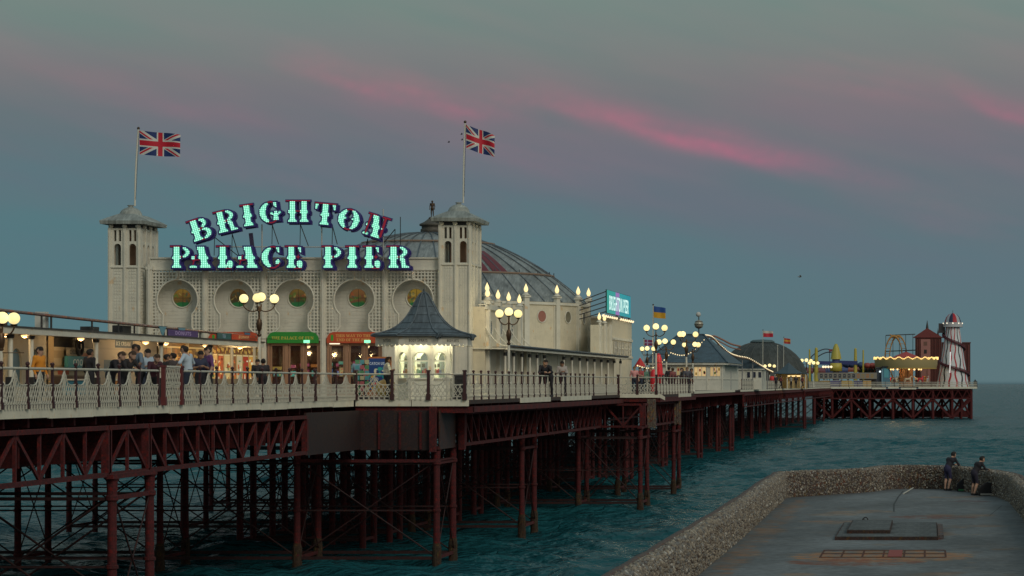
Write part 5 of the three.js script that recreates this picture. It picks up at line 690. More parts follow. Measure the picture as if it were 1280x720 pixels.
  for (let i = 0; i < 8; i++) { const a = (22.5 + 45 * i + 4) * RAD; M('hip_rib', tube(bell.map(p => [cx + (p[0] + 0.0) * Math.sin(a), ey + p[1] + 0.02, -D + p[0] * Math.cos(a)]), 0.035, 6), lead, roof); }
  for (let j = 1; j < 7; j++) { const p = bell[j], q = []; for (let i = 0; i <= 8; i++) { const a = (22.5 + 45 * i + 4) * RAD; q.push([cx + p[0] * 1.005 * Math.sin(a), ey + p[1] + 0.008, -D + p[0] * 1.005 * Math.cos(a)]); } for (let i = 0; i < 8; i++) M('roof_seam', bar(q[i], q[i + 1], 0.02, 0.02), leadDark, roof); }
  M('finial', lathe([[0, 1.74], [0.06, 1.75], [0.03, 1.82], [0.05, 1.86], [0.015, 1.9], [0, 2.05]], 8, cx, ey, -D), leadDark, roof);
  const RR = rng(12); for (const i of [0, 1]) { const gs = [], a = (22.5 + 45 * i + 4) * RAD; for (let k = 0; k < 9; k++) gs.push(facetted(new THREE.IcosahedronGeometry(0.05 + 0.06 * RR(), 0).translate(cx + (2.02 + 0.25 * RR()) * Math.sin(a) + 0.2 * (RR() - 0.5), ey - 0.02 + 0.12 * (RR() - 0.5), -D + (2.02 + 0.2 * RR()) * Math.cos(a)))); M('torn_flashing', gs, leadDark, roof); }
  const lt = M('ceiling_lamp', cyl([cx, ey - 0.28, -D], [cx, ey - 0.12, -D], 0.22, 0.22, 12), glow([1, 0.95, 0.7], 2.5), ks); lampLight(lt, cx, ey - 0.35, -D, 9, [1, 0.92, 0.62], 8);
  for (const i of [6, 7, 0, 1]) { const am = (45 + 45 * i + 4) * RAD, x = cx + 1.5 * Math.sin(am), z = -D + 1.5 * Math.cos(am); const b = M('eave_lamp', ball(x, ey - 0.16, z, 0.07), glow([1, 0.95, 0.7], 3), ks); lampLight(b, x, ey - 0.2, z, 2.1, [1, 0.93, 0.66], 4); }
}
// poster board and card rack beside the kiosk
{
  const D = 106, p = thing('poster_board', 'blue poster board in an orange frame beside the kiosk', 'poster board', [at(474, D), DECK, -D]), x0 = at(459, D), x1 = at(489, D);
  M('frame', [bx(x0, x1, DECK + 0.3, DECK + 1.75, -D - 0.08, -D - 0.02), bx(x0 + 0.05, x0 + 0.11, DECK, DECK + 0.3, -D - 0.08, -D - 0.02), bx(x1 - 0.11, x1 - 0.05, DECK, DECK + 0.3, -D - 0.08, -D - 0.02)], mat([0.5, 0.17, 0.04]), p);
  sheet('poster', x1 - x0 - 0.1, 1.3, printMat(256, 320, (x, W, H) => { const r = rng(2); x.fillStyle = '#1d3f78'; x.fillRect(0, 0, W, H); x.fillStyle = '#cfd8e0'; x.font = 'bold 40px sans-serif'; x.textAlign = 'center'; x.fillText('CATCH US IN', W / 2, 66, W - 20); for (let i = 0; i < 46; i++) { x.fillStyle = ['#2f7f9a', '#c83a4a', '#d8d0b0', '#2a9a8a', '#d89a3a', '#14305a'][r() * 6 | 0]; x.beginPath(); x.ellipse(r() * W, 100 + r() * 210, 8 + r() * 22, 6 + r() * 16, 0, 0, 7); x.fill(); } }, 0.12), p, [(x0 + x1) / 2, DECK + 1.03, -D - 0.015]);
  const k = thing('card_rack', 'rack of bright picture cards left of the blue poster board', 'rack', [at(458, D), DECK, -D + 0.6]), R = rng(17), c = at(457, D); M('post', cyl([c, DECK, -D + 0.6], [c, DECK + 1.62, -D + 0.6], 0.03, 0.03, 6), blackMat, k); for (let i = 0; i < 6; i++) for (let j = -1; j <= 1; j++) M('card', bx(c + j * 0.2 - 0.085, c + j * 0.2 + 0.085, DECK + 0.35 + i * 0.22, DECK + 0.51 + i * 0.22, -D + 0.64, -D + 0.65), mat([[0.5, 0.12, 0.14], [0.1, 0.35, 0.4], [0.55, 0.5, 0.3], [0.1, 0.3, 0.14], [0.5, 0.5, 0.48]][R() * 5 | 0]), k);
  const bl = thing('beach_ball_display', 'yellow patterned ball behind the honeycomb railing', 'ball', [at(482, 104), DECK, -104]); M('ball', ball(at(482, 104), DECK + 0.42, -104, 0.4, 18), mat([0.55, 0.42, 0.12]), bl); M('patch', ball(at(482, 104) + 0.08, DECK + 0.5, -103.9, 0.36, 14), mat([0.5, 0.3, 0.1]), bl);
  const bn = thing('litter_bin', 'dark square litter bin beside the kiosk corner post', 'bin', [at(574, 101), DECK, -101]); M('body', bx(at(568, 101), at(581, 101), DECK, DECK + 0.92, -101, -101.45), blackMat, bn); M('lid', bx(at(567.4, 101), at(581.6, 101), DECK + 0.921, DECK + 0.98, -100.97, -101.48), mat([0.03, 0.03, 0.035]), bn); M('slot', bx(at(571, 101), at(578, 101), DECK + 0.7, DECK + 0.8, -100.985, -100.995), mat([0.005, 0.005, 0.005]), bn);
}
// ---------------------------------------------------------------- triple globe lamps
function globeLamp(x, D, h, label, s = 1, turn = 0, k = 1.3, extra) {
  const t = thing('globe_lamp', label, 'street lamp', [0, 0, 0], 'globe lamps along the pier'); const g = 0.188 * s;
  M('post', [cyl([0, 0, 0], [0, h * 0.62, 0], 0.075 * s, 0.06 * s, 10), lathe([[0, 0], [0.17, 0], [0.17, 0.12], [0.11, 0.2], [0.1, 0.6], [0.13, 0.64], [0.075, 0.7]], 10)], white, t);
  M('upper_post', [cyl([0, h * 0.62, 0], [0, h - 0.3, 0], 0.055 * s, 0.045 * s, 10), lathe([[0.06, -0.3], [0.1, -0.2], [0.13, 0], [0.1, 0.16], [0.06, 0.22]], 10, 0, h * 0.75, 0), lathe([[0.05, -0.06], [0.1, 0], [0.05, 0.06]], 8, 0, h * 0.64, 0)], bronze, t);
  const globes = extra || [[-0.6, 0, 0], [0.6, 0, 0], [0, 0.06, 0]];
  for (const [gx, gy, gz] of globes) {
    if (gx || gz) M('arm', tube([[0, h - 0.42, 0], [gx * 0.35, h - 0.52, gz * 0.35], [gx * 0.75, h - 0.46, gz * 0.75], [gx, h - 0.3, gz], [gx, h - 0.2, gz]], 0.028 * s, 6), bronze, t); else M('arm', cyl([0, h - 0.32, 0], [0, h - 0.16 + gy, 0], 0.04, 0.05, 8), bronze, t);
    M('globe_cup', lathe([[0.03, 0], [0.1, 0.03], [0.11, 0.07]], 10, gx * 1, h - 0.2 + gy - 0.03, gz), bronze, t);
    const b = M('globe', ball(gx, h + gy + 0.02, gz, g, 18), warmGlobes[globes.findIndex(q => q[0] === gx) % 3], t); if (k) lampLight(b, gx, h + gy, gz, k * 2.6, [1, 0.82, 0.48], 10);
  }
  M('ladder_bar', [cyl([-0.75 * s, h * 0.6, 0], [0.75 * s, h * 0.6, 0], 0.014, 0.014, 5)], bronze, t);
  t.position.set(x, DECK, -D); t.rotation.y = turn; return t;
}
{
  const q = [[-0.62, 0, 0.1], [-0.02, 0.02, 0.4], [0.62, 0, -0.05], [0.05, 0.08, -0.2]];
  globeLamp(at(324, 108), 108, 4.2, 'globe lamp at the end of the shop canopy', 1.0, 0.1, 1.0, q);
  globeLamp(at(636, 117.5), 117.5, 3.86, 'globe lamp beside the arcade tower', 1, 0.2, 1.0, [[-0.43, -0.03, 0.1], [0.43, -0.03, -0.1], [0, 0.06, 0]]);
  globeLamp(at(820, 158), 158, 4.08, 'globe lamp in front of the blue and yellow flag', 1.0, 0, 0.9, [[-0.58, -0.02, 0], [0.54, -0.02, 0.1], [0, 0.07, 0.1]]);
  globeLamp(at(833, 174), 174, 3.45, 'globe lamp just behind the red barrels', 0.95, 0.3, 0.7, [[-0.55, 0, 0.2], [0.5, 0, -0.1], [-0.1, 0.06, 0]]);
  globeLamp(at(858, 170), 170, 3.9, 'globe lamp at the landward end of the blue-roofed pavilion', 1.0, 0.2, 0.8, [[-0.45, 0, 0.3], [0.62, 0, -0.1], [-0.2, 0.02, -0.3]]);
  globeLamp(at(809, 200), 200, 3.35, 'globe lamp beside the arcade end block', 0.9, 0, 0.6, [[-0.4, 0, 0], [0.5, 0, 0], [0.02, 0.03, 0.2]]);
  globeLamp(at(866, 186), 186, 3.45, 'low globe lamp in front of the blue pavilion roof', 0.95, 0.1, 0.6, [[-0.6, 0, 0], [0.4, 0, 0], [0.15, 0.03, 0.2]]);
  globeLamp(at(1, 78), 78, 2.62, 'globe lamp standing on the shore end of the shop canopy', 0.95, 0, 0.7, [[0.05, 0, 0], [0.4, -0.02, 0], [-0.35, 0, 0]]);
  globeLamp(at(962, 330), 330, 2.9, 'globe lamp by the white and red flag', 1.1, 0, 0, [[-0.6, 0, 0], [0.6, 0, 0], [0, 0.1, 0]]);
  globeLamp(at(1008, 420), 420, 4.4, 'globe lamp at the landward side of the pier head', 1.5, 0, 0, [[-0.75, 0.05, 0], [0.75, 0, 0], [0, 0.1, 0]]);
  globeLamp(at(1017, 430), 430, 4.1, 'globe lamp before the yellow ride masts', 1.5, 0, 0, [[-0.7, 0, 0], [0.7, 0, 0], [0, 0.06, 0]]);
}
// ---------------------------------------------------------------- flags
const poleMat = mat([0.6, 0.58, 0.5]);
function flag(px, D, y0, y1, bend, fw, fh, draw, label, droop = 0.15, wav = 1, drop = 0.1) {
  const X = at(px, D), t = thing('flagpole', label, 'flagpole', [X, y0, -D], 'flagpoles on the pier'), top = [X + bend, y1, -D];
  M('pole', tube([[X, y0, -D], [X + bend * 0.3, mix(y0, y1, 0.5), -D], top], Math.max(0.04, fw * 0.022), 7, 12), poleMat, t); M('truck', ball(...top, 0.07, 8), bronze, t);
  const g = new THREE.PlaneGeometry(fw, fh, 28, 12), p = g.attributes.position; for (let i = 0; i < p.count; i++) { const u = p.getX(i) / fw + 0.5, v = p.getY(i) / fh; p.setXYZ(i, u * fw * 0.97, p.getY(i) - droop * u * fh - 0.05 * fh * wav * Math.sin(u * 6 + v) * u - (v > 0 ? 0.1 * fh * u * v : 0), wav * fw * 0.07 * Math.sin(u * 8.5 + v * 1.2) * (0.3 + u)); } g.computeVertexNormals();
  const o = new THREE.Mesh(g, printMat(256, 128, draw)); o.name = 'flag'; o.castShadow = true; o.position.set(top[0] + 0.05 - X, top[1] - drop - fh / 2 - y0, 0); t.add(o);
  M('halyard', cyl([X + 0.06, y0 + 0.3, -D + 0.05], [top[0] + 0.05, y1 - 0.1, -D + 0.05], 0.008, 0.008, 4), blackMat, t);
}
const jack = (x, W, H) => { const s = (c, w, a) => { x.strokeStyle = c; x.lineWidth = w; x.beginPath(); for (const [p, q, r, t] of a) { x.moveTo(p, q); x.lineTo(r, t); } x.stroke(); }; x.fillStyle = '#14306e'; x.fillRect(0, 0, W, H); s('#d8d8d0', 26, [[0, 0, W, H], [W, 0, 0, H]]); s('#c8102e', 9, [[0, 5, W, H + 5], [W, -5, 0, H - 5]]); s('#d8d8d0', 44, [[W / 2, 0, W / 2, H], [0, H / 2, W, H / 2]]); s('#c8102e', 27, [[W / 2, 0, W / 2, H], [0, H / 2, W, H / 2]]); };
const bands = cs => (x, W, H) => cs.forEach(([c, a, b]) => { x.fillStyle = c; x.fillRect(0, a * H, W, (b - a) * H + 1); });
flag(168.5, 119.4, fy(256), fy(158), 0.17, 1.98, 1.12, jack, 'flagpole with red, white and blue crossed flag on the left tower, flag fully spread', 0.13, 0.5);
flag(579, 119.4, fy(252), fy(150), 0.09, 1.38, 1.1, jack, 'flagpole with red, white and blue crossed flag on the tower by the dome, flag drooping', 0.42, 0.9, 0.12);
scene.children.filter(o => o.name.startsWith('flagpole')).forEach((o, i) => { o.userData.label = ['flagpole with crossed red white and blue flag blown flat above the far tower', 'flagpole with crossed red white and blue flag sagging above the domeside tower'][i]; });
flag(816, 200, DECK, atY(381, 200), 0.03, 0.95, 0.9, bands([['#1f4f9a', 0, 0.5], ['#d8a01f', 0.5, 1]]), 'flagpole with blue and yellow flag behind the barrel platform', 0.12, 0.4);
flag(805, 230, DECK + 2, atY(423, 230), 0, 0.75, 0.55, (x, W, H) => { x.fillStyle = '#8a2f5a'; x.fillRect(0, 0, W, H); x.fillStyle = '#a9a0c0'; x.fillRect(W * 0.3, 0, W * 0.12, H); x.fillRect(0, H * 0.42, W, H * 0.16); }, 'flagpole with small magenta cross flag near the arcade end', 0.05, 0.3);
flag(953.5, 330, DECK, atY(412.5, 330), 0.02, 1.3, 0.8, bands([['#cfcabf', 0, 0.38], ['#c8283c', 0.38, 1]]), 'flagpole with white over red flag on the seaward pier', 0.05, 0.5);
flag(979.5, 350, DECK, atY(421.5, 350), 0.02, 0.9, 0.75, bands([['#b8382c', 0, 0.3], ['#d89a2c', 0.3, 0.62], ['#b8382c', 0.62, 1]]), 'flagpole with red and gold striped flag on the seaward pier', 0.15, 0.5);

// ---------------------------------------------------------------- figures: tapered bones joined smoothly
function sculpt(bones, res = 72, k = 0.05, cy = 0.9, H = 1.0) {
  const mc = new MarchingCubes(res, new THREE.MeshStandardMaterial(), false, false, 60000), n = res, f = mc.field, hs = res / 2;
  const B = bones.map(([a, b, ra, rb]) => { const d = [b[0] - a[0], b[1] - a[1], b[2] - a[2]]; return [a, d, d[0] * d[0] + d[1] * d[1] + d[2] * d[2] || 1e-9, ra, rb]; });
  const dist1 = (q, x, y, z) => { const [a, d, l, ra, rb] = q, px = x - a[0], py = y - a[1], pz = z - a[2]; const t = clamp((px * d[0] + py * d[1] + pz * d[2]) / l); return Math.hypot(px - d[0] * t, py - d[1] * t, pz - d[2] * t) - mix(ra, rb, t); };
  const acc = new Float64Array(n * n * n), kk = k * 0.35;
  bones.forEach(([a, b, ra, rb], j) => {                     // each bone only fills the cells near it
    const m = Math.max(ra, rb) + 0.09, r = [0, 1, 2].map(i => { const o = i === 1 ? cy : 0; return [Math.max(0, Math.floor((Math.min(a[i], b[i]) - m - o) / H * hs + hs)), Math.min(n - 1, Math.ceil((Math.max(a[i], b[i]) + m - o) / H * hs + hs))]; });
    for (let iz = r[2][0]; iz <= r[2][1]; iz++) for (let iy = r[1][0]; iy <= r[1][1]; iy++) for (let ix = r[0][0]; ix <= r[0][1]; ix++) acc[ix + iy * n + iz * n * n] += Math.exp(-dist1(B[j], (ix - hs) / hs * H, (iy - hs) / hs * H + cy, (iz - hs) / hs * H) / kk);
  });
  for (let i = 0; i < acc.length; i++) f[i] = acc[i] > 0 ? Math.max(-0.12, kk * Math.log(acc[i])) : -0.12;
  mc.isolation = 0; mc.update(); const c = mc.count, g = new THREE.BufferGeometry(), p = new Float32Array(mc.positionArray.slice(0, c * 3)), nn = new Float32Array(mc.normalArray.slice(0, c * 3));
  for (let i = 0; i < p.length; i += 3) { p[i] *= H; p[i + 1] = p[i + 1] * H + cy; p[i + 2] *= H; }
  g.setAttribute('position', new THREE.BufferAttribute(p, 3)); g.setAttribute('normal', new THREE.BufferAttribute(nn, 3)); g.setAttribute('uv', new THREE.BufferAttribute(new Float32Array(c * 2), 2));
  const zone = new Uint8Array(c); for (let i = 0; i < c; i++) { let m = 9, z = 0; B.forEach((q, j) => { const v = dist1(q, p[3 * i], p[3 * i + 1], p[3 * i + 2]); if (v < m) { m = v; z = bones[j][4] || 0; } }); zone[i] = z; }
  return { geo: g, zone };
}
// ---------------------------------------------------------------- things on the seaward pier
const slate = mat([0.085, 0.14, 0.185], { map: leadTex, roughness: 0.5 });
{ // red barrels / drums on the platform
  for (const [px, D, h, l] of [[826, 176, 2.75, 'tall red inflatable tube behind the platform railing'], [817, 168, 1.6, 'short red inflatable tube behind the platform railing']]) { const X = at(px, D), t = thing('red_tube', l, 'inflatable', [X, DECK, -D]), m = mat([0.62, 0.02, 0.035], { roughness: 0.4 }); const y0 = px === 826 ? 0.35 : 0; M('body', lathe([[0, 0], [0.2, 0], [0.21, 0.08], [0.17, 0.16], [0.22, h * 0.35], [0.23, h * 0.6], [0.2, h * 0.85], [0.12, h * 0.97], [0, h]], 14).rotateZ(px === 826 ? 0.06 : 0).translate(X, DECK + y0 * 0, -D), m, t); M('base', cyl([X, DECK, -D], [X, DECK + 0.12, -D], 0.3, 0.26, 12), blackMat, t); M('band', lathe([[0.225, 0], [0.235, 0.05], [0.225, 0.1]], 14, X, DECK + h * 0.45, -D), mat([0.5, 0.015, 0.03]), t); }
  const X = at(800, 182), t = thing('red_parasol', 'closed red parasol top beside the arcade end block', 'parasol', [X, DECK, -182]); M('pole', cyl([X, DECK, -182], [X, DECK + 2.4, -182], 0.03, 0.03, 6), white, t); M('canopy', facetted(lathe([[0.42, 0], [0.36, 0.12], [0.22, 0.34], [0.05, 0.6], [0, 0.62]], 8, X, DECK + 1.85, -182)), mat([0.5, 0.02, 0.02]), t); M('ferrule', ball(X, DECK + 2.5, -182, 0.04, 6), white, t);
  const lf = thing('festoon_lights', 'string of warm bulbs from the arcade end to the pavilion lamps', 'string lights', [at(820, 190), DECK + 2, -190]), pts = []; for (let i = 0; i <= 30; i++) { const k = i / 30; pts.push([at(mix(797, 880, k), mix(176, 240, k)), atY(mix(456, 424, k) + 10 * Math.sin(Math.PI * ((k * 2) % 1)), mix(176, 240, k)), -mix(176, 240, k)]); } M('cable', tube(pts, 0.015, 4, 60), blackMat, lf); M('bulbs', pts.map(p => ball(p[0], p[1] - 0.06, p[2], 0.055, 7)), glow([1, 0.8, 0.45], 0.95), lf, 'stuff');
}
{ // pavilion with the blue hipped roof
  const D0 = 248, D1 = 268, x0 = at(812, D0), x1 = -19.85, y1 = atY(456, D0), pv = thing('pavilion', 'white pavilion with blue-grey hipped roof and lit windows at the pier edge', 'pavilion', [-23, DECK, -D0]);
  M('wall', [bx(x0, x1, DECK - 0.15, y1, -D0, -D1)], white, pv); M('eave', bx(x0 - 0.4, x1 + 0.35, y1, y1 + 0.22, -D0 + 0.4, -D1 - 0.4), white, pv);
  const yr = atY(418, 256), rx = [at(848, 258), at(880, 258)], a = [x0 - 0.5, y1 + 0.221, -D0 + 0.5], b = [x1 + 0.45, y1 + 0.221, -D0 + 0.5], c = [x1 + 0.45, y1 + 0.221, -D1 - 0.5], d = [x0 - 0.5, y1 + 0.221, -D1 - 0.5], r0 = [rx[0], yr, -258], r1 = [rx[1], yr, -258];
  const rg = new THREE.BufferGeometry(); rg.setAttribute('position', new THREE.Float32BufferAttribute([a, b, r1, a, r1, r0, b, c, r1, c, d, r0, c, r0, r1, d, a, r0].flat(), 3)); rg.computeVertexNormals(); const rf = M('roof', rg, slate, pv); M('ridge', [bar(r0, r1, 0.2, 0.2), bar(b, r1, 0.14, 0.14), bar(a, r0, 0.14, 0.14)], slate, rf);
  M('band', [bx(x0, x1 + 0.03, DECK + 1.05, DECK + 1.15, -D0 + 0.04, -D0 + 0.001), bx(x1 + 0.001, x1 + 0.05, DECK + 1.05, DECK + 1.15, -D0, -D1)], white, pv);
  for (const px of [838, 861, 884, 903]) M('wall_post', bx(at(px, D0) - 0.07, at(px, D0) + 0.07, DECK, y1, -D0 + 0.05, -D0 + 0.001), white, pv);
  const R = rng(6); for (const [p, q, k] of [[846, 858, 0.12], [868, 882, 0.5], [888, 900, 0.35]]) { const w = M('window', bx(at(p, D0), at(q, D0), atY(470, D0), atY(459, D0), -D0 + 0.03, -D0 + 0.001), glow([0.75, 0.52, 0.24], k), pv); M('mullion', [0.33, 0.66].map(t => bx(at(mix(p, q, t), D0) - 0.03, at(mix(p, q, t), D0) + 0.03, atY(470, D0), atY(459, D0), -D0 + 0.05, -D0 + 0.031)), white, w); for (let i = 0; i < 4; i++) { const xx = at(mix(p + 1, q - 2, R()), D0), yy = atY(469 - 6 * R(), D0); M('hung_goods', bx(xx, xx + 0.16, yy, yy + 0.24, -D0 + 0.045, -D0 + 0.032), mat([[0.4, 0.04, 0.04], [0.1, 0.2, 0.05], [0.5, 0.3, 0.05]][i % 3]), w); } }
  M('side_door', bx(x1 + 0.001, x1 + 0.03, DECK, DECK + 1.9, -257, -258.4), mat([0.42, 0.41, 0.38]), pv);
  M('canopy', bx(x1 + 0.36, x1 + 0.6, y1 - 0.1, y1 + 0.05, -250, -266), leadDark, pv);
}
{ // coaster hill with edge lights, globe mast
  const co = thing('coaster_track', 'curving coaster track edged with warm bulbs beyond the pavilion', 'coaster', [at(905, 290), DECK, -290]), ps = [[868, 421], [880, 420], [890, 422], [900, 432], [912, 442], [922, 446], [936, 449], [950, 457], [958, 462], [966, 466]].map(([p, y], i) => { const D = 276 + i * 2; return [at(p, D), atY(y, D), -D]; });
  M('rail', [tube(ps, 0.09, 6, 60), tube(ps.map(p => [p[0], p[1], p[2] - 1.2]), 0.09, 6, 60)], mat([0.3, 0.2, 0.14]), co); const cv = new THREE.CatmullRomCurve3(ps.map(p => V(...p))); const gs = []; for (let i = 0; i < 62; i++) { const q = cv.getPoint(i / 61); gs.push(ball(q.x, q.y + 0.12, q.z + 0.1, 0.065, 7)); } M('bulbs', gs, glow([1, 0.82, 0.5], 0.95), co, 'stuff'); for (let i = 1; i < 10; i++) { const q = cv.getPoint(i / 10); M('support', [cyl([q.x, DECK, q.z - 0.6], [q.x, q.y, q.z - 0.6], 0.07, 0.07, 5)], mat([0.2, 0.2, 0.2]), co); }
  const p2 = [[884, 422], [892, 420], [902, 424], [914, 430], [926, 433]].map(([p, y]) => [at(p, 300), atY(y, 300), -300]); M('upper_rail', [tube(p2, 0.12, 6), tube(p2.map(p => [p[0], p[1] - 0.4, p[2]]), 0.08, 6)], mat([0.28, 0.14, 0.1]), co);
  const b2 = [[873, 424], [877, 436], [882, 444]].map(([p, y]) => [at(p, 275), atY(y, 275), -275]); M('side_bulbs', [tube(b2, 0.05, 5), ...b2.map(p => ball(...p, 0.12, 7))], glow([1, 0.8, 0.5], 0.9), co);
  const D = 300, X = at(873.5, D), gm = thing('globe_mast', 'mast with a pale lattice ball and smaller white ball on top', 'mast', [X, DECK, -D]); M('mast', cyl([X, DECK, -D], [X, atY(395, D), -D], 0.12, 0.06, 8), leadDark, gm); M('ball', ball(X, atY(405.5, D), -D, 0.52, 16), mat([0.34, 0.32, 0.26], { roughness: 0.35, metalness: 0.3 }), gm); M('top_ball', ball(X - 0.05, atY(393, D), -D, 0.3, 12), mat([0.5, 0.5, 0.48]), gm); for (const y of [402, 405.5, 409]) M('ring', new THREE.TorusGeometry(Math.sqrt(Math.max(0.01, 0.29 - Math.pow((405.5 - y) * D / F, 2))), 0.03, 5, 20).rotateX(Math.PI / 2).translate(X, atY(y, D), -D), bronze, gm);
}
{ // grey dome, low shed, stalls
  const D = 400, X = at(953, D), dm = thing('grey_dome_hall', 'big dull grey dome with a flat cap far down the pier', 'dome', [X, DECK, -D]); const r = 58 * D / F, h = atY(427, D) - DECK, pr = []; for (let i = 0; i <= 14; i++) { const a = i / 14 * Math.PI / 2; pr.push([r * Math.cos(a), h * Math.pow(Math.sin(a), 0.9)]); } const d = M('shell', lathe(pr, 48, X, DECK, -D), mat([0.10, 0.105, 0.095], { map: leadTex, roughness: 0.7 }), dm); M('cap', lathe([[0, 0], [1.9, 0], [1.9, 0.28], [1.5, 0.5], [0, 0.6]], 20, X, DECK + h - 0.25, -D), mat([0.07, 0.11, 0.12]), dm); for (let i = 0; i < 24; i++) { const a = i * 15 * RAD; M('dome_rib', tube(pr.filter((_, j) => j % 2 === 0).map(p => [X + p[0] * Math.sin(a), DECK + p[1] + 0.02, -D + p[0] * Math.cos(a)]), 0.05, 4, 12), mat([0.075, 0.08, 0.075]), dm); }
  { const D = 290, x0 = at(905, D), x1 = at(952, D), y1 = atY(461, D), t = thing('low_shed', 'long low white shed with dark windows and blue roof beyond the pavilion', 'shed', [x0, DECK, -D]); M('wall', bx(x0, x1, DECK, y1, -D, -D - 8), white, t); M('roof', ext([[x0 - 0.3, y1], [x1 + 0.3, y1], [x1 - 1.3, y1 + 0.95], [x0 + 1.2, y1 + 1.0]], 8.2).translate(0, 0, -D - 8.1), slate, t); M('eave', bx(x0 - 0.35, x1 + 0.35, y1 - 0.1, y1 - 0.001, -D + 0.2, -D + 0.001), white, t); for (const p of [936, 943, 950]) M('window', bx(at(p - 2, D), at(p + 1.6, D), atY(472, D), atY(465, D), -D + 0.03, -D + 0.001), mat([0.03, 0.035, 0.06], { roughness: 0.2 }), t); }
  { const D = 345, x0 = at(968, D), x1 = at(1008, D), t = thing('lit_stall', 'open stall with glowing yellow counter and dark tent roof', 'stall', [x0, DECK, -D]); M('back', bx(x0, x1, DECK, DECK + 2, -D - 3, -D - 3.1), mat([0.3, 0.22, 0.1]), t); const b = M('counter_light', bx(at(984, D), at(1001, D), DECK + 1.62, DECK + 1.78, -D - 0.2, -D - 0.3), glow([1, 0.72, 0.3], 1.3), t); M('counter', bx(at(984, D), at(1001, D), DECK, DECK + 1, -D - 0.5, -D - 1), mat([0.4, 0.3, 0.14]), t); M('roof', facetted(lathe([[2.4, 0], [1.3, 0.5], [0.5, 1.1], [0, 1.55]], 6, at(985, D), DECK + 2.0, -D - 1.5)), mat([0.05, 0.08, 0.1]), t); M('flat_roof', bx(x0, x1, DECK + 1.95, DECK + 2.1, -D, -D - 3.1), leadDark, t); for (const p of [969, 984, 1001, 1007]) M('post', bx(at(p, D) - 0.06, at(p, D) + 0.06, DECK, DECK + 1.94, -D - 0.05, -D - 0.17), white, t); lampLight(b, at(993, D), DECK + 1.5, -D - 0.5, 4, [1, 0.72, 0.3]); }
  { const D = 330, X = at(965, D), t = thing('red_barrel', 'bright red round bin beside the lit stall', 'bin', [X, DECK, -D]); M('body', lathe([[0, 0], [0.28, 0], [0.33, 0.5], [0.33, 0.8], [0.25, 1.0], [0, 1.05]], 14, X, DECK + 0.6, -D), mat([0.6, 0.03, 0.03]), t); M('pole', cyl([X, DECK, -D], [X, DECK + 0.61, -D], 0.06, 0.06, 6), blackMat, t); }
  for (const [px, D, y, l] of [[1020.2, 470, 411, 'bare white pole among the far flagpoles']]) { const X = at(972, 380), t = thing('bare_pole', l, 'pole', [X, DECK, -380]); M('shaft', cyl([X, DECK, -380], [X, atY(432, 380), -380], 0.06, 0.04, 6), white, t); M('tip', ball(X, atY(432, 380), -380, 0.09, 6), white, t); }
}
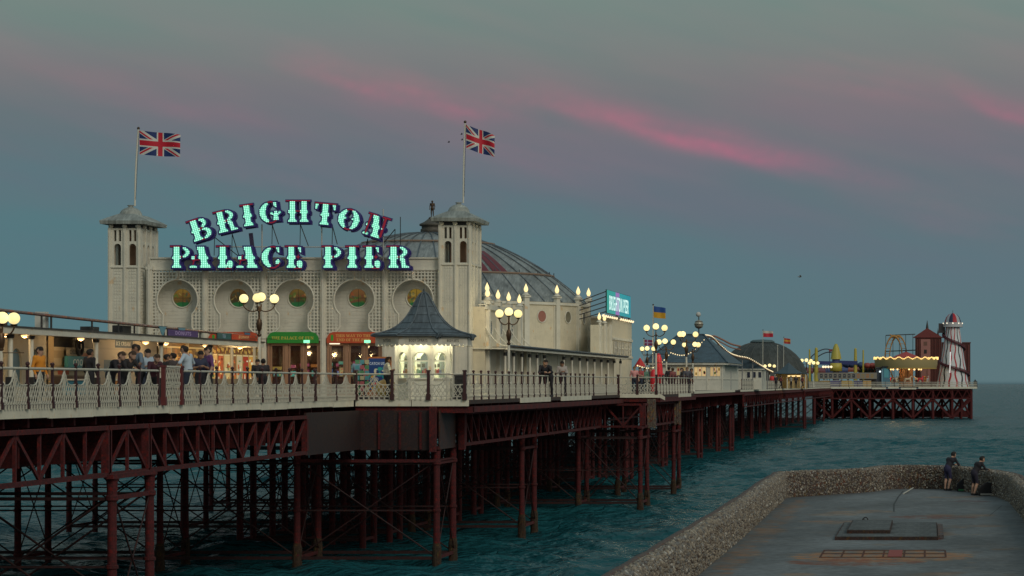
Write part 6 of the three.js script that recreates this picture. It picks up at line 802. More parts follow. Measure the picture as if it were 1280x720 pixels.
// ---------------------------------------------------------------- pier head rides
const headD = 534, hx = px => at(px, headD), hy = py => atY(py, headD);
{ // helter skelter
  const D = 540, X = at(1191, D), y0 = DECK, top = atY(409, D), H = top - y0, t = thing('helter_skelter', 'tapered white helter skelter tower with striped sides and spiral slide', 'slide tower', [X, y0, -D]);
  const rad = k => mix(3.55, 1.45, Math.pow(k, 0.85)), pr = []; for (let i = 0; i <= 16; i++) pr.push([rad(i / 16), H * i / 16]);
  const g = lathe(pr, 48, X, y0, -D), sm = printMat(1024, 512, (x, W, Hh) => { x.fillStyle = '#d6dade'; x.fillRect(0, 0, W, Hh); const cs = ['#b01a2a', '#20242c', '#b01a2a', '#1f3a78', '#b01a2a', '#1c1c20']; for (let i = 0; i < 15; i++) { x.strokeStyle = cs[i % 6]; x.lineWidth = 19; x.beginPath(); for (let q = 0; q <= 40; q++) { const yy = Hh * q / 40, xx = (i + 0.5) / 15 * W + 9 * Math.sin(q * 0.55 + i * 2); q ? x.lineTo(xx, yy) : x.moveTo(xx, yy); } x.stroke(); } x.fillStyle = '#dfe6ea'; });
  const tw = new THREE.Mesh(g.translate(-X, -y0, D), sm); tw.name = 'tower'; tw.castShadow = tw.receiveShadow = true; t.add(tw); BASE.set(tw, [X, y0, -D]);
  const h2 = [], n = 90; // spiral slide
  for (let i = 0; i <= n; i++) { const k = i / n, yy = mix(0.9, 0.08, k), a = (0.76 - yy) / 0.44 * 360 * RAD, r = rad(yy) + 0.3; h2.push([X + r * Math.sin(a), y0 + H * yy, -D + r * Math.cos(a)]); }
  const sl = mat([0.09, 0.02, 0.03]); M('slide', h2.slice(1).map((p, i) => bar(h2[i], p, 0.6, 0.34)), sl, t); M('slide_rim', tube(h2.map(p => [X + (p[0] - X) * 1.07, p[1] + 0.3, -D + (p[2] + D) * 1.07]), 0.07, 5, 120), sl, t);
  M('gallery', [lathe([[1.5, 0], [2.1, 0], [2.1, 0.15], [1.5, 0.15]], 24, X, top, -D), lathe([[2.05, 0.15], [2.1, 1.0]], 24, X, top, -D)], mat([0.45, 0.46, 0.48]), t); M('lantern_room', lathe([[1.35, 0], [1.35, 1.1]], 18, X, top, -D), mat([0.55, 0.52, 0.55]), t);
  const dm = printMat(256, 32, (x, W, Hh) => { for (let i = 0; i < 12; i++) { x.fillStyle = ['#b01a2a', '#a9b0b8', '#1f2f50'][i % 3]; x.fillRect(i * W / 12, 0, W / 12 + 1, Hh); } }); const dg = lathe([[1.75, 0], [1.7, 0.35], [1.4, 1.1], [0.85, 1.7], [0.2, 1.98], [0, 2.0]], 24, 0, H + 1.0, 0), dd = new THREE.Mesh(dg, dm); dd.name = 'dome'; t.add(dd); M('finial', cyl([X, top + 3, -D], [X, top + 3.6, -D], 0.06, 0.03, 5), blackMat, t);
  for (let i = 0; i < 10; i++) { const a = i * 36 * RAD; M('gallery_light', ball(X + 2.1 * Math.sin(a), top + 0.8, -D + 2.1 * Math.cos(a), 0.14, 6), glow([1, 0.9, 0.7], 1), t); }
  M('gallery_hut', bx(X - 3, X - 1.6, top - 1.2, top + 0.8, -D + 0.4, -D - 0.8), mat([0.04, 0.035, 0.04]), t);
  const l = thing('strip_light', 'vertical white strip light on the helter skelter', 'light', [at(1187.5, 535), DECK + 4, -535]); M('tube_light', cyl([at(1187.3, 536), atY(466, 536), -536 - 0.0], [at(1188, 536.9), atY(440, 536.9), -537.2], 0.09, 0.09, 6), glow([1, 1, 1], 0.5), l);
}
{ // brick ride tower and wall
  const D = 552, X0 = at(1144, D), X1 = at(1177, D), br = mat([0.2, 0.055, 0.042], { map: ironTex, roughness: 0.8 }), t = thing('brick_ride_tower', 'dark red gabled ride tower with spires behind the carousel', 'tower', [X0, DECK, -D]), ye = atY(422, D), cx = at(1159, D);
  M('body', bx(X0, X1, DECK, ye, -D, -D - 5), br, t); M('gable', ext([[X0 - 0.5, ye], [X1 + 0.3, ye], [cx, atY(410, D)]], 5.4).translate(0, 0, -D - 5.2), mat([0.16, 0.03, 0.028]), t); M('pink_front', bx(at(1151, D), at(1163, D), DECK + 1, atY(424, D), -D + 0.12, -D + 0.001), mat([0.34, 0.15, 0.13]), t); M('hatch', bx(at(1155, D), at(1158.5, D), atY(442, D), atY(437, D), -D + 0.16, -D + 0.121), blackMat, t); M('hatch', bx(at(1154.5, D), at(1159, D), atY(432, D), atY(427, D), -D + 0.16, -D + 0.121), mat([0.16, 0.08, 0.06]), t);
  M('spire', [facetted(lathe([[0.35, 0], [0.3, 0.5], [0, 2]], 6, cx, atY(411, D), -D - 1))], blackMat, t); M('spire', [facetted(lathe([[0.3, 0], [0.25, 0.5], [0, 2]], 6, at(1172.5, D), atY(421, D), -D - 1))], blackMat, t);
  for (const p of [1147, 1149.5, 1165, 1169, 1174]) M('rib', bx(at(p, D) - 0.09, at(p, D) + 0.09, DECK + 1, ye - 0.3, -D + 0.09, -D + 0.002), mat([0.12, 0.03, 0.025]), t);
  const w = thing('brick_ride_wall', 'plain dark red ride wall behind the helter skelter', 'wall', [at(1195, D), DECK, -D]); M('face', bx(X1 + 0.02, at(1213, D), DECK, atY(429, D), -D - 0.5, -D - 1), br, w); M('coping', bx(X1 + 0.03, at(1213.6, D), atY(429, D), atY(427.6, D), -D - 0.4, -D - 1.1), mat([0.1, 0.03, 0.03]), w); for (let p = 1181; p < 1213; p += 5) M('buttress', bx(at(p, D) - 0.12, at(p, D) + 0.12, DECK, atY(431, D), -D - 0.38, -D - 0.499), mat([0.15, 0.04, 0.035]), w);
}
{ // coaster loop in a dark frame
  const D = 556, t = thing('loop_coaster', 'yellow looping coaster track in a dark steel frame', 'coaster', [at(1120, D), DECK, -D]), ym = mat([0.42, 0.22, 0.06]), cx = at(1117, D), cy = atY(449, D), rx = 11 * D / F, ry = 29 * D / F;
  for (const o of [0, 0.9]) M('loop_rail', new THREE.TorusGeometry(1, 0.055, 6, 48).scale(rx, ry, 2.2).translate(cx + o * 1.1, cy, -D - o), ym, t); for (let i = 0; i < 26; i++) { const a = i / 26 * 6.283; M('loop_tie', bar([cx + rx * Math.cos(a), cy + ry * Math.sin(a), -D], [cx + 1 + rx * Math.cos(a), cy + ry * Math.sin(a), -D - 0.9], 0.1, 0.1), ym, t); }
  for (const p of [1107, 1116, 1124, 1132, 1141]) M('frame_post', bar([at(p, D), DECK, -D - 2.5], [at(p, D), atY(419 - (p - 1107) * 0.05, D), -D - 2.5], 0.12, 0.12), leadDark, t); for (const y of [419, 439]) M('frame_beam', bar([at(1107, D), atY(y, D), -D - 2.5], [at(1144, D), atY(y - 1.5, D), -D - 2.5], 0.22, 0.22), leadDark, t);
  M('upper_track', tube([[1112, 418], [1120, 422], [1126, 432], [1128, 445], [1134, 452]].map(([p, y]) => [at(p, D), atY(y, D), -D - 1.5]), 0.14, 6), ym, t);
}
{ // carousel
  const D = 533, X = at(1132.5, D), r = 6.3, y1 = EYE + 3.4, t = thing('carousel', 'carousel with glowing scalloped rim and red tent top', 'carousel', [X, DECK, -D]);
  M('platform', lathe([[0, 0], [r - 0.5, 0], [r - 0.5, 0.25], [0, 0.25]], 32, X, DECK, -D), mat([0.3, 0.2, 0.1]), t); M('rim_board', lathe([[r, 0], [r + 0.25, 0.9], [r + 0.28, 2.1]], 32, X, y1 - 0.2, -D), mat([0.32, 0.26, 0.12]), t); M('ceiling', lathe([[0, 0.02], [r, 0]], 32, X, y1 - 0.2, -D), mat([0.4, 0.12, 0.08]), t);
  M('tent_top', facetted(lathe([[r + 0.3, 0], [r * 0.55, 0.25], [2.6, 0.35], [2.2, 0.6], [0.3, 1.35], [0, 1.45]], 16, X, y1 + 1.9, -D)), mat([0.36, 0.05, 0.045]), t); M('finial', ball(X, y1 + 3.4, -D, 0.18, 8), bronze, t);
  const bl = [], pts = []; for (let i = 0; i <= 150; i++) { const a = i / 150 * 6.283, yy = y1 + 1.95 + 0.2 * Math.sin(a * 22); pts.push([X + (r + 0.36) * Math.sin(a), yy, -D + (r + 0.36) * Math.cos(a)]); bl.push(ball(...pts[i], 0.12, 6)); } M('rim_bulbs', bl, glow([1, 0.66, 0.22], 1.35), t, 'stuff');
  M('lower_trim', lathe([[r + 0.05, 0], [r + 0.1, 0.2]], 32, X, y1 - 0.25, -D), mat([0.5, 0.36, 0.1]), t); M('centre_drum', lathe([[1.5, 0.25], [1.5, 4]], 16, X, DECK, -D), mat([0.3, 0.16, 0.07]), t);
  for (let i = 0; i < 8; i++) { const a = (i * 45 + 12) * RAD, x = X + 3.2 * Math.sin(a), z = -D + 3.2 * Math.cos(a), b = M('ceiling_lamp', ball(x, y1 - 0.35, z, 0.2, 8), glow([1, 0.66, 0.28], 1.6), t); if (i % 2) lampLight(b, x, y1 - 0.5, z, 5, [1, 0.66, 0.3]); }
  const horse = sculpt([[[0, 0.95, -0.35], [0, 0.98, 0.35], 0.2, 0.22], [[0, 1.05, 0.35], [0, 1.45, 0.62], 0.16, 0.1], [[0, 1.45, 0.6], [0, 1.3, 0.86], 0.1, 0.065], [[0.1, 0.9, 0.35], [0.11, 0.6, 0.62], 0.1, 0.06], [[0.11, 0.6, 0.62], [0.11, 0.32, 0.45], 0.06, 0.04], [[-0.1, 0.9, 0.35], [-0.11, 0.55, 0.5], 0.1, 0.06], [[-0.11, 0.55, 0.5], [-0.11, 0.25, 0.38], 0.06, 0.04], [[0.1, 0.9, -0.35], [0.11, 0.6, -0.4], 0.12, 0.07], [[0.11, 0.6, -0.4], [0.11, 0.25, -0.62], 0.06, 0.04], [[-0.1, 0.9, -0.35], [-0.11, 0.62, -0.52], 0.12, 0.07], [[-0.11, 0.62, -0.52], [-0.11, 0.3, -0.75], 0.06, 0.04], [[0, 1.05, -0.52], [0, 0.6, -0.75], 0.07, 0.03]], 40, 0.05).geo;
  for (let i = 0; i < 10; i++) { const a = (i * 36 + 5) * RAD, hs = thing('carousel_horse', `carousel horse in ${['cream', 'red', 'dapple grey', 'gold', 'white', 'bay', 'crimson', 'pale blue', 'black', 'ivory'][i]} paint on its brass pole`, 'carousel horse', [0, 0, 0], 'carousel horses'); const m = mat([[0.6, 0.5, 0.35], [0.6, 0.04, 0.05], [0.35, 0.35, 0.36], [0.6, 0.4, 0.1], [0.65, 0.63, 0.58], [0.25, 0.12, 0.06], [0.65, 0.02, 0.07], [0.3, 0.4, 0.5], [0.03, 0.03, 0.03], [0.62, 0.58, 0.45]][i]); piece('body', horse, m, hs, [0, 0, 0]); M('pole', cyl([0, -0.3, 0], [0, 3.2, 0], 0.035, 0.035, 6), bronze, hs); M('saddle', cb(0, 1.2, 0, 0.34, 0.06, 0.36), mat([0.4, 0.06, 0.05]), hs); hs.position.set(X + 4.6 * Math.sin(a), DECK + 0.55, -D + 4.6 * Math.cos(a)); hs.rotation.y = a + Math.PI / 2; hs.scale.setScalar(1.15); }
}
{ // yellow ride masts, blue arms, hoop arms, booths
  const ym = mat([0.42, 0.36, 0.06], { roughness: 0.5 }), D = 536;
  for (const [px, yt, w, l] of [[1012, 437, 0.22, 'thin yellow ride mast beside the far lamps'], [1020.3, 436, 0.42, 'stout yellow ride mast with stepped base'], [1069.3, 436.5, 0.36, 'yellow ride mast in the middle of the pier head'], [1079, 438, 0.2, 'slim yellow ride mast next to the carousel']]) { const X = at(px, D), t = thing('ride_mast', l, 'mast', [X, DECK, -D], 'yellow ride masts'); M('mast', cyl([X, DECK, -D], [X, atY(yt, D), -D], w * 1.25, w * 0.75, 8), ym, t); M('tip', ball(X, atY(yt, D), -D, w * 0.7, 8), ym, t); M('base', cb(X, DECK + 0.6, -D, w * 3.4, 1.2, w * 3.4), ym, t); }
  const X = at(1045, D), t = thing('spinning_ride', 'yellow cone ride centre with long dark blue arms', 'ride', [X, DECK, -D]); M('cone', lathe([[1.15, 0], [0.95, 1.2], [0.55, 2.6], [0.25, 3.2], [0, 3.25]], 12, X, atY(449, D), -D), ym, t); M('drum', lathe([[0, 0], [1.3, 0], [1.3, 1.7], [0, 1.7]], 14, X, atY(464, D), -D), ym, t); M('hub', cyl([X, atY(456, D), -D], [X, atY(448, D), -D], 0.8, 0.8, 12), mat([0.05, 0.06, 0.2]), t); M('pedestal', cyl([X, DECK, -D], [X, atY(463, D), -D], 0.7, 0.7, 10), mat([0.08, 0.08, 0.12]), t); const bm = mat([0.025, 0.04, 0.16]); for (const [a, b, y] of [[1023, 1042, 453.5], [1048, 1072, 453], [1046, 1098, 456]]) M('arm', bar([at(a, D), atY(y, D), -D + (y > 455 ? -3 : 0.2)], [at(b, D), atY(y + 0.5, D), -D + (y > 455 ? -4 : 0.2)], 0.6, 0.75), bm, t); for (const p of [1058, 1064, 1076, 1084, 1090]) M('seat_shell', new THREE.SphereGeometry(0.8, 10, 8).scale(1, 0.8, 1).translate(at(p, D), atY(458 - (p % 3), D), -D - 3), [mat([0.05, 0.16, 0.2]), mat([0.3, 0.06, 0.05]), mat([0.04, 0.07, 0.18])][p % 3], t);
  const hp = thing('pendulum_ride', 'pair of thin dark arched ride arms behind the yellow masts', 'ride', [at(1030, 545), DECK, -545]); for (const [d, y] of [[0, 435], [6, 439]]) M('arch', tube([[1012, 448], [1020, 441], [1030, 436.5], [1037, 437], [1042, 440]].map(([p, q]) => [at(p + d * 0.6, 545), atY(q + (y - 435), 545), -545]), 0.13, 6), mat([0.05, 0.06, 0.08]), hp); M('head', cb(at(1040, 545), atY(438, 545), -545, 1.3, 0.5, 0.6), mat([0.2, 0.04, 0.05]), hp); M('leg', [cyl([at(1037, 545), DECK, -545], [at(1037, 545), atY(438, 545), -545], 0.08, 0.08, 5), cyl([at(1014, 545), DECK, -545], [at(1014, 545), atY(446, 545), -545], 0.1, 0.1, 5)], leadDark, hp);
  const sg = thing('ride_name_board', 'long pale board with dark block panels in front of the rides', 'board', [at(1058, 527), DECK, -527]); sheet('board_face', at(1096, 527) - at(1022, 527), 1.25, printMat(512, 48, (x, W, H) => { x.fillStyle = '#8f8a80'; x.fillRect(0, 0, W, H); const r = rng(14); for (let i = 0; i < 12; i++) { x.fillStyle = i < 8 ? '#3a3f48' : ['#b07a50', '#a08a60'][i % 2]; x.fillRect(20 + i * 40, 9, 24, 30); x.fillStyle = '#8f8a80'; x.fillRect(26 + i * 40, 18, 10, 5 + 8 * r()); } }), sg, [at(1059, 527), DECK + 2.3, -527]); M('board_back', bx(at(1022, 527), at(1096, 527), DECK + 1.65, DECK + 2.95, -527.05, -527.2), mat([0.3, 0.29, 0.27]), sg); M('leg', [1024, 1042, 1060, 1078, 1094].map(p => bx(at(p, 527) - 0.1, at(p, 527) + 0.1, DECK, DECK + 1.64, -527.05, -527.2)), blackMat, sg);
  for (const [a, b, y, c, l] of [[1004, 1032, 463, [0.2, 0.05, 0.06], 'dark red awning behind the far lamps'], [1032, 1060, 462, [0.06, 0.08, 0.2], 'navy awning behind the far lamps'], [1060, 1096, 461, [0.3, 0.08, 0.05], 'orange-red awning below the ride arms']]) { const t = thing('awning', l, 'awning', [at(a, 542), DECK, -542]); M('cloth', ext([[0, 0], [0, 0.5], [3, 1.3], [3, 1.2]], at(b, 542) - at(a, 542)).rotateY(Math.PI / 2).translate(at(a, 542), atY(y + 4, 542), -542 + 0), mat(c), t); M('post', [a + 1, b - 1].map(p => cyl([at(p, 542), DECK, -542.2], [at(p, 542), atY(y + 3.5, 542), -542.2], 0.07, 0.07, 5)), white, t); }
  const bt = thing('ticket_booth', 'blue ticket booth beside the carousel', 'booth', [at(1106, 528), DECK, -528]); M('body', bx(at(1103, 528), at(1112.5, 528), DECK, atY(459, 528), -528, -529.5), mat([0.08, 0.2, 0.28]), bt); M('picture', bx(at(1105, 528), at(1111, 528), atY(472, 528), atY(461, 528), -527.95, -527.999), mat([0.1, 0.35, 0.42]), bt); M('roof', bx(at(1102, 528), at(1113.5, 528), atY(459, 528), atY(457.5, 528), -527.7, -529.8), blackMat, bt); const pb = thing('dark_booth', 'dark booth with a white lamp beside the blue booth', 'booth', [at(1098, 529), DECK, -529]); M('body', bx(at(1095, 529), at(1102, 529), DECK, atY(460, 529), -529, -530), mat([0.05, 0.06, 0.08]), pb); M('roof', bx(at(1094.3, 529), at(1102.6, 529), atY(460, 529), atY(459, 529), -528.8, -530.2), leadDark, pb); M('lamp', ball(at(1100, 528.8), atY(464.5, 528.8), -528.8, 0.2, 8), glow([0.9, 1, 1], 1.2), pb);
  const fl = thing('floodlight_row', 'row of warm floodlights above the navy awning', 'lights', [at(1034, 535), DECK + 4, -535]); M('bulbs', [1029, 1032, 1035.5, 1039].map(p => ball(at(p, 534), atY(458.6, 534), -534, 0.24, 8)), glow([1, 0.8, 0.5], 1.3), fl); M('batten', cyl([at(1028, 534), atY(459.6, 534), -534.2], [at(1040, 534), atY(459.6, 534), -534.2], 0.07, 0.07, 5), blackMat, fl); M('leg', cyl([at(1034, 534), DECK, -534.2], [at(1034, 534), atY(459.7, 534), -534.2], 0.06, 0.06, 5), blackMat, fl);
  const tr = thing('far_planter', 'dark green clipped hedge between the ride masts and the carousel', 'hedge', [at(1088, 540), DECK, -540]); const R = rng(51), gs = []; for (let i = 0; i < 160; i++) { const q = [at(1074 + 26 * R(), 540), atY(466 - 12 * R() * (0.6 + 0.4 * R()), 540), -541 - 2 * R()]; gs.push(facetted(new THREE.TetrahedronGeometry(0.22 + 0.2 * R(), 0).rotateX(R() * 6).rotateY(R() * 6).translate(...q))); } M('foliage', gs, mat([0.02, 0.06, 0.05]), tr, 'stuff'); M('box', bx(at(1074, 540), at(1100, 540), DECK, atY(465, 540), -541, -543), mat([0.06, 0.05, 0.05]), tr);
  const tk = thing('edge_bin', 'dark little locker at the end of the far balustrade', 'locker', [at(1219, 524), DECK, -524]); M('body', bx(at(1217, 524), at(1221, 524), DECK, DECK + 1.1, -524, -525), blackMat, tk); M('lid', ext([[at(1216.7, 524), DECK + 1.1], [at(1221.3, 524), DECK + 1.1], [at(1219, 524), DECK + 1.6]], 1).translate(0, 0, -525), leadDark, tk);
}

// zones: 0 skin, 1 hair, 2 top, 3 legs, 4 shoes, 5 lower arm, 6 lower leg, 7 eyes
function figure({ chest = [0, 1.27, 0], neck = [0, 1.46, 0], head = [0, 1.6, 0.02], sh = 0.185, shY = 1.41, shZ = 0, eL, wL, eR, wR, kL = [0.1, 0.5, 0.03], kR = [-0.1, 0.5, 0.03], aL = [0.1, 0.08, -0.02], aR = [-0.1, 0.08, -0.02], hip = [0, 0.94, 0], long = false }) {
  const bones = [], b = (...a) => bones.push(a), hd = head;
  b(hip, chest, 0.135, 0.15, 2); b([hip[0], hip[1] - 0.04, hip[2]], [hip[0], hip[1] + 0.03, hip[2]], 0.145, 0.14, 3); b([chest[0] - 0.09, chest[1] + 0.06, chest[2]], [chest[0] + 0.09, chest[1] + 0.06, chest[2]], 0.12, 0.12, 2);
  b([chest[0], shY, shZ], neck, 0.07, 0.055, 0); b(neck, [hd[0], hd[1] - 0.03, hd[2]], 0.052, 0.055, 0);
  b([hd[0], hd[1] - 0.07, hd[2] + 0.035], [hd[0], hd[1] + 0.03, hd[2] + 0.01], 0.062, 0.09, 0); b([hd[0], hd[1] - 0.01, hd[2] + 0.1], [hd[0], hd[1] - 0.03, hd[2] + 0.118], 0.012, 0.016, 0);
  for (const s of [-1, 1]) b([hd[0] + s * 0.088, hd[1] + 0.01, hd[2]], [hd[0] + s * 0.092, hd[1] - 0.03, hd[2]], 0.016, 0.012, 0);
  b([hd[0], hd[1] + 0.055, hd[2] + 0.03], [hd[0], hd[1] + 0.03, hd[2] - 0.035], 0.085, 0.096, 1); if (long) b([hd[0], hd[1], hd[2] - 0.06], [hd[0], hd[1] - 0.2, hd[2] - 0.07], 0.085, 0.06, 1);
  const S = { L: [sh, shY, shZ], R: [-sh, shY, shZ] };
  for (const [s, e, w] of [['L', eL, wL], ['R', eR, wR]]) { b([chest[0] * 0.5 + S[s][0] * 0.5, shY - 0.02, shZ], S[s], 0.07, 0.062, 2); b(S[s], e, 0.06, 0.045, 2); b(e, w, 0.043, 0.03, 5); const d = V(w[0] - e[0], w[1] - e[1], w[2] - e[2]).normalize(); b(w, [w[0] + d.x * 0.08, w[1] + d.y * 0.08, w[2] + d.z * 0.08], 0.03, 0.033, 0); }
  for (const [s, kn, an] of [[1, kL, aL], [-1, kR, aR]]) { const h = [hip[0] + s * 0.085, hip[1] - 0.03, hip[2]]; b(h, kn, 0.095, 0.062, 3); b(kn, [mix(kn[0], an[0], 0.35), mix(kn[1], an[1], 0.35), mix(kn[2], an[2], 0.35) - 0.015], 0.058, 0.056, 6); b([mix(kn[0], an[0], 0.35), mix(kn[1], an[1], 0.35), mix(kn[2], an[2], 0.35) - 0.015], an, 0.055, 0.038, 6); b([an[0], an[1] - 0.03, an[2] - 0.03], [an[0] + s * 0.015, an[1] - 0.04, an[2] + 0.16], 0.045, 0.036, 4); }
  const r = sculpt(bones, 76, 0.035, 0.9, 0.98), gs = [fin(r.geo)], zs = [...r.zone];
  const add = (g, z) => { g = fin(g); gs.push(g); for (let i = 0; i < g.attributes.position.count; i++) zs.push(z); };
  for (const s of [-1, 1]) add(ball(hd[0] + s * 0.034, hd[1] + 0.005, hd[2] + 0.09, 0.012, 6), 7);
  for (const [sd, e, w] of [[1, eL, wL], [-1, eR, wR]]) { const d = V(w[0] - e[0], w[1] - e[1], w[2] - e[2]).normalize(), up = Math.abs(d.y) > 0.8 ? V(0, 0, 1) : V(0, 1, 0), q = d.clone().cross(up).normalize(), u = q.clone().cross(d); const P = (a, o, c) => [w[0] + d.x * a + q.x * o - u.x * c, w[1] + d.y * a + q.y * o - u.y * c, w[2] + d.z * a + q.z * o - u.z * c]; [-0.026, -0.009, 0.009, 0.026].forEach((o, i) => { const l = [0.062, 0.078, 0.075, 0.055][i]; add(cyl(P(0.075, o, 0), P(0.075 + l * 0.5, o * 1.15, 0.008), 0.0095, 0.0088, 5), 0); add(cyl(P(0.075 + l * 0.5, o * 1.15, 0.008), P(0.075 + l * 0.85, o * 1.15, 0.038), 0.0088, 0.007, 5), 0); }); add(cyl(P(0.03, -0.028 * sd, 0), P(0.08, -0.058 * sd, 0.015), 0.011, 0.009, 5), 0); }
  return { geo: mergeGeometries(gs), zone: Uint8Array.from(zs) };
}
const poses = {
  stand: figure({ eL: [0.25, 1.13, -0.03], wL: [0.25, 0.9, 0.08], eR: [-0.25, 1.13, -0.03], wR: [-0.25, 0.9, 0.08] }),
  lean: figure({ hip: [0, 0.92, -0.08], chest: [0, 1.19, 0.1], neck: [0, 1.36, 0.22], head: [0, 1.47, 0.3], shY: 1.31, shZ: 0.17, eL: [0.29, 1.06, 0.3], wL: [0.12, 1.06, 0.5], eR: [-0.29, 1.06, 0.3], wR: [-0.12, 1.06, 0.5], kL: [0.1, 0.5, -0.05], aL: [0.1, 0.08, -0.12], kR: [-0.1, 0.5, 0], aR: [-0.1, 0.08, -0.14] }),
  rail: figure({ hip: [0, 0.93, -0.03], eL: [0.42, 1.2, 0.02], wL: [0.36, 1.02, 0.2], eR: [-0.42, 1.2, 0.02], wR: [-0.36, 1.02, 0.2], chest: [0, 1.26, 0.02], neck: [0, 1.45, 0.05], head: [0, 1.58, 0.09] }),
  phone: figure({ eL: [0.24, 1.14, 0.06], wL: [0.07, 1.2, 0.3], eR: [-0.24, 1.14, 0.06], wR: [-0.07, 1.19, 0.3], head: [0, 1.585, 0.05], kL: [0.11, 0.5, 0.09], aL: [0.12, 0.08, 0.06], long: true }),
  walk: figure({ eL: [0.24, 1.14, -0.12], wL: [0.24, 0.94, -0.02], eR: [-0.24, 1.14, 0.08], wR: [-0.23, 0.97, 0.25], kL: [0.09, 0.51, 0.18], aL: [0.09, 0.08, 0.26], kR: [-0.09, 0.5, 0.0], aR: [-0.09, 0.12, -0.3] }),
};
const personMat = new THREE.MeshStandardMaterial({ vertexColors: true, roughness: 0.85, side: THREE.DoubleSide });
const skins = [[0.42, 0.25, 0.18], [0.3, 0.16, 0.1], [0.47, 0.29, 0.21]], hairs = [[0.012, 0.009, 0.008], [0.05, 0.028, 0.015], [0.02, 0.014, 0.01], [0.18, 0.11, 0.05]];
let pid = 0;
function person(pose, x, y, z, turn, top, legs, label, { skin = pid % 3, hair = pid % 4, sleeves = false, shorts = false, shoes = [0.03, 0.03, 0.035], h = 1, group = 'people on the pier' } = {}) {
  pid++; const { geo, zone } = poses[pose], g = geo.clone(), c = new Float32Array(zone.length * 3), S = skins[skin], pal = [S, hairs[hair], top, legs, shoes, sleeves ? top : S, shorts ? S : legs, [0.01, 0.01, 0.01]];
  for (let i = 0; i < zone.length; i++) c.set(pal[zone[i]], i * 3); g.setAttribute('color', new THREE.BufferAttribute(c, 3));
  const t = new THREE.Mesh(g, personMat); t.name = numbered('person'); t.castShadow = t.receiveShadow = true; tag(t, label, 'person', group); t.position.set(x, y, z); t.rotation.y = turn; t.scale.setScalar(h); scene.add(t); return t;
}
{
  const E = Math.PI / 2, on = (px, X) => [X, DECK, -DX(px, X)];
  const dk = [0.012, 0.012, 0.017], jean = [0.02, 0.028, 0.05];
  person('stand', ...on(49, -26.5), 1.2, [0.62, 0.23, 0.02], dk, 'person in an orange-yellow jacket by the canopy posts', { sleeves: true, hair: 0 });
  person('stand', ...on(112, -27.5), 2.6, dk, dk, 'person all in black beside the cold drinks sign', { sleeves: true, hair: 0, h: 1.02 });
  person('lean', ...on(141, -22.7), E - 0.25, [0.014, 0.012, 0.016], dk, 'person in a black jacket leaning on the railing, shoreward of a pair', { sleeves: true, skin: 0, hair: 1, h: 0.95 });
  person('lean', ...on(156.5, -22.7), E - 0.5, [0.02, 0.018, 0.02], dk, 'person in a dark jacket and pale shirt leaning with head turned', { sleeves: true, skin: 0, hair: 1, h: 0.97 });
  person('rail', ...on(174, -23.0), -E + 0.5, [0.13, 0.17, 0.22], dk, 'person in a grey-blue shirt standing against the railing', { hair: 2, h: 1.04 });
  person('phone', ...on(184, -23.2), 0.6, [0.34, 0.42, 0.5], jean, 'dark-haired person in a pale blue top beside the grey-blue shirt', { hair: 0, h: 0.97 });
  person('lean', ...on(190.5, -22.6), E - 0.8, [0.05, 0.012, 0.022], dk, 'person in a maroon jacket bending over the railing by the gate', { sleeves: true, hair: 1, h: 0.93 });
  person('stand', ...on(208, -27.6), 2.2, [0.03, 0.03, 0.035], dk, 'person in charcoal queuing at the yellow-lit stall', { sleeves: true, hair: 0, h: 0.98 });
  person('stand', ...on(217, -27), -2, [0.05, 0.04, 0.04], dk, 'person in brown queuing next to the one in charcoal', { sleeves: true, hair: 0 });
  person('rail', ...on(234, -23.0), -E - 0.2, [0.42, 0.5, 0.58], jean, 'person in a pale blue T-shirt with arms spread against the railing', { hair: 2, h: 1.06 });
  person('phone', ...on(250.5, -23.2), 0.4, [0.03, 0.035, 0.07], dk, 'person in a navy T-shirt holding a phone beside the pale blue T-shirt', { hair: 0, h: 0.98 });
  person('stand', ...on(260.5, -23.0), -0.9, [0.13, 0.05, 0.16], dk, 'person in a purple shirt next to the one holding a phone', { hair: 2, h: 1.05 });
  person('walk', ...on(322, -27), 0.3, dk, dk, 'person in black walking past the canopy lamp post', { sleeves: true, hair: 0, h: 0.94 });
  person('walk', ...on(329, -26.4), 3.3, [0.03, 0.025, 0.03], dk, 'person in dark brown walking past the canopy lamp post', { sleeves: true, hair: 0, h: 0.94 });
  person('stand', at(447, 107), DECK, -107, 2.8, [0.22, 0.32, 0.42], [0.02, 0.16, 0.08], 'person in a blue shirt browsing the card rack', { hair: 0, h: 1.0 });
  person('phone', at(456, 108.5), DECK, -108.5, 2.2, [0.5, 0.16, 0.2], jean, 'person in a coral top behind the card rack', { hair: 1, h: 0.9 });
  person('phone', at(484, 103), DECK, -103, 1.9, [0.62, 0.6, 0.52], dk, 'person in a cream T-shirt at the kiosk side window', { hair: 1, h: 1.0 });
  person('lean', at(679, 120), DECK, -120, 0.5, dk, dk, 'person in black leaning close beside a companion at the long railing', { sleeves: true, hair: 0, h: 1.1, skin: 0 });
  person('lean', at(686, 120.8), DECK, -120.8, -0.4, [0.02, 0.022, 0.028], dk, 'person in dark grey turning towards a companion at the long railing', { sleeves: true, hair: 1, h: 1.08, skin: 2 });
  person('phone', at(702.5, 126), DECK, -126, 0.3, [0.36, 0.32, 0.3], dk, 'person in a pale grey hooded top and dark cap by the long railing', { sleeves: true, hair: 0, h: 1.02, skin: 1 });
  person('stand', at(793, 160), DECK, -160, 0.3, [0.6, 0.27, 0.28], jean, 'person in a pink top on the barrel platform', { hair: 3, h: 1.0 });
  person('phone', at(800.5, 164), DECK, -164, -0.4, [0.4, 0.08, 0.09], jean, 'person in a red top on the barrel platform', { hair: 1 });
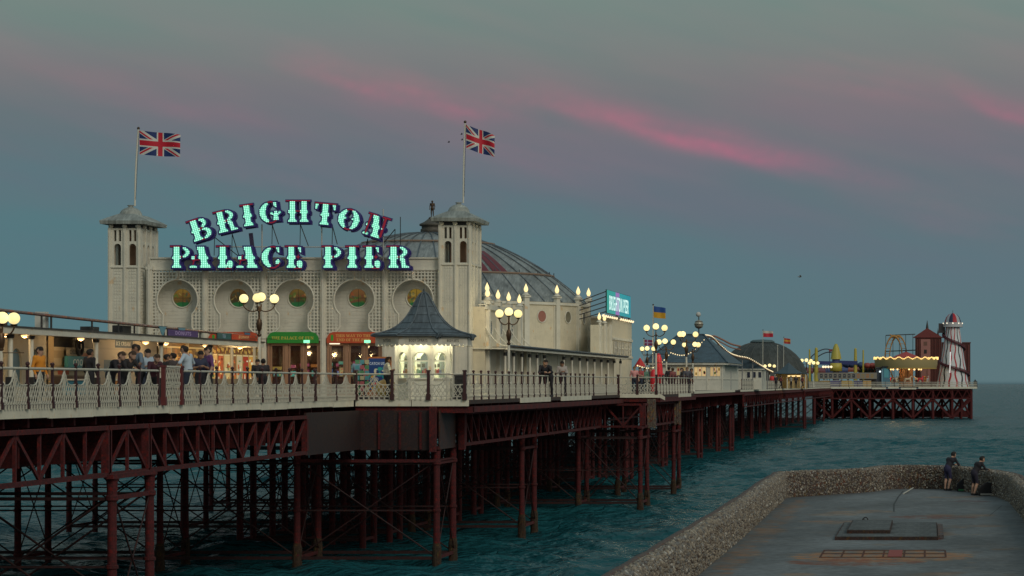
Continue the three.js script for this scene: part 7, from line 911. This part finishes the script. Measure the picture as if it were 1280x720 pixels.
  [[806, 166, [0.1, 0.2, 0.15], 'green'], [812, 170, [0.03, 0.03, 0.04], 'charcoal'], [836, 168, [0.02, 0.02, 0.03], 'black'], [841, 167, [0.2, 0.06, 0.06], 'brick red'], [853, 172, [0.03, 0.03, 0.035], 'grey'], [859, 168, [0.08, 0.08, 0.1], 'slate'], [864, 174, [0.05, 0.03, 0.03], 'brown']].forEach(([px, D, c, n], i) => person(['stand', 'phone', 'walk'][i % 3], at(px, D), DECK, -D, i * 1.3, c, dk, `person in ${n} clothes in the crowd on the barrel platform`, { sleeves: true, h: 0.97 + 0.02 * (i % 3) }));
  [[970, 322], [976, 335], [989, 338], [995, 340], [1003, 344], [1030, 523], [1052, 524], [1118, 523], [1150, 523]].forEach(([px, D], i) => person(['stand', 'walk', 'phone'][i % 3], at(px, D), DECK, -D, i * 2.1, [[0.03, 0.03, 0.04], [0.2, 0.05, 0.05], [0.3, 0.28, 0.25]][i % 3], dk, `far visitor in ${['black', 'dull red', 'beige'][i % 3]} ${D < 400 ? 'near the lit stall' : 'behind the pier head balustrade'}, ${['first', 'second', 'third', 'fourth', 'fifth', 'first', 'second', 'third', 'fourth'][i]} going seaward`, { sleeves: true }));
  // anglers on the groyne
  const FL = 2.214;
  person('lean', at(1186, 118.6), FL, -118.6, Math.PI - 0.75, [0.012, 0.012, 0.02], [0.02, 0.02, 0.06], 'person in black jacket and navy shorts leaning on the flint wall', { sleeves: true, shorts: true, h: 1.12, skin: 0, hair: 0, group: 'people on the groyne' });
  person('lean', at(1220, 113.6), FL, -113.6, Math.PI - 1.05, [0.014, 0.012, 0.018], [0.016, 0.014, 0.03], 'person with curly hair in dark jacket bending over the flint wall', { sleeves: true, shorts: true, h: 1.08, skin: 0, hair: 0, group: 'people on the groyne' });
  // bronze statue on the dome
  const st = thing('statue', 'small dark figure statue on the cupola of the dome', 'statue', [DC[0] + 0.25, EYE + 10.69, DC[1]]); const sm = new THREE.Mesh(poses.stand.geo, bronze); sm.name = 'figure'; sm.scale.set(0.62, 0.62, 0.62); sm.position.y = 0.06; sm.castShadow = true; st.add(sm); M('plinth', lathe([[0, -0.12], [0.3, -0.1], [0.22, 0.02], [0.2, 0.06], [0, 0.07]], 10, DC[0] + 0.25, EYE + 10.69, DC[1]), bronze, st);
}
{ // gulls
  for (const [px, py, D, l] of [[1000, 346, 300, 'gull gliding over the open sea'], [561, 178, 130, 'dark bird beside the tower flagpole, lower one'], [577, 168, 130, 'dark bird close to the tower flagpole'], [577.6, 175, 131, 'dark bird just below another at the flagpole']]) { const X = at(px, D), Y = atY(py, D), s = px > 900 ? 0.8 : 0.2, t = thing('gull', l, 'bird', [X, Y, -D], 'birds in the sky'), m = px > 900 ? mat([0.3, 0.3, 0.3]) : blackMat; M('body', [new THREE.SphereGeometry(0.1 * s, 8, 6).scale(2.4, 1, 1).translate(X, Y, -D), ball(X - 0.26 * s, Y + 0.04 * s, -D, 0.07 * s, 6)], m, t); for (const q of [-1, 1]) M('wing', ext([[0, 0], [0.22 * s, 0.03], [0.14 * s, 0.5 * s], [0, 0.6 * s], [-0.06 * s, 0.3 * s]], 0.02).rotateX(q * 1.15).translate(X, Y + 0.02, -D), m, t); }
}
renderer.render(scene, camera);
